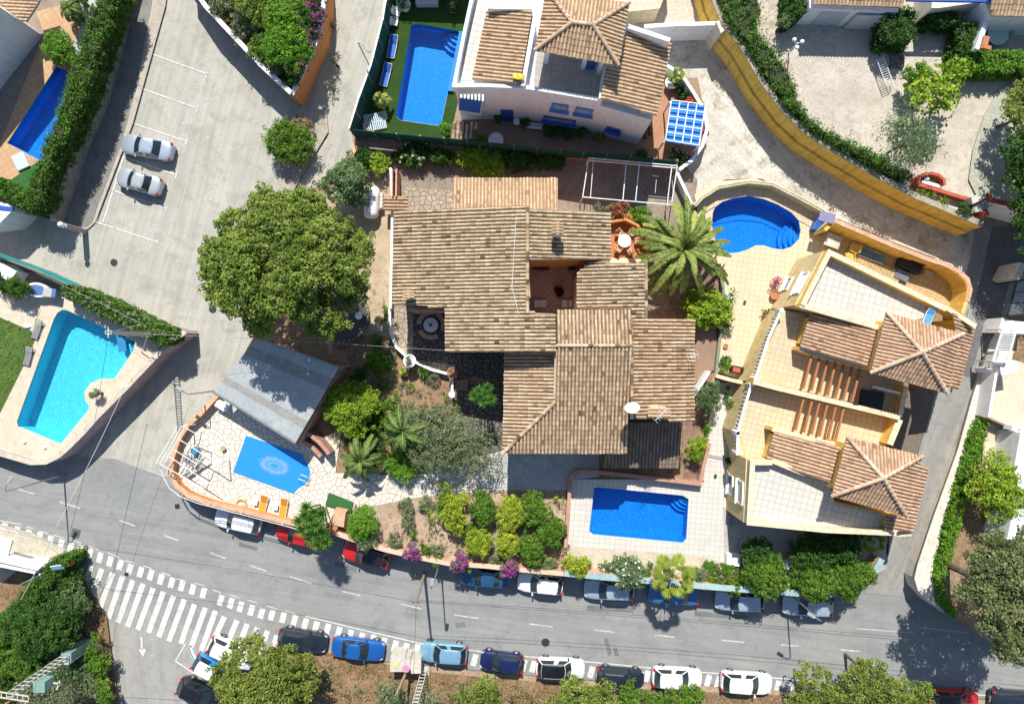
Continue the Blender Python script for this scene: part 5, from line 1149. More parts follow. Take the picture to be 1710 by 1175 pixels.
# windows in the pale side walls
def wpane(corners, z0, z1, rt, nm='window'):
    a, b = corners; A_ = G(*a, (z0+z1)/2); B_ = G(*b, (z0+z1)/2); d = (B_-A_); d.z = 0; L = d.length; d.normalize(); n = Vector((d.y, -d.x, 0)); 
    if n.x > 0: n = -n
    c = (A_+B_)/2; rz = math.atan2(d.y, d.x); fr = MB().box(c+n*.04, (L, .12, z1-z0), rz).build(nm, WHITEP, rt); MB().box(c+n*.08, (L-.3, .08, z1-z0-.3), rz).build('pane', GLASS, fr)
ra = [o for o in COL.objects if o.get('label', '').startswith('upper yellow')][0]
def onwall(pa, pb, zt, t, z):               # a point on the wall whose top runs pa->pb
    a, b = G(*pa, zt), G(*pb, zt); p = a.lerp(b, t); p.z = z; return p
def wwin(pa, pb, zt, t0, t1, z0, z1, rt):
    A_ = onwall(pa, pb, zt, t0, (z0+z1)/2); B_ = onwall(pa, pb, zt, t1, (z0+z1)/2); d = B_-A_; L = d.length; d.normalize(); n = Vector((d.y, -d.x, 0)); n = -n if n.x > 0 else n
    c = (A_+B_)/2; rz = math.atan2(d.y, d.x); fr = MB(); h = z1-z0; t = .09
    for s in (-1, 1): fr.box(c+n*.05+Vector((0,0,s*(h/2-t/2))), (L, .14, t), rz); fr.box(c+n*.05+d*s*(L/2-t/2), (t, .135, h-2*t), rz)
    fr = fr.build('window', WHITEP, rt); MB().box(c+n*.02, (L-.1, .06, h-.1), rz).build('pane', WHITEP if z0 > 4.5 and rt == ra else GLASS, fr); MB().box(c+n*.1-Vector((0,0,h/2+.04)), (L+.2, .3, .07), rz).build('sill', WHITEP, fr)
wwin((1335,508),(1383,416), 7.6, .22, .62, 5.2, 6.4, ra); wwin((1335,508),(1383,416), 7.6, .35, .6, 2.4, 3.4, ra)
wwin((1247,876),(1252,768), 6.9, .25, .62, 4.6, 5.9, rb); wwin((1247,876),(1252,768), 6.9, .3, .62, 2.2, 3.4, rb)
# sunken patio behind the upper villa
LAY[0] = 70
rt = root('sunken_patio', G(1520,460,T0), 'ochre tiled patio with curved yellow wall behind the upper villa', 'patio')
MB().prism(xy([(1388,380),(1440,398),(1546,436),(1590,455),(1612,480),(1606,520),(1580,512),(1384,418)], T0+.45), T0, T0+.45).build('floor', YELT, rt)
MB().ribbon(xy([(1378,384),(1392,369),(1440,390),(1500,415),(1546,433),(1580,444),(1600,455),(1614,468),(1618,484),(1614,503),(1607,524)], 4.0), .28, T0, 4.0).build('wall', YELLOW, rt)
MB().ribbon(xy([(1392,367),(1440,388),(1500,413),(1546,431),(1580,442),(1600,452),(1616,466),(1621,484),(1616,503)], 4.06), .34, 4.0, 4.06).build('coping', SALMON, rt)
# ---------- corrugated shed ----------
rt = root('pool_shed', G(460,655,T0), 'open shed with a wide grey corrugated roof beside the covered pool', 'shed')
za, zb_ = 4.7, 4.4; c4 = [G(430,563,za), G(567,612,za), G(492,742,zb_), G(355,656,zb_)]
nx, ny = 240, 20; V = []
for i in range(nx+1):
    for j in range(ny+1):
        p = c4[0].lerp(c4[1], i/nx).lerp(c4[3].lerp(c4[2], i/nx), j/ny); p.z += .012*math.sin(i*2*PI/3.0); V.append(p)
mb = MB(); mb.add(V, [(i*(ny+1)+j, i*(ny+1)+j+1, (i+1)*(ny+1)+j+1, (i+1)*(ny+1)+j) for i in range(nx) for j in range(ny)]); mb.m = [1 if (i % ny) in (3,4,5,14,15) else 0 for i in range(nx*ny)]
o = mb.build('corrugated_roof', [CORR, mground('translucent_strip', (.30,.305,.29), (.34,.345,.325), (.27,.27,.255), s=.5, fine=6)], rt, smooth=True); m_ = o.modifiers.new('s', 'SOLIDIFY'); m_.thickness = .02
mb = MB()
for t in (.02, .33, .66, .98): mb.beam(c4[0].lerp(c4[3], t)-Vector((0,0,.16)), c4[1].lerp(c4[2], t)-Vector((0,0,.16)), .1, .14)
mb.build('purlins', WOOD, rt)
mb = MB(); a, b = c4[1], c4[2]; mb.ribbon([(a.x, a.y), (b.x, b.y)], .22, T0, 4.0); mb.build('wall', PINK, rt)
for p in (c4[3], c4[3].lerp(c4[2], .5), c4[2], c4[0]):
    q = p.lerp((c4[0]+c4[2])/2, .06); MB().box((q.x, q.y, 2.9), (.16,.16,2.6), R(-30)).build('post', WOOD, rt)
MB().ribbon([(c4[0].x, c4[0].y), (c4[1].x, c4[1].y)], .2, T0, 4.2, off=-.4).build('back_wall', BROWNT, rt)
# salmon wall by the shed
wall([(507,722),(520,728),(533,738),(545,752),(549,758)], .3, T0, 3.2, PINK, 'short pink curved wall at the lower right corner of the shed')
wall([(503,735),(520,745),(535,762)], .3, T0, 2.5, PINK, 'low pink wall piece beside the covered pool corner')
# ---------- white arch frame over the patio corner ----------
rt = root('shade_frame', G(330,760,T0), 'bare white tubular shade frame over the rounded patio corner', 'frame')
fz = 4.0; A_ = [(303,712),(296,725),(287,742),(277,757),(267,773)]; B_ = [(327,733),(332,748),(335,765),(330,780),(322,800)]
pts = [((306,712),(335,728)), ((299,733),(366,775)), ((290,750),(330,775)), ((280,760),(352,808)), ((267,774),(340,815))]
for a, b in pts: mb = MB(); mb.beam(G(*a, fz), G(*b, fz-.3), .06, .06); mb.build('bar', METALW, rt)
for s, z in ((0, fz), (6, fz+.05), (-7, fz-.1)): mb = MB(); mb.path([G(303+s, 712, z), G(285+s, 745, z), G(267+s, 774, z)], .04, 6); mb.build('rail', METALW, rt)
mb = MB(); mb.path([G(303,712,fz), G(312,710,fz-.3), G(327,708,2.6)], .035, 6); mb.build('bar', METALW, rt)
mb = MB(); mb.path([G(335,757,fz-.1), G(322,790,fz-.2)], .03, 6); mb.build('bar', METALW, rt)
for a in ((303,712),(267,774),(366,775)):
    p = G(*a, fz-.2); MB().tube((p.x, p.y, 0.02 if a[0] < 300 else T0), (p.x, p.y, fz-.2), .045).build('post', METALW, rt)
rt = root('parapet_railing', G(400,870,0), 'thin white railing outside the curved patio parapet above the parked cars', 'railing')
for z in (2.9, 3.25):
    mb = MB(); mb.path([G(x, y, z) for x, y in [(268,780),(272,795),(283,815),(300,828),(330,840),(400,858),(470,876),(545,897)]], .03, 6); mb.build('rail', METALW, rt)
for x, y in [(272,795),(300,828),(345,844),(400,858),(470,876),(545,897)]: mb = MB(); p = G(x, y, 3.25); mb.tube((p.x, p.y, 2.0), p, .025); mb.build('post', METALW, rt)
# ---------- upper left house ----------
rt = root('corner_house', G(10,80,1.5), 'pale grey house with a tiled porch in the upper left corner', 'house')
mb = MB(); ub = xy([(-200,-10),(0,12),(22,28),(-20,110),(-200,60)], 8.5)
ub = xy([(-260,-60),(-30,-55),(20,-45),(-35,110),(-260,60)], 8.5); ub = [(p[0], p[1]) for p in ub]
w0, w1 = G(71,60,1.5), G(0,150,1.5); d = (w1-w0).normalized(); nn = Vector((-d.y, d.x, 0)); nn = nn if nn.x < 0 else -nn
q = [w0, w1+d*6, w1+d*6+nn*14, w0+nn*14]; mb.prism([(p.x, p.y) for p in q], 1.5, 7.2); mb.build('wall', WHITE, rt)
c = w0.lerp(w1, .9)+Vector((0,0,3.6)); rz = math.atan2(d.y, d.x); wn = MB().box(c-nn*.06, (1.5,.14,1.5), rz).build('window', WHITEP, rt); MB().box(c-nn*.1, (1.2,.14,1.2), rz).build('pane', mplain('green_glass', (.05,.2,.2), .1), wn)
roof([(0,-20),(72,-12),(64,8),(44,38),(0,10),(-30,-10)], ((0,-10,4.6),(60,0,3.9),(20,25,4.4)), ROOF2, rt, seed=91)
# upper right houses
rt = root('garage_block', G(1430,5,PZ), 'white double garage with sandy tile eaves at the top edge', 'garage')
MB().prism(xy([(1352,14),(1500,20),(1510,-80),(1350,-80)], PZ+2.6), PZ, PZ+2.6).build('wall', WHITE, rt)
for a in (1360, 1418): 
    p, q_ = G(a+2,16,PZ+1.2), G(a+50,18,PZ+1.2); MB().box(((p.x+q_.x)/2, G(a,14,PZ+2.6).y-.06-(a-1360)*.006, PZ+1.15), (q_.x-p.x, .1, 2.2), R(-2.3)).build('garage_door', mplain('garage_paint', (.5,.55,.6), .5) if a < 1400 else MATS['garage_paint'], rt)
roof([(1362,-30),(1512,-30),(1506,13),(1358,8)], ((1362,-30,PZ+3.6),(1512,-30,PZ+3.6),(1430,10,PZ+3.0)), ROOF2, rt, seed=92)
rt = root('corner_villa', G(1690,20,PZ), 'white villa corner with tiles and blue trim at the top right', 'house')
MB().prism(xy([(1650,-80),(1645,5),(1655,28),(1900,30),(1900,-80)], PZ+3), PZ, PZ+3).build('wall', WHITE, rt)
roof([(1658,-40),(1800,-40),(1800,30),(1655,27)], ((1658,-40,PZ+4.2),(1800,-40,PZ+4.2),(1700,28,PZ+3.2)), ROOF2, rt, seed=93)
MB().box(G(1600,1,PZ+3.2), (8,.25,.2), R(-1)).build('fascia', BLUEP, rt)
o = MB(); o.prism(xy([(1563,-60),(1640,-60),(1640,3),(1555,16)], PZ+2.6), PZ, PZ+2.6); props(o.build('flat_roof_shed', BEIGEW), 'flat beige roof between the hedges at the top right', 'shed')
wall([(1650,28),(1632,82)], .3, PZ, PZ+2.4, WHITE, 'white wall with terracotta tip beside the dark hedge top right', capm=WHITEP)
c = G(1644,72,PZ+2.5); o = MB(); o.box(c, (.45,1.0,.25), R(-15)); o.box(c+Vector((.1,-.4,.1)), (.6,.3,.2), R(-15)); props(o.build('clay_coping_tile', TERRA), 'terracotta tiles on the end of the white wall', 'coping')
# right-hand property pieces
rt = root('gate_house', G(1690,600,RZ), 'white forecourt wall and louvred pergola on the right edge', 'pergola')
g4 = [G(1674,550,4.2), G(1697,549,4.2), G(1682,605,4.2), G(1657,603,4.2)]
for a, b in ((0,1),(1,2),(2,3),(3,0)): mb = MB(); mb.beam(g4[a], g4[b], .1, .14); mb.build('frame_beam', WHITEP, rt)
for i in range(1, 15): t = i/15; mb = MB(); mb.beam(g4[0].lerp(g4[3], t), g4[1].lerp(g4[2], t), .08, .05); mb.build('slat', METALW, rt)
for p in g4: MB().box((p.x, p.y, 3.2), (.12,.12,1.9)).build('post', WHITEP, rt)
MB().box(G(1678,614,3.4), (1.4,.9,.9), R(10)).build('meter_box', WHITE, rt)
rt = root('sliding_gate', G(1690,480,1.6), 'dark framed slatted gate leaning over the shaded lane', 'gate')
g4 = [G(1698,470,4.0), G(1725,466,4.0), G(1712,524,4.0), G(1683,527,4.0)]
for a, b in ((0,1),(1,2),(2,3),(3,0)): mb = MB(); mb.beam(g4[a], g4[b], .1, .1); mb.build('frame_bar', DARKM, rt)
for t in (.33, .66): mb = MB(); mb.beam(g4[0].lerp(g4[3], t), g4[1].lerp(g4[2], t), .07, .07); mb.build('frame_bar', DARKM, rt)
for i in range(1, 26): t = i/26; mb = MB(); mb.beam(g4[0].lerp(g4[3], t), g4[1].lerp(g4[2], t), .05, .04); mb.build('slat', METAL, rt)
for p in g4: MB().tube((p.x, p.y, 1.6), p, .05).build('post', DARKM, rt)
wall([(1710,440),(1697,465)], .5, 1.6, 4.2, BEIGEW, 'plain beige wall at the right edge above the dark gate')
wall([(1683,533),(1680,545),(1720,548)], 1.0, 1.6, 3.6, WHITE, 'thick white wall block between the two slatted gates')
wall([(1664,622),(1652,696)], .22, RZ, 3.6, WHITE, 'narrow white wall strip running down beside the forecourt')
wall([(1652,698),(1680,710),(1740,730)], .15, RZ, 3.1, BROWNT, 'low brown wall across the forecourt below the white strip')
o = MB(); o.box(G(1687,714,3.5), (.45,.35,1.0), R(-15)); props(o.build('gate_pillar', WHITE), 'small white pillar in the middle of the low brown wall', 'pillar')
o = MB(); o.box(G(1641,617,2.6), (.5,.4,1.2), R(-20)); props(o.build('gate_pillar', WHITE), 'small white pillar at the lane edge near the louvred pergola', 'pillar')
rt = root('east_building', G(1712,800,RZ), 'white building edge with grey recesses at the right margin', 'building')
MB().prism(xy([(1704,722),(1760,722),(1760,900),(1682,900),(1690,860),(1700,800),(1693,785)], 4.6), RZ, 4.6).build('wall', WHITE, rt)
# left edge pieces
wall([(-60,436),(0,449),(22,462)], 1.0, 0, 3.2, WHITE, 'white wall stub at the left edge beside the teal fence')
rt = root('white_canopy', G(30,935,0), 'white flat canopy over a driveway at the left edge', 'canopy')
z = 3.4; MB().prism(xy([(-80,925),(2,935),(72,951),(58,942),(20,926),(-10,930)], z)[:0] or xy([(-80,925),(0,934),(20,926),(75,940),(62,952),(0,938),(-80,935)], z), z-.15, z).build('roof_slab', WHITE, rt)
MB().box(G(-5,915,3.0), (2.2,2.0,.2), R(-15)).build('roof_slab', WHITE, rt)
MB().ribbon(xy([(-80,930),(0,938),(60,950)], 3.2), .2, 0, 3.2, off=-.3).build('wall', WHITE, rt)
rt = root('blue_awning', G(0,340,0), 'white wall with blue band at the left edge by the long hedge', 'wall')
MB().prism(xy([(-60,322),(20,342),(20,352),(0,372),(-60,380)], 3), 0, 3).build('wall', WHITE, rt); MB().prism(xy([(-60,334),(22,346),(20,352),(-60,344)], 3.1), 2.9, 3.1).build('trim', BLUEP, rt)

# openings of the walls that face the gardens
def opening_at(x, y, z, w, h, face, rt, nm='window', mat=None):
    """face: unit direction the wall looks to"""
    rz = math.atan2(face[1], face[0])+PI/2; f = Vector((face[0], face[1], 0)); c = Vector((x, y, z)); D = Vector((-f.y, f.x, 0)); m = mat or WHITEP; fr = MB(); t = .09
    if nm != 'window':
        o = MB().box(c, (w, .12, h), rz).build(nm, m, rt); MB().box(c+f*.08+D*(w*.35), (.12, .06, .04), rz).build('handle', METAL, o); return
    for s in (-1, 1): fr.box(c+Vector((0,0,s*(h/2-t/2))), (w, .14, t), rz); fr.box(c+D*s*(w/2-t/2), (t, .135, h-2*t), rz)
    fr = fr.build('window', m, rt); MB().box(c-f*.03, (w-.1, .06, h-.1), rz).build('pane', GLASS, fr); MB().box(c+f*.08-Vector((0,0,h/2+.04)), (w+.2, .28, .07), rz).build('sill', SALMON, fr)
ys = on(960,757,q5).y + .31
for x_, z_, w_, h_, nm_, mt_ in ((1.0, 2.75, 2.6, 2.2, 'garage_door', WOODR),(5.2, 2.75, 2.6, 2.2, 'garage_door', WOODR),(1.0, 5.4, 1.3, 1.1, 'window', None),(4.0, 5.4, 1.3, 1.1, 'window', None),(7.0, 5.4, 1.3, 1.1, 'window', None)): opening_at(x_, ys, z_, w_, h_, (0, -1), HR, nm_, mt_)
xw = on(842,640,q6).x + .28
for y_, z_ in ((-2.5, 3.2), (-5.2, 3.2), (-3.8, 5.6)): opening_at(xw, y_, z_, 1.2, 1.3, (-1, 0), HR)
xw = on(655,430,q1).x + .23
for y_, z_ in ((10, 3.6), (6.5, 3.6), (9, 5.6)): opening_at(xw, y_, z_, 1.2, 1.2, (-1, 0), HR)
p_, q_ = G(1247,875,6.9), G(1497,893,6.9); d_ = (q_-p_).normalized(); n_f = (d_.y, -d_.x)
for t_, z_ in ((.2, 4.4), (.5, 4.4), (.8, 4.4), (.35, 2.6), (.65, 2.6)): c_ = p_.lerp(q_, t_); opening_at(c_.x+n_f[0]*.02, c_.y+n_f[1]*.02, z_, 1.3, 1.3, n_f, rb)
# ================= vehicles =================
CARN = [0]
def car(px, py, rdir, kind, paint, label, L=4.2, Wd=1.76, Ht=1.47, roofm=None, z=.02, group='cars parked along the street'):
    CARN[0] += 1; ang = math.atan2(-rdir[1], rdir[0])
    rt = root('parked_car', (0, 0, 0), label, 'car', group)
    hl, hw_ = L/2, Wd/2; sed = kind == 'sedan'
    ts = [-1, -.992, -.97, -.93, -.86, -.76, -.64, -.5, -.3, -.1, .1, .3, .45, .55, .66, .77, .87, .94, .975, .993, 1]
    def wp(t): return hw_*max(.0, (1-abs(t)**9*.20)*(1-abs(t)**40*.25)) * (1 if abs(t) < .75 else 1-.055*((abs(t)-.75)/.25))
    belt = Ht*.62
    def zp(t):
        if t > .4: k = (t-.4)/.6; return belt+.03 - .10*k - .20*k**3.5
        if t < -.62: k = (-t-.62)/.38; return (belt+.05-.02*k-.12*k**6) if sed else (belt+.04-.10*k**3)
        return belt+.03
    B = MB(); vs = []; m = 0
    for t in ts:
        w, z_ = wp(t), zp(t); e = 1 if abs(t) < .9 else 1-(abs(t)-.9)/.1*.25; zl = .2 + (.12 if abs(t) > .97 else 0)
        half = [(0, z_+.035), (.45*w, z_+.028), (.78*w, z_), (.93*w, z_-.06*e), (.995*w, z_-.19), (w*1.0, .52), (w*.985, .38), (w*.94, zl)]
        ring = [(t*hl, y, zz) for y, zz in half] + [(t*hl, -y, zz) for y, zz in half[:0:-1]]; m = len(ring); vs += ring
    fs = [(k*m+i, k*m+(i+1) % m, (k+1)*m+(i+1) % m, (k+1)*m+i) for k in range(len(ts)-1) for i in range(m)] + [tuple(range(m-1, -1, -1)), tuple(range((len(ts)-1)*m, len(ts)*m))]
    B.add(vs, fs); body = B.build('body', paint, rt, smooth=True)
    # greenhouse loops: front, left side, rear, right side
    xf, xr = hl*(.40 if not kind == 'van' else .5), -hl*(.60 if sed else .93); tf, tr = hl*.08 if kind != 'suv' else hl*.12, -hl*(.34 if sed else .72)
    if kind == 'suv': tr = -hl*.78
    wb, wt = hw_*.90, hw_*.72; zb0, zt0 = belt+.0, Ht-.05
    def loop(x0, x1, w, z, bf, br, yc):
        out = []
        for i in range(7): s = 1-2*i/6; out.append((x0 + bf*(1-s*s), w*yc*s, z))           # front from left to right
        for i in range(7): s = i/6; out.append((x0+(x1-x0)*(.03+.94*s), -w*(1-.04*s*s), z)) # right
        for i in range(7): s = -1+2*i/6; out.append((x1 - br*(1-s*s), w*yc*s*.96, z))        # rear
        for i in range(7): s = 1-i/6; out.append((x0+(x1-x0)*(.03+.94*s), w*(1-.04*s*s), z)) # left
        return out
    lo = loop(xf, xr, wb, zb0, .16, .08, .93); hi = loop(tf, tr, wt, zt0, .09, .06, .92); n = 28
    cab = MB(); pil = [f for f in range(n) if f in (6, 13, 20, 27)]
    mid = lambda t: [tuple(a[j]+(b[j]-a[j])*t for j in range(3)) for a, b in zip(lo, hi)]
    m1, m2 = mid(.06), mid(.93)
    sidep = [9, 24]                                         # b-pillars
    cab.add(lo+m1+m2+hi, [(i, i+n, (i+1) % n+n, (i+1) % n) for i in range(n)] + [(i+2*n, i+3*n, (i+1) % n+3*n, (i+1) % n+2*n) for i in range(n)] + [(i+n, i+2*n, (i+1) % n+2*n, (i+1) % n+n) for i in pil+sidep])
    cab.build('cabin_frame', paint, rt)
    r1 = loop(tf-.10, tr+.10, wt*.87, Ht-.012, .09, .06, .9); r2 = loop(tf-.3, tr+.3, wt*.5, Ht, .09, .06, .9)
    rf = MB(); rf.add(hi+r1+r2, [(i, i+n, (i+1) % n+n, (i+1) % n) for i in range(n)] + [(i+n, i+2*n, (i+1) % n+2*n, (i+1) % n+n) for i in range(n)] + [tuple(range(3*n-1, 2*n-1, -1))])
    rf.build('roof', roofm or paint, rt, smooth=True)
    def glass(idx, nm, mm=None):
        g_ = MB(); sub = []
        for i in idx: g_.add([m1[i], m2[i], m2[(i+1) % n], m1[(i+1) % n]], [(0, 1, 2, 3)])
        return g_.build(nm, mm or GLASST, rt)
    glass(range(0, 6), 'windscreen'); glass(range(14, 20), 'rear_window'); glass([7, 8], 'side_window'); glass([10, 11, 12], 'side_window'); glass([21, 22, 23], 'side_window'); glass([25, 26], 'side_window')
    # dashboard and seats seen through dark glass are left out; wipers
    wr = .31 if Ht < 1.55 else .35; wx = hl*.64
    for sx in (wx, -wx*.98):
        for sy in (1, -1):
            y = sy*(hw_-.09); mb = MB(); mb.tube((sx, y-sy*.1, wr), (sx, y+sy*.105, wr), wr, wr*.97, 18); w_ = mb.build('wheel', RUBBER, rt, smooth=True)
            mb = MB(); mb.tube((sx, y+sy*.09, wr), (sx, y+sy*.118, wr), wr*.66, wr*.6, 14); mb.build('rim', RIM, w_)
            mb = MB(); vs = []
            for i in range(13): 
                a = PI*i/12; vs += [(sx+math.cos(a)*(wr+.03), sy*(wp(sx/hl)*1.0+.004), wr+math.sin(a)*(wr+.03)), (sx+math.cos(a)*(wr+.075), sy*(wp(sx/hl)*1.0-.0), wr+math.sin(a)*(wr+.075)), (sx+math.cos(a)*(wr+.05), sy*(wp(sx/hl)+.028), wr+math.sin(a)*(wr+.05))]
            f_ = [(3*i+j, 3*i+(j+1) % 3, 3*i+3+(j+1) % 3, 3*i+3+j) for i in range(12) for j in range(3)]; mb.add(vs, f_); mb.build('wheel_arch', paint, body)
    for sy in (1, -1):
        t = .93; zz = zp(t)-.06; mb = MB(); mb.box((hl*.905, sy*hw_*.68, zz), (.30, .26, .10), sy*R(-24), tilt=Matrix.Rotation(R(14), 3, 'Y')); mb.build('headlight', LENS, rt, bevel=.03)
        zz = belt-.02; mb = MB(); mb.box((-hl*.955, sy*hw_*.76, zz if not sed else belt-.05), (.16, .22, .18 if sed else .26), sy*R(20)); mb.build('taillight', REDL, rt, bevel=.03)
        mb = MB(); mb.box((hl*.30, sy*(hw_+.07), belt+.08), (.13, .2, .13), sy*R(8)); mb.tube((hl*.31, sy*(hw_*.88), belt), (hl*.30, sy*(hw_+.02), belt+.06), .03, .03, 5); mb.build('side_mirror', paint if roofm is None else roofm, rt, bevel=.03)
    mb = MB(); mb.box((hl*.992, 0, .5), (.03, .52, .11)); mb.build('number_plate', WHITEP, rt); mb = MB(); mb.box((-hl*.995, 0, .62), (.03, .52, .11)); mb.build('number_plate', WHITEP, rt)
    mb = MB(); mb.box((hl*.985, 0, .38), (.08, Wd*.62, .12)); mb.build('grille', BLACK, rt)
    mb = MB(); mb.box((-hl*.985, 0, .32), (.07, Wd*.7, .14)); mb.build('rear_bumper', BLACK if kind != 'sedan' else paint, rt)
    mb = MB(); 
    for s in (-.25, .3): a = Vector((xf-.02, s, belt+.045)); mb.beam(a, a+Vector((-.16, -.42, .10)), .02, .02)
    mb.build('wiper', BLACK, rt); mb = MB(); mb.tube((tr+.12, 0, Ht-.02), (tr-.05, 0, Ht+.12), .012, .006, 5); mb.build('aerial', BLACK, rt)
    if kind == 'suv':
        for sy in (1, -1): mb = MB(); mb.tube((tf-.15, sy*wt*.9, Ht+.01), (tr+.15, sy*wt*.9, Ht+.01), .022, .022, 6); mb.build('roof_rail', METAL, rt)
    c = G(px, py, .75); rt.location = (c.x, c.y, z); rt.rotation_euler = (0, 0, ang); return rt
pS = mcar('silver_blue_paint', (.40,.47,.55)); pS2 = mcar('silver_paint', (.46,.50,.53)); pW = mcar('white_paintwork', (.72,.73,.74), 0, .35); pR = mcar('red_paint', (.50,.012,.012), .1)
pB = mcar('bright_blue_paint', (.012,.12,.42)); pN = mcar('navy_paint', (.010,.022,.09)); pK = mcar('black_paint', (.012,.015,.02)); pD = mcar('dark_blue_paint', (.02,.10,.22)); pLB = mcar('light_blue_paint', (.22,.42,.58)); pG = mcar('graphite_paint', (.02,.03,.05)); pBR = mcar('blue_roofed_paint', (.02,.22,.55), .1)
gp = 'cars parked in the marked bays'
car(245,246,(-87,-17),'sedan',pS,'blue-silver saloon in the marked bays, the upper of the two', 4.5, group=gp)
car(232,303,(-73,-21),'sedan',pS2,'white-silver saloon in the marked bays, the lower of the two', 3.95, 1.7, group=gp)
gu = 'cars parked under the long wall'; gl = 'cars parked on the scrub side of the street'
car(398,869,(-75,-17),'hatch',pW,'white hatchback parked under the curved patio parapet', 4.1, group=gu)
car(500,893,(-82,-22),'sedan',pR,'red car half hidden below the yucca clump', 4.2, 1.7, group=gu)
car(612,925,(-78,-19),'hatch',pR,'red car with black roof parked between the yucca clump and the round bush', 4.15, roofm=pK, group=gu)
car(810,963,(-82,-8),'sedan',pD,'dark blue car parked between two magenta bushes', 4.3, group=gu)
car(902,974,(-78,-9),'hatch',pW,'white hatchback with a dark sunroof below the salmon wall corner', 3.95, 1.7, roofm=None, group=gu)
car(1017,984,(-86,-4),'hatch',pS,'silver-blue hatchback under the left end of the teal-capped wall', 4.3, group=gu)
car(1125,992,(-84,-4),'sedan',pD if 0 else mcar('mid_blue_paint', (.05,.17,.36)),'blue saloon half under the fan palm', 4.35, group=gu)
car(1235,1003,(-84,-5),'hatch',pS,'silver hatchback in the wall shadow right of the fan palm', 4.2, group=gu)
car(1349,1011,(-84,-4),'hatch',pS,'silver car last in the row under the street lamp by the lane mouth', 4.3, group=gu)
car(505,1069,(80,13),'hatch',pG,'dark graphite hatchback with its front right corner by the lower pine', 4.2, group=gl)
car(598,1083,(88,11),'sedan',pB,'bright blue saloon on the scrub side of the street', 4.55, group=gl)
car(741,1090,(-80,-6),'hatch',pLB,'light blue hatchback right of the stone bins', 4.05, 1.7, group=gl)
car(838,1105,(-73,-9),'hatch',pN,'dark navy hatchback between the light blue and the white cars', 3.75, 1.66, group=gl)
car(936,1116,(80,4),'suv',pW,'white hatchback with black roof above the lower pines', 4.2, roofm=pK, group=gl)
car(1036,1132,(80,7),'suv',pG,'near-black estate car just right of the lower pines', 4.15, group=gl)
car(1131,1132,(84,5),'hatch',pW,'plain white hatchback above the low green bush', 4.3, 1.8, group=gl)
car(1247,1140,(86,6),'hatch',pW,'rightmost plain white hatchback on the scrub side', 4.45, 1.82, group=gl)
car(1592,1168,(84,5),'hatch',pR,'red car with black roof at the bottom edge of the picture', 4.4, roofm=pK, group=gl)
car(1697,1170,(82,6),'hatch',pG,'black car in the bottom right corner', 4.4, group=gl)
ga = 'cars parked aslant by the crosswalk'
car(386,1090,(72,34),'hatch',pW,'white car parked aslant nearest the crosswalk', 4.1, group=ga)
car(358,1120,(74,42),'hatch',pBR,'small blue car with white roof parked aslant', 3.9, 1.66, roofm=pW, group=ga)
car(336,1158,(78,32),'hatch',pK,'black car parked aslant at the bottom edge', 4.2, group=ga)

# ================= lamps, poles, wires =================
def lamp(px, py, head, h, label, zb=0, name='street_lamp', bpx=None):
    """base seen at (px,py) on the ground, head seen at head px at height h"""
    b = G(px, py, zb); hd = G(head[0], head[1], h); rt = root(name, b, label, 'street lamp'); top = Vector((b.x, b.y, h-.35))
    mb = MB(); mb.tube(b-Vector((0,0,.05)), b+Vector((0,0,.5)), .11, .09, 10); mb.tube(b+Vector((0,0,.5)), top, .075, .05, 10); mb.build('pole', METAL, rt, smooth=True)
    d = hd-top; e = top + d*.8 + Vector((0,0,.15)); mb = MB(); mb.path([top, top+d*.35+Vector((0,0,.2)), e, hd], .035, 8); mb.build('arm', METAL, rt)
    dd = Vector((d.x, d.y, 0)).normalized(); rz = math.atan2(dd.y, dd.x); mb = MB(); mb.box(hd+dd*.15+Vector((0,0,.02)), (.62,.28,.1), rz); l = mb.build('lamp_head', GREYP, rt, bevel=.04)
    MB().box(hd+dd*.15-Vector((0,0,.05)), (.45,.2,.04), rz).build('lens', LENS, l); return rt
lamp(107,793,(15,804),7.2,'street lamp leaning its arm over the road by the turquoise pool corner')
lamp(1312,985,(1357,1028),7.2,'street lamp standing behind the teal-capped wall above the last silver car')
lamp(736,936,(721,975),7.4,'street lamp between the two magenta bushes above the street')
lamp(621,118,(611,81),5.8,'street lamp with a short arm beside the green fence on the upper road')
lamp(362,652,(302,651),5.5,'street lamp with a long arm at the corner of the corrugated shed')
b = G(1590,1029,0); h = 7.0; t = G(1666,1081,h); rt = root('light_pole', b, 'tall pale tapered pole at the wall end below the olive-green tree', 'pole')
mb = MB(); mb.tube(b, (b.x, b.y, 4.0), .14, .12, 12); mb.tube((b.x, b.y, 4.0), t, .12, .08, 12); mb.build('pole', METAL, rt, smooth=True); mb = MB(); mb.box(t, (.4,.1,.1), .6); mb.build('crossarm', METAL, rt)
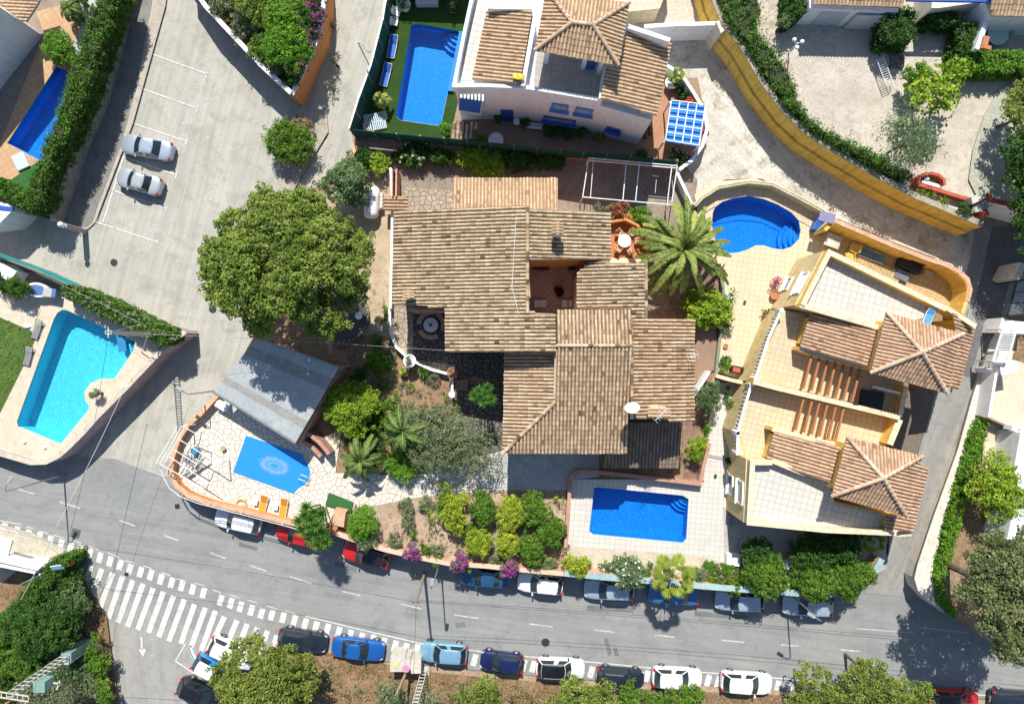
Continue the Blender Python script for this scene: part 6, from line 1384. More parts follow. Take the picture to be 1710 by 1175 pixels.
# globe lamp and triple lamp
c = G(101,375,3.3); rt = root('globe_lamp', (c.x, c.y, 0.02), 'white globe lamp at the rounded end of the old pavement', 'street lamp')
MB().tube((c.x, c.y, 2.8), (c.x, c.y, 3.1), .05).build('pole', METALW, rt); MB().box((c.x, c.y, 1.4), (.4,.4,2.8), R(-20)).build('pillar', LILAC, rt); MB().lathe([(.03,-.24),(.14,-.2),(.22,-.08),(.24,0),(.22,.08),(.14,.2),(.03,.24)], c, 18).build('lamp_globe', WHITEP, rt, smooth=True)
c = G(1332,72,PZ+2.8); b = G(1317,88,PZ); rt = root('triple_lamp', (b.x, b.y, PZ), 'white garden lamp with three globes on the upper right forecourt', 'lamp')
mb = MB(); mb.tube(b, c, .05); mb.build('pole', METALW, rt)
for dx, dy in ((-.25,.25),(.35,.1),(-.05,-.35)):
    q = c+Vector((dx,dy,0)); mb = MB(); mb.tube(c-Vector((0,0,.2)), q, .02); mb.lathe([(.02,-.16),(.12,-.12),(.17,0),(.12,.12),(.02,.16)], q, 14); mb.build('lamp_globe', WHITEP, rt, smooth=True)
# wooden pole in the street wall row
P1b = G(709,957,0); P1t = G(694,1008,7.0)
rt = root('wooden_pole', P1b, 'weathered wooden utility pole standing at the street edge between parked cars', 'pole')
mb = MB(); mb.tube(P1b, P1t, .13, .09, 10); mb.build('pole', WOOD, rt, smooth=True); mb = MB(); d = P1t-P1b
for t_ in (.93, .97): mb.tube(P1b+d*t_+Vector((-.3,0,0)), P1b+d*t_+Vector((.3,0,0)), .03)
mb.build('insulator', BLACK, rt)
def lattice(b, t, w0, w1, mat, rt, nm='lattice_mast', n=14, two=True):
    b, t = Vector(b), Vector(t); d = (t-b); u = Vector((0,1,0)).cross(d).normalized() if abs(d.normalized().z) < .99 or True else Vector((1,0,0)); v = d.cross(u).normalized()
    mb = MB(); q = lambda s, i, j: b + d*s + u*(i*(w0+(w1-w0)*s)/2) + v*(j*(w0+(w1-w0)*s)/2*(.55))
    for i in (-1, 1):
        for j in (-1, 1): mb.beam(q(0,i,j), q(1,i,j), .06, .06)
    for k in range(n+1):
        s = k/n
        for j in (-1, 1): mb.beam(q(s,-1,j), q(s,1,j), .05, .05)
        for i in (-1, 1): mb.beam(q(s,i,-1), q(s,i,1), .05, .05)
    return mb.build(nm, mat, rt)
CONCR = mplain('pole_concrete', (.5,.49,.42), .8)
B0 = G(290,560,0); h = 9.7; T0_ = Vector((B0.x, B0.y, h)); rt = root('lattice_pole', B0, 'openwork concrete pole rising beside the turquoise pool hedge', 'pole')
lattice(B0, T0_, .55, .42, CONCR, rt, n=18)
mb = MB(); mb.beam(T0_+Vector((0,-.4,0)), T0_+Vector((0,.4,0)), .07, .07); mb.build('crossarm', CONCR, rt)
# stay strut seen beside it
mb = MB(); mb.tube(G(236,590,LZ), G(246,562,5.5), .04); props(mb.build('stay_rod', METAL), 'thin leaning rod beside the foot of the openwork pole', 'rod')
B1 = G(150,1070,0); h1 = 9.4; T1 = Vector((B1.x-.1, B1.y, h1)); rt = root('transformer_mast', B1, 'big steel lattice mast with crossarms and grey casing in the lower left bushes', 'mast')
lattice(B1, T1, .7, .5, CONCR, rt, n=16)
mb = MB(); mb.box((B1.x, B1.y, 1.6), (.85,.75,3.2)); cs = mb.build('casing', mplain('grey_green_steel', (.22,.32,.31), .5), rt); MB().box((B1.x+.05, B1.y-.42, 2.0), (.7,.12,1.3)).build('sign', WHITEP, cs); MB().box((B1.x+.05, B1.y-.5, 2.9), (.4,.25,.7)).build('meter_box', METALW, rt)
mb = MB(); a = T1+Vector((-1.9,.15,-.1)); b = T1+Vector((1.3,-.35,-.1))
for o_ in (-.2, .2): mb.beam(a+Vector((0,o_,0)), b+Vector((0,o_,0)), .07, .1)
for i in range(9): q_ = a.lerp(b, i/8); mb.beam(q_+Vector((0,-.2,0)), q_+Vector((0,.2,0)), .05, .05)
mb.build('crossarm', CONCR, rt)
mb = MB()
for x_ in (-.2, 1.2): mb.lathe([(.05,0),(.1,.1),(.06,.2),(.1,.3),(.05,.4)], T1+Vector((x_,-.6,-.2)), 10)
mb.build('insulator', TERRA, rt)
mb = MB(); mb.box((B1.x+.75, B1.y-.35, 7.0), (.9,.8,1.1)); mb.build('transformer', mplain('transformer_steel', (.2,.33,.28), .5), rt); mb = MB(); mb.beam((B1.x-.2,B1.y-.3,6.6), (B1.x+1.6,B1.y-.5,6.6), .1, .1); mb.beam((B1.x+1.5,B1.y-.5,6.2), (B1.x+1.5,B1.y-1.0,6.6), .08, .08); mb.build('bracket', CONCR, rt)
B2 = G(709,1118,0); T2 = Vector((B2.x, B2.y-.1, 9.0)); rt = root('lattice_pole', B2, 'openwork concrete pole at the bottom edge right of the stone bins', 'pole'); lattice(B2, T2, .5, .4, CONCR, rt, n=16)
MB().box((B2.x, B2.y, .1), (.8,.7,.3)).build('footing', CONCR, rt)
# leaning wooden post with round sign
a = G(688,1100,0); b = G(662,1158,4.4); rt = root('signpost', a, 'leaning wooden post with a round red and blue no-parking sign beside stone bins', 'sign'); mb = MB(); mb.tube(a, b, .13, .1, 10); mb.build('post', WOOD, rt, smooth=True)
s = G(678,1116,2.35); M = Matrix.Rotation(R(-38), 3, 'X'); sg = MB()
def disc(r0, z_, mat, nm, par_):
    mb = MB(); n = 24; mb.add([s+M@Vector((r0*math.cos(2*PI*i/n), r0*math.sin(2*PI*i/n), z_)) for i in range(n)] + [s+M@Vector((r0*math.cos(2*PI*i/n), r0*math.sin(2*PI*i/n), z_-.02)) for i in range(n)], [tuple(range(n)), tuple(range(2*n-1, n-1, -1))] + [(i, i+n, (i+1) % n+n, (i+1) % n) for i in range(n)]); return mb.build(nm, mat, par_)
sp = disc(.3, .0, mplain('sign_red', (.6,.02,.03), .4), 'sign_plate', rt); disc(.21, .012, mplain('sign_blue', (.03,.09,.45), .4), 'sign_face', sp)
mb = MB(); p0 = s+M@Vector((-.15,.15,.018)); p1_ = s+M@Vector((.15,-.15,.018)); mb.beam(p0, p1_, .055, .01); mb.build('sign_bar', MATS['sign_red'], sp)
# stone meter box / bins
rt = root('stone_bins', G(670,1110,0), 'row of pale rendered meter boxes on the dusty verge', 'meter box')
for x0, x1, y0, y1, z_ in ((652,676,1095,1121,1.9),(676,685,1098,1122,1.8),(686,703,1100,1124,1.7)): o = MB().prism(xy([(x0,y0),(x1,y0+1),(x1,y1),(x0-1,y1)], z_), 0, z_).build('box', CONCP, rt)
c = G(660,1110,1.93); MB().lathe([(.02,.0),(.28,.0),(.26,.012),(.02,.014)], c, 16).build('lid', mplain('pale_yellow_paint', (.55,.5,.2), .7), rt)
# wires
def wire(pts, label, r=.014, mat=None, sag=.5, name='cable'):
    mb = MB(); Q = []
    for a, b in zip(pts, pts[1:]):
        a, b = Vector(a), Vector(b)
        for i in range(13): t = i/12; p = a.lerp(b, t); p.z -= sag*4*t*(1-t); Q.append(p)
    mb.path(Q, r, 5); o = mb.build(name, mat or BLACK); props(o, label, 'cable', 'overhead cables'); return o
WG = mplain('grey_cable', (.45,.46,.46), .5)
wire([P1t-Vector((.2,0,.5)), G(1668,1083,6.6), G(2050,1130,6.6)], 'upper black cable running along the street to the pale pole')
wire([P1t-Vector((-.2,0,.8)), G(1662,1078,6.2)], 'second black cable running along the street just under the upper one')
wire([P1t-Vector((.1,0,.4)), G(90,905,7.2), G(-300,830,7.2)], 'black cable from the wooden pole over the crosswalk to the left edge')
wire([T0_, G(110,915,7.0), T1+Vector((.4,.3,-.4))], 'black cable from the openwork pole over the turquoise pool to the lower left mast')
wire([P1t-Vector((0,0,.3)), T2+Vector((0,0,-.6))], 'black cable from the wooden pole down to the bottom openwork pole')
wire([G(205,655,3.4), G(95,878,6.8), G(35,1000,6.5)], 'pale thick cable slanting past the turquoise pool corner', .022, WG, .2)
wire([T0_, G(430,565,7.5), G(745,585,8.0), G(745,585,7.95)], 'thin pale wire from the openwork pole to the tiled house roof', .009, WG, .3)
wire([G(60,455,5), G(235,540,7.6), T0_], 'pale wire over the hedge beside the teal fence', .009, WG, .2)
wire([G(840,460,7.0) if 0 else G(862,362,9.2), G(855,480,9.1), G(866,525,9.2)], 'thin white cord lying on the tiles left of the ridge', .018, WHITEP, 0.0)
wire([T1+Vector((.6,-.2,-.2)), G(400,1178,7.2)], 'black cable from the lower left mast over the black slanted car')

# ================= pool furniture and small things =================
def lounger(px, py, dirp, z, frame, cloth, label, group, L=1.9, w=.62, stripes=False):
    c = G(px, py, z+.35); ang = math.atan2(-dirp[1], dirp[0]); rt = root('sun_lounger', (0,0,0), label, 'sun lounger', group)
    mb = MB(); 
    for s_ in (-1, 1): mb.path([(-L/2, s_*w/2, .3), (L*.12, s_*w/2, .32), (L/2, s_*w/2, .52)], .028, 6)
    mb.tube((-L/2, -w/2, .3), (-L/2, w/2, .3), .028); mb.tube((L/2, -w/2, .52), (L/2, w/2, .52), .028); mb.build('frame', frame, rt)
    for x in (-L*.38, L*.22):
        for s_ in (-1, 1): MB().tube((x, s_*w/2, 0), (x, s_*w/2, .31), .025).build('leg', frame, rt)
    if stripes:
        for k, (xa, xb) in enumerate(((-L*.48, L*.12), (L*.14, L*.48))):
            mb = MB(); n = 7 if k == 0 else 4
            for i in range(n): t = xa+(xb-xa)*(i+.5)/n; zz = .34 if k == 0 else .34+(t-L*.12)*.5; mb.box((t, 0, zz), ((xb-xa)/n*.62, w*.92, .03))
            mb.build('seat' if k == 0 else 'backrest', cloth, rt)
    else:
        mb = MB(); mb.box((-L*.18, 0, .345), (L*.6, w*.92, .05)); mb.build('seat', cloth, rt, bevel=.02); mb = MB(); mb.box((L*.31, 0, .46), (L*.39, w*.92, .05), tilt=Matrix.Rotation(R(-28), 3, 'Y')); mb.build('backrest', cloth, rt, bevel=.02)
    rt.location = (c.x, c.y, z); rt.rotation_euler = (0, 0, ang); return rt
lounger(439,843,(7,-30),T0,WHITEP,ORANGEC,'orange sun lounger on the crazy-paved patio, nearer the covered pool','orange loungers on the patio', 1.85,.6)
lounger(473,848,(5,-30),T0,WHITEP,ORANGEC,'orange sun lounger on the crazy-paved patio, nearer the yucca clump','orange loungers on the patio', 1.85,.6)
CUSH = mplain('lounger_blue', (.03,.13,.52), .7)
lounger(655,78,(6,-30),T0,WHITEP,CUSH,'blue-cushioned white lounger on the lawn, nearer the top edge','loungers on the lawn', 1.9,.66)
lounger(644,125,(8,-30),T0,WHITEP,CUSH,'blue-cushioned white lounger on the lawn above the small palm','loungers on the lawn', 1.9,.66)
STR = mplain('striped_slats', (.45,.6,.68), .6)
lounger(627,196,(-36,9),T0,METALW,STR,'slatted lounger in the lawn corner, upper of the two','slatted loungers', 1.9,.66, True)
lounger(626,210,(-36,7),T0,METALW,STR,'slatted lounger in the lawn corner, against the green fence','slatted loungers', 1.9,.66, True)
lounger(320,770,(20,12),T0,METAL,GREYP,'grey lounger under the bare white shade frame','patio corner seats', 1.6,.55, True)
lounger(62,550,(8,-22),LZ,DARKM,GREYP,'dark slatted deck chair beside the turquoise pool, nearer the top','deck chairs by the turquoise pool', 1.7,.6, True)
lounger(47,594,(6,-22),LZ,DARKM,GREYP,'dark slatted deck chair beside the turquoise pool, on the lawn edge','deck chairs by the turquoise pool', 1.7,.6, True)
lounger(1552,528,(8,-22),6.8,WHITEP,mplain('sky_cloth', (.08,.33,.66), .7),'light blue deck chair on the upper villa roof terrace','terrace seats', 1.3,.6)
lounger(1453,425,(30,12),T0+.45,WHITEP,mplain('slate_blue', (.09,.17,.27), .7),'slate-blue garden bench on the ochre patio','patio seats', 2.3,.75)
def chair(px, py, ang, z, mat, label, group, name='garden_chair', w=.5):
    c = G(px, py, z+.5); rt = root(name, (0,0,0), label, 'chair', group)
    MB().box((0,0,.42), (w,w,.05)).build('seat', mat, rt, bevel=.02); MB().box((-w/2,0,.68), (.05,w,.5), tilt=Matrix.Rotation(R(-12),3,'Y')).build('backrest', mat, rt, bevel=.02)
    for sx in (-1,1):
        for sy in (-1,1): MB().tube((sx*w*.42,sy*w*.42,0), (sx*w*.42,sy*w*.42,.42), .025).build('leg', mat, rt)
    for sy in (-1,1): MB().box((-.02, sy*w*.52, .6), (w*.9,.05,.04)).build('armrest', mat, rt)
    rt.location = (c.x, c.y, z); rt.rotation_euler = (0,0,ang); return rt
chair(662,20,R(-20),T0,PLAST,'white plastic chair by the green fence, nearer the top edge','white plastic chairs', w=.62); chair(658,36,R(-10),T0,PLAST,'white plastic chair by the green fence, the lower one','white plastic chairs', w=.62)
def rtable(px, py, r, z, mat, label, h=.73, name='round_table'):
    c = G(px, py, z+h); rt = root(name, (c.x,c.y,z), label, 'table'); b = Vector((c.x,c.y,z)); MB().lathe([(.02,h-.03),(r,h-.03),(r,h),(.02,h+.002)], b, 26).build('tabletop', mat, rt); mb = MB(); mb.tube(b, b+Vector((0,0,h-.03)), .05); mb.build('pedestal', mat, rt); mb = MB()
    for k in range(3): a_ = k*2.09; mb.beam(b+Vector((0,0,.04)), b+Vector((r*.6*math.cos(a_), r*.6*math.sin(a_), .03)), .05, .05)
    mb.build('foot', mat, rt); return rt
TZ = T0+.35
rtable(1043,402,.55,TZ,WHITE,'white mosaic round table on the clay patio')
for (x, y, a_, lb) in ((1034,389,-50,'upper left'),(1055,388,-125,'upper right'),(1065,402,180,'right'),(1033,415,55,'lower left'),(1052,419,115,'lower right')): chair(x, y, R(a_), TZ, mplain('faded_rattan_'+lb.replace(' ','_'), (.42,.3,.25), .7) if 0 else SALMON, lb+' garden chair round the white mosaic table', 'chairs round the mosaic table')
rtable(1667,58,.85,PZ,mplain('pale_green_plastic', (.45,.6,.58), .4),'large oval pale green garden table at the top right'); chair(1683,59,R(180),PZ,MATS['pale_green_plastic'],'pale green chair at the oval table','top right seats')
# courtyard: four white low tables and dark red plant
for x, lb in ((897,'leftmost'),(907,'second from the left'),(943,'third from the left'),(954.5,'rightmost')):
    c = G(x, 507, T0+.75); rt = root('square_table', (c.x, c.y, T0+.3), lb+' of the four small white tables in the tiled courtyard', 'table', 'white tables in the courtyard'); MB().box((c.x,c.y,T0+.73), (.5,.62,.05)).build('tabletop', WHITE, rt, bevel=.02)
    for sx in (-1,1):
        for sy in (-1,1): MB().tube((c.x+sx*.2,c.y+sy*.26,T0+.28), (c.x+sx*.2,c.y+sy*.26,T0+.71), .03).build('leg', WHITEP, rt)
c = G(893,455,T0+1.0); rt = root('stone_basin', (c.x,c.y,T0+.3), 'pale wall basin in the upper left of the courtyard', 'basin'); MB().lathe([(.2,0),(.15,.3),(.3,.55),(.34,.6),(.2,.58),(.02,.5)], (c.x,c.y,T0+.28), 18).build('bowl', SALMON, rt)
yucca(934,486,13,T0+.3,T0+1.1,L_DEAD,'dark red spiky plant in the middle of the tiled courtyard',heads=3,L=.5,seed=4,nl=40,w=.06)
# gas tank
c = G(620,337,2.7); rt = root('gas_tank', (c.x,c.y,T0), 'big white cylindrical gas tank beside the round grey-green tree', 'tank')
mb = MB(); n = 24; prof = [(-1.35,.02),(-1.33,.3),(-1.22,.52),(-1.0,.62),(-.5,.64),(.5,.64),(1.0,.62),(1.22,.52),(1.33,.3),(1.35,.02)]; vs = [(c.x+r_*math.cos(2*PI*i/n)+y_*.06, c.y+y_, c.z-.3+r_*math.sin(2*PI*i/n)) for y_, r_ in prof for i in range(n)]
mb.add(vs, [(k*n+i, k*n+(i+1)%n, (k+1)*n+(i+1)%n, (k+1)*n+i) for k in range(len(prof)-1) for i in range(n)]+[tuple(range(n)), tuple(range(len(prof)*n-1, (len(prof)-1)*n-1, -1))]); mb.build('tank_body', WHITEP, rt, smooth=True)
for s_ in (-1,1): MB().box((c.x+s_*.05, c.y+s_*.8, c.z-1.0), (.9,.12,.9)).build('leg', METALW, rt)
mb = MB(); mb.tube((c.x-.2,c.y-.2,c.z+.3), (c.x-.15,c.y+.3,c.z+.36), .04); mb.box((c.x-.25,c.y-.25,c.z+.36), (.3,.22,.1)); mb.build('valve_cover', mplain('valve_green', (.1,.2,.2), .5), rt)
mb = MB(); mb.path([(c.x-.1,c.y+.35,c.z+.4),(c.x+.5,c.y+.25,c.z+.5),(c.x+1.2,c.y+.3,c.z+.3)], .015, 5); mb.build('pipe', BLACK, rt)
wall([(655,282),(655,328)], .12, T0, 3.4, PINK, 'narrow pinkish wall pair above the tiled lean-to'); wall([(662,282),(661,328)], .12, T0, 3.4, SALMON, 'second thin wall of the pinkish pair beside the upper patio')
for i in range(4): o = MB(); o.box(G(634,326+i*7,2.1), (.6,.3,.5), R(5+i*7)); props(o.build('stone_block', BEIGEW), ('top','second','third','lowest')[i]+' of the rough stone blocks beside the gas tank', 'stone', 'stone blocks by the gas tank')
# turf mat, boxes, small tower
o = MB(); q = xy([(549,822),(590,838),(586,856),(543,843)], T0+.25); o.prism(q, T0+.2, T0+.25); props(o.build('turf_mat', TURFG), 'rectangular green turf mat at the end of the crazy-paved patio', 'mat')
rt = root('meter_tower', G(566,868,0), 'little salmon wall box between the yucca clump and the path', 'box'); MB().prism(xy([(557,851),(577,855),(574,880),(556,876)], 3.0), 0, 3.0).build('wall', SALMON, rt); MB().box(G(558,886,1.6), (.7,.2,.9)).build('door', WHITEP, rt)
for x, y, lb in ((426,838,'left'),(460,846,'right')): c = G(x, y, T0+.4); rt = root('side_table', (c.x,c.y,T0), 'small white side table '+lb+' of an orange lounger', 'table', 'side tables'); MB().box((c.x,c.y,T0+.4), (.42,.55,.05), R(-10)).build('tabletop', WHITEP, rt, bevel=.02); MB().box((c.x,c.y,T0+.19), (.3,.4,.36), R(-10)).build('base', WHITEP, rt)
o = MB(); c = G(404,838,T0)
for k in range(4): o.path([(c.x+(.3+.06*k)*math.cos(t_*.35)+.02*k, c.y+(.24+.05*k)*math.sin(t_*.35), T0+.25+.02*k) for t_ in range(19)], .018, 5)
props(o.build('garden_hose', mplain('yellow_hose', (.6,.45,.15), .5)), 'coiled pale yellow garden hose on the patio parapet side', 'hose')
rt = root('storage_box', G(370,673,T0), 'white plastic storage box at the shed corner', 'box'); MB().box(G(372,677,T0+.45), (1.0,.55,.9), R(-32)).build('body', PLAST, rt, bevel=.04); MB().box(G(372,677,T0+.93), (1.06,.6,.06), R(-32)).build('lid', WHITEP, rt, bevel=.02)
c = G(373,748,T0+.3); rt = root('wooden_stool', (c.x,c.y,T0), 'small wooden stool beside the covered pool', 'stool'); MB().lathe([(.02,.38),(.2,.38),(.2,.44),(.02,.44)], (c.x,c.y,T0), 16).build('seat', WOODL, rt)
for k in range(3): a_ = k*2.1; MB().tube((c.x+.14*math.cos(a_), c.y+.14*math.sin(a_), T0), (c.x+.1*math.cos(a_), c.y+.1*math.sin(a_), T0+.38), .02).build('leg', WOOD, rt)
c = G(326,752,T0+.5); o = MB(); o.box(c, (.55,.5,.5), R(-20)); props(o.build('cool_box', mplain('teal_blue_plastic', (.03,.2,.38), .5), bevel=.04), 'blue cool box between the white shade bars', 'box')
rt = root('folded_parasol', G(338,775,T0), 'folded grey-green parasol lying over the patio corner', 'parasol'); mb = MB(); mb.tube(G(345,762,2.6), G(310,792,2.2), .06, .16, 8); mb.build('canopy', mplain('sage_cloth', (.3,.35,.32), .8), rt); mb = MB(); mb.tube(G(345,762,2.6), G(352,755,T0+.2), .025); mb.build('pole', METALW, rt)
# left pool: chest spa, etc
c = G(68,484,LZ+.9); rt = root('pedal_boat', (c.x,c.y,LZ), 'blue and white plastic tub standing above the turquoise pool', 'tub')
def ell(px, py, rx, ry, rz, z0, z1, mat, nm, k=1.0):
    c_ = G(px, py, z1); MB().lathe([(rx*.92,z0-z1),(rx,-.1),(rx*.95,0),(.02,0)], c_, 26, sy=ry/rx, rz=rz).build(nm, mat, rt)
ell(61,484,1.05,.62,R(-8),LZ,LZ+1.0,WHITEP,'tub_shell'); ell(61,484,.85,.46,R(-8),LZ+.9,LZ+1.03,mplain('tub_blue', (.08,.16,.36), .5),'tub_lining'); MB().box(G(84,489,LZ+.8), (.95,.75,.5), R(-8)).build('step_box', mplain('tub_grey', (.42,.41,.4), .6), rt, bevel=.05); MB().box(G(90,489,LZ+1.08), (.35,.7,.1), R(-8)).build('step_panel', MATS['tub_blue'], rt)
for (x, y, lb) in ((56,521,'upper'),(50,545,'lower')): o = MB(); o.lathe([(.02,0),(.28,.05),(.34,.2),(.2,.38),(.02,.42)], G(x,y,LZ), 12, sy=.6); props(o.build('stone', WHITE, smooth=True), lb+' of the two white boulders between the blue tub and the deck chairs', 'stone')
for (x, y, lb) in ((44,737,'small white ball'),(78,746,'white lump')): o = MB(); o.lathe([(.02,0),(.18,.06),(.2,.2),(.12,.34),(.02,.38)], G(x,y,LZ), 14); props(o.build('garden_stone', WHITE, smooth=True), lb+' on the deck below the turquoise pool', 'stone')
rt = root('pool_pump', G(205,573,LZ), 'blue pool cover roller box over the steps of the turquoise pool', 'box'); MB().box(G(203,572,LZ+.05), (1.5,.7,.06), R(-80)).build('panel', mplain('panel_blue', (.03,.22,.42), .4), rt)
# barbecue corner, misc on kidney terrace
rt = root('barbecue', G(1229,618,T0), 'dark barbecue grill beside an orange bucket on the cream terrace', 'barbecue'); MB().box(G(1230,617,T0+.6), (1.0,.6,.7), R(-12)).build('firebox', BLACK, rt, bevel=.05); MB().box(G(1230,617,T0+.97), (.6,.4,.04), R(-12)).build('grate', REDW, rt)
rt = root('bucket', G(1241,621,T0), 'orange bucket at the end of the barbecue', 'bucket'); MB().lathe([(.14,0),(.2,.3),(.17,.3),(.1,.05)], G(1241,621,T0+.1), 14).build('body', mplain('orange_plastic', (.7,.16,.02), .5), rt)
o = MB(); o.box(G(1203,602,T0+.5), (.6,.35,.3)); props(o.build('plastic_basin', mplain('aqua_plastic', (.2,.6,.62), .4), bevel=.04), 'aqua plastic basin on the mossy grey wall', 'basin')
o = MB(); o.box(G(1244,504,T0+.33), (.22,.22,.04)); props(o.build('floor_drain', DARKM), 'small dark floor drain in the middle of the cream terrace', 'drain cover')
o = MB(); o.box(G(1195,794,T0+.33), (.22,.22,.04)); props(o.build('floor_drain', DARKM), 'small dark floor drain on the pale walk beside the pool deck', 'drain cover')
o = MB(); o.box(G(1196,762,T0+.34), (1.9,.05,.04), R(-12)); props(o.build('drain_channel', DARKM), 'thin dark drain channel across the pale walk', 'drain')
rt = root('blue_tub', G(1364,378,T0), 'deep blue square tub behind the kidney pool wall', 'tub'); MB().box(G(1367,378,T0+.5), (1.0,1.1,.8), R(-25)).build('body', mplain('deep_blue_plastic', (.02,.09,.36), .4), rt, bevel=.05); MB().box(G(1381,363,T0+2.6), (1.3,.8,.1), R(-15)).build('lid', mplain('lilac_lid', (.22,.2,.33), .6), rt)
PF = T0+.45
rt = root('garden_table', G(1390,400,PF), 'grey square table with white top at the left end of the ochre patio', 'table'); MB().box(G(1391,402,PF+.75), (1.3,1.1,.06), R(-20)).build('tabletop', CONCP, rt, bevel=.02)
for sx in (-1,1):
    for sy in (-1,1): q = G(1391,402,PF); MB().tube((q.x+sx*.5,q.y+sy*.4,PF), (q.x+sx*.5,q.y+sy*.4,PF+.73), .035).build('leg', METAL, rt)
for (x, y, a_, lb) in ((1427,414,160,'upper'),(1420,428,100,'lower')): chair(x, y, R(a_), PF, mplain('ochre_plastic', (.6,.4,.08), .5) if 'ochre_plastic' not in MATS else MATS['ochre_plastic'], lb+' ochre garden chair beside the grey table', 'ochre chairs', w=.7)
rt = root('covered_sofa', G(1514,444,PF), 'garden sofa under a glossy black cover on the ochre patio', 'sofa'); mb = MB(); q = G(1514,444,PF); mb.box((q.x,q.y,PF+.35), (2.1,.95,.7), R(-24)); o = mb.build('cover', BLACK, rt, bevel=.16); mb = MB(); mb.box((q.x+.16,q.y+.36,PF+.8), (2.0,.22,.5), R(-24)); mb.build('backrest', BLACK, rt, bevel=.08)
rt = root('deck_boards', G(1465,447,PF), 'pale wooden deck boards beside the terrace wall of the upper villa', 'decking'); mb = MB(); q = G(1465,448,PF+.3)
for i in range(14): t_ = (i-6.5)*.3; mb.box((q.x+t_*math.cos(R(-25)), q.y+t_*math.sin(R(-25)), PF+.28), (.27,1.1,.06), R(-25+90-90))
mb.build('boards', WOODL, rt); MB().box((q.x,q.y,PF+.12), (3.9,.9,.22), R(-25)).build('base', WOOD, rt)
o = MB(); o.box(G(1505,460,PF+.2), (1.2,.8,.4), R(-24)); props(o.build('dark_slab', mplain('slate_slab', (.13,.15,.17), .6)), 'dark slate slab beside the black covered sofa', 'slab')
rt = root('framed_planter', G(1551,457,PF), 'small square framed bed of pebbles on the ochre patio', 'planter'); MB().box(G(1551,457,PF+.1), (.95,.6,.2), R(-20)).build('frame', YELT, rt); MB().box(G(1551,457,PF+.21), (.7,.36,.04), R(-20)).build('bed', GRAVEL, rt)
# black block painted in for a doorway's shaded inside, white table things at lower right villa
rt = root('dark_doorway', G(1465,668,4.8), 'dark recess with white folding panel on the upper villa terrace', 'hatch'); MB().prism(xy([(1442,650),(1478,655),(1472,688),(1438,678)], 5.3), 4.8, 5.3).build('cover', BLACK, rt, bevel=.03); MB().box(G(1480,651,5.8), (2.0,.18,.5), R(-14)).build('panel', METALW, rt)
c = G(1314,942,T0+.75); rtable(1314,942,.42,T0,PLAST,'small white round table between the two dark bushes on the gravel'); o = MB(); o.box(G(1223,933,T0+.5), (1.15,1.0,.7), R(-5)); props(o.build('white_cabinet', PLAST, bevel=.05), 'white plastic cabinet at the left end of the grey gravel yard', 'cabinet')
for (x, y, r_, lb) in ((1222,866,.45,'round grey planter pot at the corner of the lower yellow villa'),): o = MB(); o.lathe([(r_*.7,0),(r_,.45),(r_*.85,.45),(r_*.7,.3),(.02,.3)], G(x,y,T0), 20); props(o.build('planter_pot', GREYP), lb, 'pot')
# white villa terrace bits
rt = root('garden_bench', G(895,210,T0), 'white bench below the wide blue window', 'bench'); MB().box(G(893,211,T0+.45), (1.4,.45,.06), R(-6)).build('seat', WHITEP, rt); MB().box(G(893,208,T0+.7), (1.4,.06,.5), R(-6)).build('backrest', WHITEP, rt)
for s_ in (-1,1): q = G(893,211,T0+.2); MB().box((q.x+s_*.6,q.y,T0+.22), (.08,.4,.42)).build('leg', WHITEP, rt)
rtable(863,203,.3,T0,WHITEP,'small white side table right of the blue door'); rtable(828,234,.65,T0,PLAST,'white oval table against the green fence in the villa yard'); 
rt = root('pool_chest', G(713,5,T0), 'pale blue-grey storage chest at the top edge of the lawn', 'box'); MB().box(G(713,4,T0+.5), (1.9,.6,.7)).build('body', mplain('chest_grey', (.4,.45,.52), .5), rt, bevel=.05)
for s_ in (-1,1): q = G(713,4,T0); MB().tube((q.x+s_*.55,q.y-.4,T0+.12), (q.x+s_*.55,q.y-.3,T0+.12), .14, .14, 14).build('wheel', WHITEP, rt)
def pot(px, py, r, z, mat, label, leaf=None, plant='small green plant', lr=None, seed=1, h=None):
    h = h or r*1.5; c = G(px, py, z+h); o = MB(); o.lathe([(r*.65,0),(r,h*.9),(r*1.08,h),(r*.85,h),(r*.8,h*.85),(.02,h*.85)], (c.x,c.y,z), 18); props(o.build('flower_pot', mat), label, 'pot', 'flower pots')
    if leaf is not None:
        rt = root('potted_plant', (c.x,c.y,z+h*.8), plant, 'plant', 'potted plants'); lr = lr or r*1.1; rs = np.random.RandomState(seed); C = np.array([[c.x+rs.uniform(-lr,lr)*.7, c.y+rs.uniform(-lr,lr)*.7, z+h+rs.uniform(0,lr*1.2)] for _ in range(7)]); V, F, rn = leaves(C, lr*.5, 30, .12, seed); npmesh('leaves', V, F, rn, leaf, rt); MB().tube((c.x,c.y,z+h*.8), (c.x,c.y,z+h+lr*.6), .03).build('stem', BARK, rt)
pot(684,602,.5,2.4,WHITE,'white round pot on the curved white wall',L_OLIVE,'pale succulent in the white pot on the curved wall',.35)
pot(755,622,.42,2.4,TERRA,'terracotta pot at the lower end of the curved white wall',L_DRY,'dry red plant in the terracotta pot at the wall end',.3)
pot(715,616,.25,T0+.2,TERRA,'little terracotta pot inside the curved white wall')
pot(675,620,.38,T0,WOODL,'wooden tub on the bare earth below the curved wall',L_LIME,'bright green plant in the wooden tub',.35)
pot(755,658,.28,2.4,WHITE,'white ring-shaped pot on the short white wall')
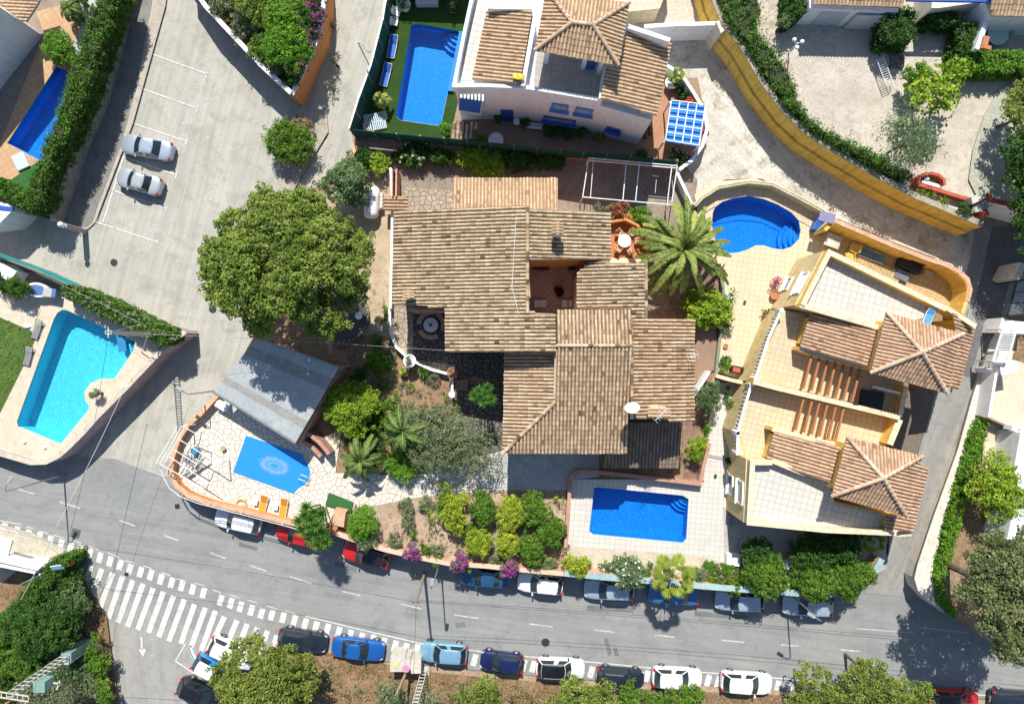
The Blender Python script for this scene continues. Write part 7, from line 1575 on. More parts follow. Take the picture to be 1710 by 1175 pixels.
pot(599,527,.3,T0,WHITE,'white ringed pot on the dark circle by the pine'); pot(1219,494,.32,T0,WHITE,'white pot with a leaning shrub on the cream terrace',L_MID,'leaning green shrub in a white pot on the cream terrace',.75,3); pot(1213,547,.3,T0,WHITE,'white pot with a round shrub lower on the cream terrace',L_MID,'round green shrub in the lower white pot',.45,4)
pot(1294,492,.38,T0,TERRA,'brown urn beside the yellow villa wall'); pot(1293,470,.3,T0,SALMON,'flower trough beside the yellow villa wall',L_PINKF,'pale pink flowers in the trough by the yellow wall',.5,6)
pot(1281,525,.35,T0,TERRA,'terracotta pot at the foot of the balustrade wall',L_DARK,'dark leafy plant in the pot below the balustrade',.55,7); pot(757,11,.55,T0,BLACK,'dark wheel-shaped pot with white rim at the top of the lawn',L_DARK,'dark spiky plant in the pot at the top of the lawn',.5,8)
pot(675,8,.5,T0,WHITE,'white bowl pot at the top left of the lawn',L_DARK,'dark plant in the white bowl pot',.45,9); pot(1121,138,.5,T0,WHITE,'big white pot beside the villa tiles',None); pot(1138,155,.3,T0,BLACK,'black pot beside the white curved wall')
pot(1470,54,.4,PZ,CONCP,'pale ring planter beside the dark top hedge'); pot(1212,578,.0+.2,T0,TERRA,'tiny pot on the mossy wall side')
rt = root('metal_ladder', G(1478,125,PZ), 'low white metal rack running down the forecourt edge', 'rack'); a, b = G(1470,98,PZ+.7), G(1486,142,PZ+.7); mb = MB(); s_ = Vector((.28,.1,0))
for sg in (-1,1): mb.tube(a+s_*sg, b+s_*sg, .03)
mb.build('rail', METALW, rt); mb = MB()
for i in range(13): q = a.lerp(b, i/12); mb.tube(q-s_, q+s_, .02)
mb.build('rungs', METALW, rt)
for x, y in ((1470,98),(1486,142)): q = G(x,y,PZ); MB().tube(q, q+Vector((0,0,.7)), .03).build('leg', METALW, rt)
rt = root('fire_pit', G(1499,101,PZ), 'square pit edged with stones on the shaded forecourt', 'pit'); MB().ribbon(xy([(1491,94),(1508,95),(1507,110),(1490,109)], PZ+.2), .25, PZ, PZ+.25, closed=True).build('rim', STONEW, rt); MB().prism(xy([(1493,96),(1506,97),(1505,108),(1492,107)], PZ+.16), PZ, PZ+.16).build('bed', BROWNT, rt)
# round bed under the pine
rt = root('stone_ring', G(577,528,T0), 'dark circular bed edged with stones in the shade of the big pine', 'garden bed'); c = G(572,527,T0+.3); MB().lathe([(2.15,-.28),(2.15,-.05),(.02,-.05)], c, 40).build('bed', mplain('dark_mulch', (.09,.08,.075), .95), rt); mb = MB()
for i in range(34): a_ = 2*PI*i/34; mb.box((c.x+2.2*math.cos(a_), c.y+2.2*math.sin(a_), c.z), (.34,.22,.3), a_+PI/2)
mb.build('stone_edging', STONEW, rt)
# signs in lower left bushes
rt = root('road_sign', G(112,928,0), 'white and blue road sign on a leaning post above the lower left hedge', 'sign'); mb = MB(); mb.tube(G(112,930,0), G(96,947,3.6), .05); mb.build('post', METAL, rt); MB().box(G(95,947,3.7), (.9,.08,.5), R(8), tilt=Matrix.Rotation(R(-50),3,'X')).build('sign_face', mplain('sign_pale_blue', (.45,.62,.75), .4), rt)
rt = root('traffic_light', G(120,938,0), 'small yellow and dark red signal box beside the road sign', 'signal'); MB().tube(G(120,938,0), G(116,941,2.2), .05).build('pole', DARKM, rt); MB().box(G(114,941,2.3), (.35,.3,.5)).build('housing', mplain('signal_yellow', (.6,.45,.03), .5), rt); MB().box(G(119,939,2.2), (.3,.3,.4)).build('lamp_housing', REDW, rt)
rt = root('leaning_spotlight', G(90,950,0), 'long grey lamp arm lying over the lower left hedge', 'lamp'); mb = MB(); mb.tube(G(98,945,.1), G(32,977,5.5), .09, .06); mb.build('arm', METAL, rt); MB().box(G(82,956,2.2), (.35,.25,.25)).build('lamp_head', METALW, rt); MB().box(G(70,959,2.8), (.35,.25,.25)).build('lamp_head', METALW, rt)
o = MB(); o.box(G(28,356,1.0), (.9,.45,.8), R(35)); props(o.build('yellow_toy_slide', mplain('toy_yellow', (.62,.5,.25), .5), bevel=.1), 'pale yellow and red post box at the wall end by the long hedge', 'box')
o = MB(); o.box(G(35,270,1.75), (1.1,1.4,.25), R(25)); props(o.build('white_slab', mplain('pale_blue_slab', (.5,.6,.68), .6), bevel=.08), 'pale blue rounded slab at the lower end of the narrow pool', 'slab')
# ================= trees and plants =================
PO = [(330,415),(340,395),(372,362),(400,352),(420,348),(445,330),(485,325),(500,318),(520,322),(560,345),(575,365),(605,378),(617,400),(600,425),(590,450),(580,480),(560,500),(545,530),(505,545),(470,548),(430,565),(408,570),(385,545),(372,520),(362,490),(352,460),(336,440)]
tree(480,448,150,0.6,14.2,L_PINE,'huge spreading pine beside the parking area','tree','pine_tree',lobes=50,lr=1.25,cr=.34,per=40,leaf=.165,seed=3,ry=128,dens=1.5,trunk=.4,outline=[(x+12,y+6) for x,y in PO],low=.36)
tree(578,310,38,T0,5.6,L_GREY,'round grey-green tree beside the white gas tank','tree','round_tree',lobes=12,seed=5,cr=.26,per=30,leaf=.14,dens=1.3)
tree(484,235,37,0,2.8,L_MID,'rounded shrub on the traffic island between the two upper roads','shrub','shrub',lobes=12,seed=6,cr=.22,per=30,leaf=.1,ry=32,low=.25,dens=1.3)
tree(500,212,20,0,2.0,L_DRY,'dry brown patch of shrub on the traffic island','shrub','shrub',lobes=6,seed=7,cr=.2,per=26,leaf=.09,ry=16,low=.2)
tree(440,1135,86,0,7.5,L_PINE2,'broad pine at the bottom edge beside the slanted cars','tree','pine_tree',lobes=26,lr=1.05,cr=.32,per=28,leaf=.16,seed=8,ry=70,dens=1.4,trunk=.3)
TO = [(1655,893),(1690,892),(1760,900),(1780,1120),(1705,1085),(1690,1060),(1668,1078),(1645,1065),(1630,1035),(1598,1020),(1600,985),(1580,955),(1588,925),(1620,910)]
tree(1672,985,105,RZ,12.5,mleaf('olive_brown_leaves', (.045,.07,.025), (.14,.18,.07), (.32,.35,.16)),'large olive-green tree at the lower right over the wall end','tree','spreading_tree',lobes=34,lr=1.1,cr=.34,per=28,leaf=.17,seed=9,ry=110,dens=1.4,trunk=.3,outline=TO,low=.5)
tree(1450,1160,60,0,6.5,L_PINE2,'bushy pine at the bottom edge right of the white cars','tree','pine_tree',lobes=14,lr=1.0,cr=.3,per=28,leaf=.15,seed=10,dens=1.3)
tree(1445,1122,30,0,5.5,L_PINE,'small loose pine top reaching over the street edge','tree','pine_tree',lobes=6,lr=.75,cr=.26,per=24,leaf=.14,seed=11,dens=.9)
tree(1355,1150,42,0,5.5,L_PINE2,'pale pine left of the bushy one at the bottom edge','tree','pine_tree',lobes=9,lr=.9,cr=.28,per=26,leaf=.14,seed=12)
tree(1520,1165,35,0,5.0,L_PINE,'low pine beside the red car at the bottom edge','tree','pine_tree',lobes=8,lr=.8,cr=.28,per=26,leaf=.14,seed=13)
tree(970,1168,62,0,5.5,L_PINE,'mixed green pine under the white car with black roof','tree','pine_tree',lobes=15,lr=.95,cr=.3,per=26,leaf=.15,seed=14,ry=38,dens=1.2)
tree(805,1162,45,0,4.5,L_PINE2,'low pine at the bottom edge below the navy car','tree','pine_tree',lobes=11,lr=.85,cr=.28,per=26,leaf=.14,seed=15,ry=32)
tree(1110,1168,75,0,3.6,L_MID,'low wide dark green bush under the plain white hatchback','shrub','shrub',lobes=13,lr=.9,cr=.26,per=28,leaf=.12,seed=16,ry=26,dens=1.2)
tree(655,1162,28,0,3.5,L_OLIVE,'olive-green shrub below the stone bins','shrub','shrub',lobes=8,seed=17,cr=.24,per=24,leaf=.12); tree(712,1172,24,0,3.0,L_OLIVE,'small olive shrub below the bottom openwork pole','shrub','shrub',lobes=6,seed=18,cr=.24,per=24,leaf=.12)
tree(880,1172,26,0,2.5,L_DRY,'grey dry shrub between the two lower pines','shrub','shrub',lobes=6,seed=19,cr=.24,per=20,leaf=.12)
tree(735,735,52,T0,5.8,L_OLIVE,'loose olive tree over the garden path','tree','olive_tree',lobes=16,seed=20,cr=.3,per=20,leaf=.12,ry=58,dens=.8,trunk=.12,shell=.5)
tree(700,700,36,T0,5.2,L_OLIVE,'olive tree behind the small palms','tree','olive_tree',lobes=9,seed=21,cr=.3,per=20,leaf=.12,dens=.8)
tree(778,752,56,T0,5.2,L_OLIVE,'thin olive tree reaching over the blue-grey gravel','tree','olive_tree',lobes=9,seed=22,cr=.28,per=14,leaf=.11,dens=.55)
tree(740,712,24,T0,4.0,L_MID,'green shrub in the middle of the olive trees','shrub','shrub',lobes=6,seed=23,cr=.25,per=24,leaf=.12)
tree(740,815,14,T0,3.6,L_LIME,'lime-green bush where the path narrows','shrub','shrub',lobes=4,seed=24,cr=.22,per=24,leaf=.11)
tree(590,678,42,T0,5.0,L_LIME,'round lime-green bush between shed and garden bed','shrub','shrub',lobes=16,seed=25,cr=.24,per=30,leaf=.13,dens=1.3,ry=36)
tree(648,690,24,T0,3.2,L_MID,'medium green bush right of the lime-green one','shrub','shrub',lobes=7,seed=26,cr=.22,per=26,leaf=.11); tree(629,604,16,T0,2.6,L_HEDL,'small clipped green ball in the garden bed','shrub','shrub',lobes=8,seed=27,cr=.16,per=30,leaf=.08,dens=1.5)
tree(610,730,34,T0,3.0,L_DARK,'dark shaded bush under the lime-green one','shrub','shrub',lobes=8,seed=28,cr=.26,per=24,leaf=.12); tree(672,776,26,T0,3.4,L_HEDL,'bright green round bush at the path edge','shrub','shrub',lobes=9,seed=29,cr=.22,per=30,leaf=.1,dens=1.3)
tree(598,628,16,T0,2.6,L_DARK,'dark green bush beside the clipped ball','shrub','shrub',lobes=4,seed=30,cr=.22,per=24,leaf=.1); tree(628,575,13,T0,2.4,L_MID,'small bush at the foot of the white garden wall','shrub','shrub',lobes=4,seed=31,cr=.2,per=24,leaf=.1); tree(650,592,15,T0,2.2,L_OLIVE,'greyish bush below the curved white wall','shrub','shrub',lobes=4,seed=32,cr=.2,per=22,leaf=.1)
tree(642,525,9,T0,2.6,L_MID,'climbing plant with red flowers at the wall corner','plant','climbing_plant',lobes=4,seed=33,cr=.18,per=24,leaf=.09,ry=20,flower=L_RED,fl=.1); tree(720,628,16,T0,2.2,L_OLIVE,'low reddish shrub below the curved wall','shrub','shrub',lobes=5,seed=34,cr=.18,per=20,leaf=.09,flower=L_RED,fl=.08)
yucca(706,622,14,T0,T0+.8,L_YUC,'blue-green agave below the curved white wall',heads=2,L=.6,seed=41,nl=26,w=.09,name='agave'); yucca(806,659,28,T0,6.6,L_YUC,'green yucca clump beside the path under the tiled eave',heads=6,L=.62,seed=42,nl=56,w=.06)
yucca(514,868,36,T0-1,5.6,L_YUC,'large yucca clump leaning over the parked red car',heads=9,L=.75,seed=43,nl=60,w=.07); yucca(530,900,30,0.2,5.4,L_YUC,'lower yucca rosettes hanging over the street',heads=7,L=.72,seed=44,nl=60,w=.07)
palm(1143,415,84,T0,6.0,L_PALM,'tall feather palm with yellow-tipped fronds beside the kidney pool',nfr=52,seed=2,trunk=.34,dens=58,leafw=.085,inner=mleaf('orange_fruit_stalks', (.4,.2,.03), (.55,.3,.05), (.6,.45,.1)),lw=.36,droop=.8)
palm(602,768,46,T0,4.2,L_PALMD,'dark feather palm between shed and path',nfr=22,seed=3,trunk=.2,dens=36,leafw=.07,lw=.55); palm(672,722,48,T0,4.8,L_PALMD,'dark feather palm among the olive trees',nfr=22,seed=4,trunk=.2,dens=36,leafw=.07,lw=.55)
palm(635,163,17,T0,3.2,L_PALM,'small pale palm on the lawn edge by the fence',nfr=16,seed=5,trunk=.12,dens=22,lw=1.1)
palm(112,12,24,1.5,3.8,L_PALMD,'spiky palm in the white gravel at the upper left',nfr=24,seed=6,trunk=.15,dens=26,lw=.9); palm(125,-6,20,1.5,3.2,L_PALMD,'second spiky palm at the upper left edge',nfr=20,seed=7,trunk=.15,dens=24,lw=.9)
# fan palm
def fanpalm(px, py, rpx, zb, zt, label, n=24, seed=1):
    c = G(px, py, zt); rs = random.Random(seed); rt = root('fan_palm', (c.x, c.y, zb), label, 'palm'); MB().tube((c.x,c.y,zb), (c.x,c.y,zt-.2), .2, .16, 10).build('trunk', BARK, rt); k = (H-zt)/H/19; RR = rpx*k; mb = MB(); st = MB()
    for i in range(n):
        az = i*2.39996; el = R(65-75*i/n); d = Vector((math.cos(az)*math.cos(el), math.sin(az)*math.cos(el), math.sin(el))); p = Vector((c.x,c.y,zt-.2)); e = p + d*RR*.6; st.tube(p, e, .025, .018, 4); s = d.cross(Vector((0,0,1))).normalized(); u = (d+Vector((0,0,-.25))).normalized(); b = rs.random()
        for q in range(15):
            a = R(-100+200*q/14); dv = (u*math.cos(a) + s*math.sin(a)).normalized(); t = e + dv*RR*.42*(1-.15*abs(a)); dv2 = Vector((t.x,t.y,t.z-.12)); w = .075; sd = dv.cross(Vector((0,0,1))).normalized()*w*RR/1.6; mmid = e.lerp(dv2, .6)
            mb.add([e, mmid-sd, dv2, mmid+sd], [(0,1,2,3)], 0, min(1, b*.5+rs.random()*.5))
    fr = mb.build('fronds', L_FAN, rt); st.build('stalk', MATS['stalk'], fr)
fanpalm(1125,962,42,T0,5.0,'bright fan palm over the teal-capped wall', 15, 3); fanpalm(1460,905,22,T0,3.6,'dark fan palm in the corner of the gravel yard', 16, 4); fanpalm(1131,125,16,T0,3.2,'lime spiky palm in the big white pot', 14, 5)
# citrus bed
ci = [(760,857,25,L_YEL,'tall yellow-green citrus tree, leftmost in the bed',34),(806,848,22,L_MID,'green citrus tree above the bed, second from the left',26),(852,858,21,L_YEL,'yellowest citrus tree in the middle of the bed',32),(891,850,23,L_MID,'grey-green citrus tree at the upper right of the bed',26),(798,907,20,L_YEL,'lower yellow-green citrus tree above the magenta bush',21),(846,908,19,L_YEL,'small green citrus tree between the two lower magenta bushes',20),(890,915,23,L_MID,'dense green citrus tree above the white hatchback with sunroof',24),(922,885,20,L_MID,'green citrus tree against the pool deck wall',26),(780,885,15,L_MID,'small citrus tree beside the tall leftmost one',15),(905,882,18,L_MID,'citrus tree in the right middle of the bed',18),(740,845,12,L_MID,'little green shrub at the path edge of the citrus bed',12)]
for i, (x, y, r, m, lb, ry) in enumerate(ci): tree(x, y, r, T0, 4.0 if r > 18 else 3.0, m, lb, 'tree', 'citrus_tree', 'citrus trees in the bed', lobes=11 if r > 18 else 7, seed=50+i, cr=.21, per=30, leaf=.11, ry=ry, dens=1.3, trunk=.08)
tree(606,872,26,T0,4.2,L_HEDL,'round bush above the red car with black roof','shrub','shrub',lobes=12,seed=61,cr=.22,per=30,leaf=.1,ry=30,dens=1.3); tree(611,905,20,1.0,3.6,L_GREY,'pink-flowered bush hanging over the red car with black roof','shrub','shrub',lobes=7,seed=62,cr=.22,per=26,leaf=.1,flower=L_PINKF,fl=.15)
for x, y, r, m, lb in ((657,907,15,L_OLIVE,'low shrub on the salmon wall left of the magenta ball'),(681,878,13,L_OLIVE,'low shrub on the bare earth of the citrus bed'),(710,917,10,L_MID,'small shrub right of the magenta ball'),(730,920,12,L_OLIVE,'greyish shrub on the salmon wall above the wooden pole'),(680,845,18,L_OLIVE,'thin low shrub along the upper edge of the bed'),(712,843,14,L_OLIVE,'thin low shrub below the garden path'),(826,932,12,L_OLIVE,'small shrub between the two lower magenta bushes'),(915,940,14,L_OLIVE,'dry shrub at the right end of the salmon wall'),(690,893,8,L_MID,'tiny tuft in the citrus bed')):
    tree(x, y, r, T0, 2.6, m, lb, 'shrub', 'shrub', 'low shrubs along the salmon wall', lobes=5, seed=int(x), cr=.17, per=22, leaf=.09, low=.2)
for x, y, r, m, lb in ((686,921,15,L_MAG,'bright magenta flowering ball on the salmon wall'),(767,939,15,L_MAG,'magenta flowering bush left of the dark blue car'),(851,945,17,L_MAG,'magenta flowering bush right of the dark blue car')):
    tree(x, y, r, 1.6, 3.6, L_GREY, lb, 'shrub', 'flowering_bush', 'magenta bushes over the wall', lobes=8, seed=int(x)+1, cr=.18, per=26, leaf=.09, dens=1.3, flower=m, fl=.95)
for x, y, r, m, lb, fl, zz in ((963,942,21,L_YEL,'yellow-green bush at the left end of the teal-capped wall',None,3.8),(1053,955,26,L_GREY,'white-flowered bush left of the fan palm',L_WHITEF,3.6),(1020,955,16,L_GREY,'small grey bush left of the white-flowered one',L_WHITEF,3.0),(1165,958,12,L_GREY,'pink-flowered shrub just right of the fan palm',L_PINKF,3.2),(1186,947,12,L_YUC,'round silvery succulent on the pool deck border',None,2.3),(1205,963,22,L_MID,'mixed flower bush on the teal-capped wall by the cabinet',L_PINKF,3.2),(1228,975,16,L_MID,'green shrub hanging over the teal-capped wall',None,3.4),(1277,962,32,L_MID,'leafy green tree left of the white round table',None,5.0),(1265,925,26,L_DARK,'dark shaded tree on the gravel behind the leafy one',None,4.6),(1325,975,16,L_MID,'white-flowered shrub beside the street lamp foot',L_WHITEF,3.2),(1362,968,30,L_MID,'leafy green tree right of the street lamp foot',None,4.8),(1410,968,30,L_MID,'lime-topped tree near the wall bend',None,4.6),(1440,960,20,L_MID,'last leafy tree at the wall bend',None,4.2),(1360,925,36,L_DARK,'wide dark tree on the gravel in the villa shade',None,4.4),(1410,915,28,L_DARK,'dark tree with a tall top in the villa shade',None,4.8),(1080,960,10,L_MID,'small bush directly left of the fan palm',None,3.0)):
    tree(x, y, r, T0, zz, m, lb, 'tree' if r > 24 else 'shrub', 'garden_tree' if r > 24 else 'shrub', lobes=12 if r > 24 else 7, seed=int(x)+3, cr=.23, per=28, leaf=.12, dens=1.2, trunk=.09, flower=fl, fl=.12)
tree(1180,513,35,T0,4.0,L_LIME,'dense frangipani with pale green rosettes below the palm','tree','garden_tree',lobes=15,seed=70,cr=.2,per=20,leaf=.2,dens=1.5,ry=27,asp=.42)
tree(1180,662,22,T0,4.2,L_GREY,'bushy shrub in the gap right of the rusty tiled roof','shrub','shrub',lobes=9,seed=71,cr=.22,per=26,leaf=.1,ry=27); tree(1162,748,17,T0,3.4,L_LIME,'lime-green shrub in the pink planter','shrub','shrub',lobes=9,seed=72,cr=.2,per=28,leaf=.1,ry=30); tree(1182,715,12,T0,3.2,L_MID,'small shrub on the pale walk edge','shrub','shrub',lobes=4,seed=73,cr=.2,per=20,leaf=.1)
tree(1213,655,10,T0,2.6,L_DARK,'potted shrub in the shade under the cream wall','shrub','shrub',lobes=4,seed=74,cr=.18,per=22,leaf=.1); tree(1222,674,9,T0,2.6,L_MID,'small plant under the balustrade wall','plant','plant',lobes=4,seed=75,cr=.16,per=20,leaf=.1); tree(1216,772,8,T0,2.6,L_DARK,'tuft of spikes at the corner of the lower villa','plant','plant',lobes=3,seed=76,cr=.16,per=20,leaf=.12); tree(1210,607,12,T0,2.9,L_MID,'leafy plant beside the barbecue','plant','plant',lobes=4,seed=77,cr=.17,per=20,leaf=.12)
tree(1032,350,17,T0,3.6,L_OLIVE,'red geranium bush above the clay patio','shrub','flowering_bush',lobes=8,seed=78,cr=.2,per=24,leaf=.1,ry=13,flower=L_RED,fl=.5); tree(1000,346,12,T0,3.2,L_OLIVE,'grey-green shrub left of the red geraniums','shrub','shrub',lobes=4,seed=79,cr=.18,per=22,leaf=.09,ry=8); tree(1070,357,20,T0,3.4,L_HEDL,'fresh green bush between geraniums and palm','shrub','shrub',lobes=8,seed=80,cr=.22,per=26,leaf=.1,ry=17)
for x, y, r, ry, m, lb, fl in ((627,270,24,18,L_LIME,'lime bush in the shade left of the pinkish wall pair',None),(612,262,18,14,L_DARK,'dark bush at the bend of the green fence',None),(690,257,36,14,L_DARK,'white-flowered climber under the green fence, leftmost',L_WHITEF),(735,262,20,10,L_DARK,'dark climber under the green fence',None),(787,264,30,13,L_LIME,'lime climber under the green fence above the sandy roof',None),(815,275,26,20,L_LIME,'lime bush hanging down to the sandy roof',None),(870,267,32,11,L_DARK,'dark climber right of the lime bush',None),(925,268,22,11,L_DARK,'dark climber above the end of the sandy roof',None),(745,216,11,11,L_HEDL,'clipped green ball in the lawn corner',None),(802,232,8,6,L_LIME,'small lime tuft beside the lean-to',None)):
    tree(x, y, r, T0, 3.2, m, lb, 'shrub', 'shrub', lobes=9, seed=int(x)+5, cr=.2, per=26, leaf=.11, ry=ry, low=.25, flower=fl, fl=.08)
for x, y, r, m, lb in ((830,200,8,L_DARK,'dark potted plant left of the blue door'),(875,205,9,L_DARK,'dark potted shrub right of the blue door'),(915,220,12,L_DARK,'spiky potted plants under the wide blue window'),(945,216,13,L_DARK,'second clump of pots under the wide blue window'),(972,222,10,L_DARK,'dark pot plant near the villa corner'),(998,228,9,L_MID,'leafy plant near the villa corner'),(1077,220,10,L_DARK,'dark shrub at the villa corner on the clay terrace'),(1134,145,9,L_DARK,'dark shrub beside the curved white wall'),(1148,160,8,L_DARK,'dark plant inside the curved wall above the pergola'),(1165,170,9,L_LIME,'lime hedge tuft at the top of the blue pergola'),(1137,262,16,L_DARK,'white-flowered dark bush inside the curved wall bottom'),(1176,222,6,L_PINKF,'pink flowers along the curved wall right of the pergola'),(1070,262,12,L_DARK,'dark bush by the fence end'),(1150,170,6,L_RED,'red flowers at the top of the blue pergola')):
    tree(x, y, r, T0, 3.0, m, lb, 'plant', 'plant', lobes=5, seed=int(x)+7, cr=.17, per=22, leaf=.11, low=.25, flower=L_WHITEF if 'white-fl' in lb else None, fl=.3)
# wedge garden
for x, y, r, ry, m, zz, lb in ((372,-2,26,22,L_OLIVE,3.8,'olive-toned shrub mass at the top left of the wedge garden'),(405,38,24,22,L_OLIVE,3.6,'brownish shrub behind the long straight wall'),(425,12,34,28,L_PINE,4.6,'dull green shrub at the top of the wedge garden'),(478,72,36,46,L_HEDL,5.2,'brightest green tree in the wedge garden'),(475,25,34,30,L_HEDL,5.0,'bright green tree at the top edge of the wedge garden'),(440,82,22,22,L_MID,4.0,'green shrub right behind the straight wall'),(505,30,24,30,L_DARK,4.6,'dark shrub under the purple blossom'),(464,110,17,16,L_OLIVE,3.4,'shrub near the tip of the wedge garden'),(490,125,16,20,L_DARK,3.6,'dark shrub at the tip of the wedge garden'),(345,-8,14,10,L_OLIVE,3.2,'low shrub over the top end of the straight wall')):
    tree(x, y, r, 2.0, zz, m, lb, 'tree' if r > 33 else 'shrub', 'garden_tree' if r > 33 else 'shrub', 'plants of the wedge garden', lobes=14 if r > 30 else 8, seed=int(x+y), cr=.27, per=28, leaf=.13, ry=ry, dens=1.2)
for x, y, r, ry, lb in ((528,10,19,20,'purple bougainvillea at the top edge over the orange wall'),(526,42,18,24,'thickest purple bougainvillea on the orange wall'),(515,75,15,20,'purple bougainvillea halfway down the orange wall'),(503,52,9,9,'small purple spray inside the wedge garden'),(490,118,13,9,'purple bougainvillea at the tip of the wedge garden'),(505,108,8,8,'pinkish spray over the white corner')):
    tree(x, y, r, 2.2, 4.2, L_DARK, lb, 'shrub', 'bougainvillea', 'bougainvillea over the orange wall', lobes=7, seed=int(x*2+y), cr=.2, per=24, leaf=.1, ry=ry, dens=1.0, flower=L_MAG if y != 108 else L_PINKF, fl=.7)
for x, y, r, lb in ((552,40,9,'dry scrub along the outer foot of the orange wall, upper'),(560,105,10,'leafy twigs on the road beside the orange wall'),(553,145,9,'leafy twigs lower down beside the orange wall')): tree(x, y, r, 0, 1.2, L_OLIVE, lb, 'shrub', 'shrub', lobes=5, seed=int(y), cr=.16, per=10, leaf=.1, ry=r*2, dens=.6, low=.1)
# hedges
hedge([(172,-30),(200,-30),(191,0),(157,89),(137,155),(112,210),(88,255),(73,300),(60,345),(44,340),(50,300),(68,255),(88,205),(107,155),(126,89),(160,0)], 4.2, 1.5, L_HEDGE, 'long tall dark hedge above the lilac-topped wall along the parking pavement', seed=1, cr=.27, per=22, leaf=.13)
hedge([(0,300),(48,340),(58,352),(40,350),(0,326),(-40,310),(-40,290)], 3.6, 1.5, L_HEDGE, 'low dark hedge closing the lower end of the upper left property', seed=2)
hedge([(103,478),(135,482),(180,500),(240,530),(285,552),(290,565),(270,575),(200,540),(140,510),(103,492)], 3.6, LZ, L_HEDGE, 'olive-green hedge between the turquoise pool and the parking area', seed=3, flower=L_OLIVE, fl=.3)
tree(31,481,18,LZ,4.0,L_HEDGE,'clipped green ball left of the blue tub','shrub','shrub',lobes=9,seed=90,cr=.2,per=28,leaf=.09,dens=1.4); tree(97,80,27,1.5,3.6,L_HEDL,'clipped bright green ball beside the narrow pool','shrub','shrub',lobes=13,seed=91,cr=.22,per=30,leaf=.1,dens=1.4); tree(5,470,22,LZ,4.0,L_DARK,'dark bush at the left edge under the teal fence','shrub','shrub',lobes=7,seed=92,cr=.24,per=22,leaf=.12)
tree(160,657,9,LZ,3.2,L_OLIVE,'small potted cactus plant in the bay of the turquoise pool','plant','plant',lobes=5,seed=93,cr=.15,per=24,leaf=.09); tree(128,35,12,1.5,2.4,L_OLIVE,'low plant on the white gravel bed','plant','plant',lobes=4,seed=94,cr=.17,per=20,leaf=.09)
hedge([(1199,-30),(1250,-30),(1272,5),(1262,45),(1300,90),(1326,135),(1340,180),(1380,215),(1440,245),(1500,275),(1530,298),(1470,278),(1408,244),(1360,212),(1325,180),(1288,130),(1252,70),(1220,32)], PZ+1.5, PZ, L_HEDGE, 'long bushy hedge above the curving yellow wall', seed=4, cr=.3, per=24, leaf=.13, wob=.35, dens=1.1)
hedge([(1637,85),(1720,86),(1780,90),(1780,122),(1720,118),(1640,118),(1600,118),(1600,92)], PZ+1.7, PZ, L_HEDL, 'clipped bright hedge at the right edge of the upper forecourt', seed=5, cr=.25)
hedge([(1605,40),(1630,40),(1628,85),(1602,90)], PZ+1.9, PZ, L_DARK, 'dark hedge beside the white wall with terracotta tip', seed=6)
hedge([(1478,12),(1530,14),(1530,66),(1482,66)], PZ+2.4, PZ, L_DARK, 'square clipped dark hedge below the double garage', seed=7, cr=.27); hedge([(1552,18),(1600,18),(1604,38),(1552,38)], PZ+1.8, PZ, L_DARK, 'low dark hedge below the flat beige roof', seed=8)
hedge([(1322,-30),(1350,-30),(1360,2),(1325,32),(1318,20)], PZ+2.2, PZ, L_DARK, 'dark round-ended hedge left of the double garage', seed=9); hedge([(1635,702),(1652,702),(1645,745),(1627,795),(1611,852),(1597,905),(1580,960),(1580,1005),(1574,1010),(1566,965),(1581,893),(1598,830),(1616,762)], RZ+.9, RZ, L_HEDL, 'long bright ivy hedge along the beige wall on the right', seed=10, cr=.23, leaf=.12)
hedge([(1572,1003),(1582,1000),(1600,1026),(1594,1032)], RZ+.8, RZ, L_HEDL, 'lower end of the bright ivy hedge by the big olive-green tree', seed=11)
tree(1308,40,12,PZ,PZ+2.2,L_GREY,'grey-green shrub below the round-ended hedge','shrub','shrub',lobes=6,seed=100,cr=.22,per=24,leaf=.1,ry=20); tree(1532,128,23,PZ,PZ+2.6,L_HEDL,'round bright bush under the sparse fig tree','shrub','shrub',lobes=9,seed=101,cr=.22,per=28,leaf=.12)
tree(1560,160,42,PZ,PZ+4.6,L_LIME,'sparse fig tree with bare pale branches on the forecourt','tree','fig_tree',lobes=11,seed=102,cr=.3,per=6,leaf=.24,dens=.4,trunk=.1,asp=.8,ry=36,shell=.4); tree(1600,118,30,PZ,PZ+4.2,L_LIME,'thin leafy branch reaching the clipped bright hedge','tree','fig_tree',lobes=7,seed=103,cr=.3,per=6,leaf=.22,dens=.35,trunk=.07,asp=.8)
tree(1515,238,50,PZ,PZ+4.6,L_GREY,'see-through feathery tree above the yellow wall','tree','feathery_tree',lobes=18,seed=104,cr=.34,per=11,leaf=.11,dens=.7,trunk=.1,ry=52,shell=.3)
tree(1712,190,38,PZ,PZ+5.0,L_PINE2,'bright pine at the right edge of the upper forecourt','tree','pine_tree',lobes=13,seed=105,cr=.28,per=28,leaf=.14,ry=46,dens=1.3); tree(1748,268,56,PZ,PZ+7,L_DARK,'dark tree at the right edge shading the lane','tree','dark_tree',lobes=16,seed=106,cr=.34,per=26,leaf=.17,ry=52,trunk=.2)
tree(1790,352,80,T0,11.5,L_DARK,'tree beyond the right edge whose crown shades the lane','tree','dark_tree',lobes=18,seed=107,cr=.38,per=24,leaf=.2,trunk=.25)
for x, y, lb in ((1540,318,'left tuft of lime plants in the small gravel plot'),(1557,324,'middle lime plant in the small gravel plot'),(1579,336,'right tuft of lime plants in the small gravel plot')): yucca(x, y, 11, PZ, PZ+.8, L_FAN, lb, heads=2, L=.5, seed=int(x), nl=18, w=.09, name='agave')
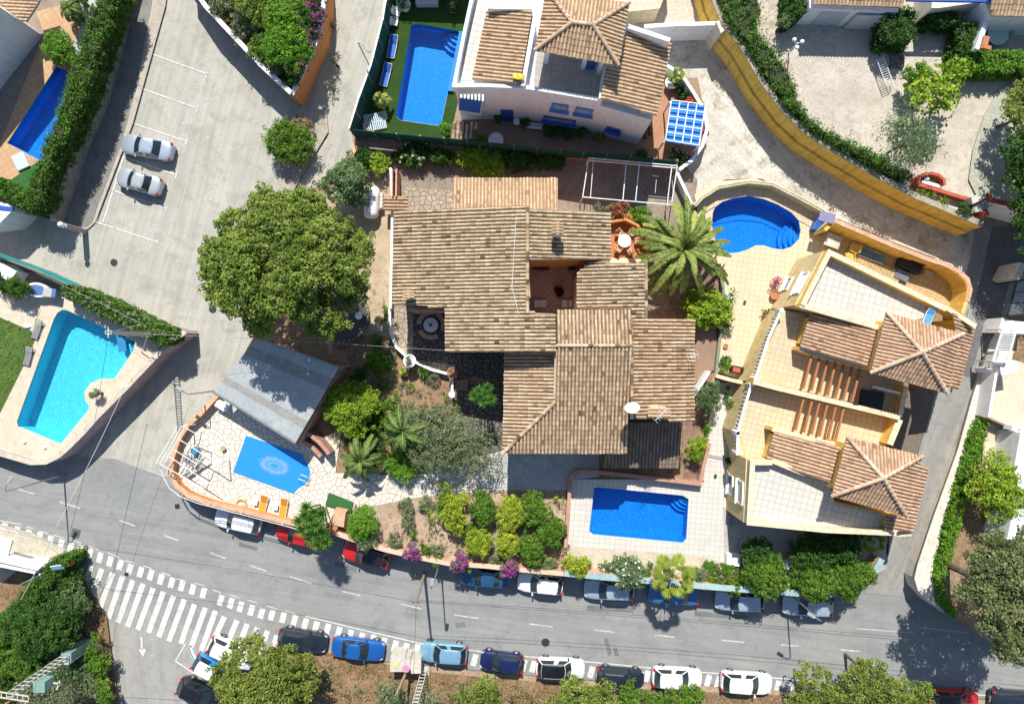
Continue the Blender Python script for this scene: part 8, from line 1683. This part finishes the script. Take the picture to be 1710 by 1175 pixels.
tree(1612,350,14,PZ,PZ+1.4,L_DARK,'dark shrub beside the gate housing','shrub','shrub',lobes=5,seed=108,cr=.2,per=22,leaf=.1,ry=9)
tree(1664,812,46,RZ,6.0,L_LIME,'loose bright lime-green tree on the right-hand forecourt','tree','garden_tree',lobes=15,seed=109,cr=.3,per=22,leaf=.15,dens=.9,ry=52,trunk=.12,shell=.55)
# lower left thicket
hedge([(0,1030),(30,998),(60,960),(88,935),(108,935),(105,950),(70,985),(40,1030),(10,1070),(-40,1100),(-60,1060)], 3.2, 0, L_HEDGE, 'sloping clipped hedge along the pale drive at the lower left', seed=12, cr=.26)
for x, y, r, ry, m, zz, lb in ((70,1050,56,48,L_DARK,4.6,'dark green tree mass in front of the lattice mast'),(110,1005,32,30,L_GREY,3.4,'grey-green bush near the crosswalk corner'),(25,1090,40,36,L_MID,3.6,'mid green bush at the left edge by the lattice mast'),(55,1110,30,24,L_MID,3.0,'green bush under the lattice mast'),(110,1110,34,30,L_GREY,2.6,'bush right of the lattice mast foot'),(130,1150,32,26,L_OLIVE,2.2,'dry grey bush at the bottom left'),(165,1095,20,40,L_MID,2.6,'narrow green bush along the side road'),(178,1150,16,28,L_MID,2.2,'lower green bush along the side road'),(60,1160,40,24,L_OLIVE,2.4,'olive bush at the bottom edge below the mast'),(98,955,18,18,L_DARK,3.0,'dark bush under the road sign'),(120,970,20,24,L_DARK,2.8,'shaded bush beside the dry verge'),(15,1150,30,26,L_DARK,2.6,'dark bush in the bottom left corner')):
    tree(x, y, r, 0, zz, m, lb, 'tree' if r > 50 else 'shrub', 'dense_tree' if r > 50 else 'shrub', 'lower left thicket', lobes=16 if r > 40 else 9, seed=int(x+y), cr=.27, per=28, leaf=.12, ry=ry, low=.25, dens=1.2)
# dry grass, weeds and litter of leaves: nobody could count them
def scatter(name, polys, z, n, mat, size, seed, h=.12, asp=.35, up=.2):
    rs = np.random.RandomState(seed); C = []
    for P_ in polys:
        P = xy(P_, z); xs = [p[0] for p in P]; ys = [p[1] for p in P]; A = (max(xs)-min(xs))*(max(ys)-min(ys)); m = int(A*n)
        for x, y in zip(rs.uniform(min(xs), max(xs), m), rs.uniform(min(ys), max(ys), m)):
            if inside(x, y, P): C.append((x, y, z+rs.uniform(.05, h)))
    V, F, rn = leaves(np.array(C), .17, 9, size, seed+1, up=up, asp=asp); o = npmesh(name, V, F, rn, mat); props(o, kind='stuff')
VG = [(125,925),(150,985),(178,1030),(188,1110),(200,1180),(160,1180),(150,1080),(140,1000),(112,940)]; SL = [(470,1092),(540,1092),(640,1118),(700,1128),(780,1134),(1000,1150),(1330,1166),(1700,1182),(1700,1200),(380,1200),(500,1120)]
scatter('dry_grass', [VG, VG, SL], 0.03, 7, L_DRY, .2, 200, .25)
scatter('weeds', [SL, [(0,1000),(120,950),(180,1180),(0,1180)]], 0.03, 1.6, L_OLIVE, .17, 201, .3)
scatter('dry_grass', [[(560,560),(640,560),(760,650),(765,700),(720,780),(600,790),(545,700)],[(595,860),(740,845),(940,830),(940,945),(750,930),(600,895)]], T0+.2, 2.2, L_DRY, .12, 202, .06)
scatter('weeds', [[(597,590),(640,590),(700,640),(760,700),(700,770),(600,780),(560,700)]], T0+.2, .9, L_MID, .13, 203, .12)
scatter('lawn_grass', [[(0,530),(52,552),(60,565),(40,610),(0,690),(-60,700),(-60,520)]], LZ+.1, 14, L_HEDL, .1, 204, .1)
scatter('weeds', [[(1180,0),(1300,0),(1340,150),(1500,280),(1450,280),(1260,100)],[(400,20),(540,-20),(480,140)]], PZ+.2, .5, L_OLIVE, .12, 205, .1)
scatter('fallen_leaves', [[(640,245),(740,250),(755,300),(655,310)],[(600,480),(655,480),(640,560),(560,570)],[(460,280),(520,200),(545,200),(500,300)]], T0+.25, 2.5, L_DRY, .08, 206, .02, up=1.5)
scatter('leaf_shade_scrub', [[(325,-20),(535,-20),(525,60),(487,150),(434,105)]], 2.03, 4, L_OLIVE, .16, 207, .5)

GB = [[(597,590),(645,590),(700,640),(755,660),(765,700),(760,760),(690,790),(600,790),(545,700),(560,640)],[(720,850),(940,830),(940,940),(750,930),(700,900)],[(600,900),(640,905),(745,930),(940,950),(940,962),(740,945),(640,922),(590,905)],[(955,930),(1100,940),(1210,955),(1340,965),(1440,965),(1390,992),(1180,980),(950,962)]]
def undergrowth(P_, z, n, mats, seed, rr=(.25,.6)):
    rs = np.random.RandomState(seed); P = xy(P_, z); xs = [p[0] for p in P]; ys = [p[1] for p in P]; m = int((max(xs)-min(xs))*(max(ys)-min(ys))*n); B = [[] for _ in mats]
    for x, y in zip(rs.uniform(min(xs), max(xs), m), rs.uniform(min(ys), max(ys), m)):
        if inside(x, y, P):
            r = rs.uniform(*rr); k = rs.randint(len(mats))
            for _ in range(9): a, b = rs.uniform(0, 2*PI), r*math.sqrt(rs.uniform()); B[k].append((x+b*math.cos(a), y+b*math.sin(a)*.9, z+rs.uniform(.1, r*1.3)))
    for k, mm in enumerate(mats):
        if B[k]: V, F, rn = leaves(np.array(B[k]), .17, 16, .1, seed+k+1); props(npmesh('undergrowth', V, F, rn, mm), kind='stuff')
undergrowth(GB[0], T0+.1, .5, (L_MID, L_OLIVE, L_DARK, L_HEDL), 300, (.3,.75)); undergrowth(GB[1], T0+.3, .8, (L_MID, L_LIME, L_DARK, L_HEDL), 310, (.35,1.0)); undergrowth(GB[2], T0+.6, .5, (L_OLIVE, L_MID), 320, (.2,.4)); undergrowth(GB[3], T0+.5, .45, (L_MID, L_GREY), 330, (.2,.45))
undergrowth([(325,-20),(535,-20),(525,60),(500,115),(487,145),(434,98),(345,8)], 2.1, 1.0, (L_OLIVE, L_MID, L_DRY), 340, (.4,.8))
undergrowth([(0,1040),(90,960),(140,960),(185,1090),(190,1175),(0,1175)], .1, .5, (L_MID, L_OLIVE, L_DARK), 350, (.4,.8)); undergrowth([(480,1110),(640,1125),(1000,1160),(1330,1175),(1330,1195),(450,1195)], .05, .3, (L_OLIVE, L_DRY), 360, (.25,.6))
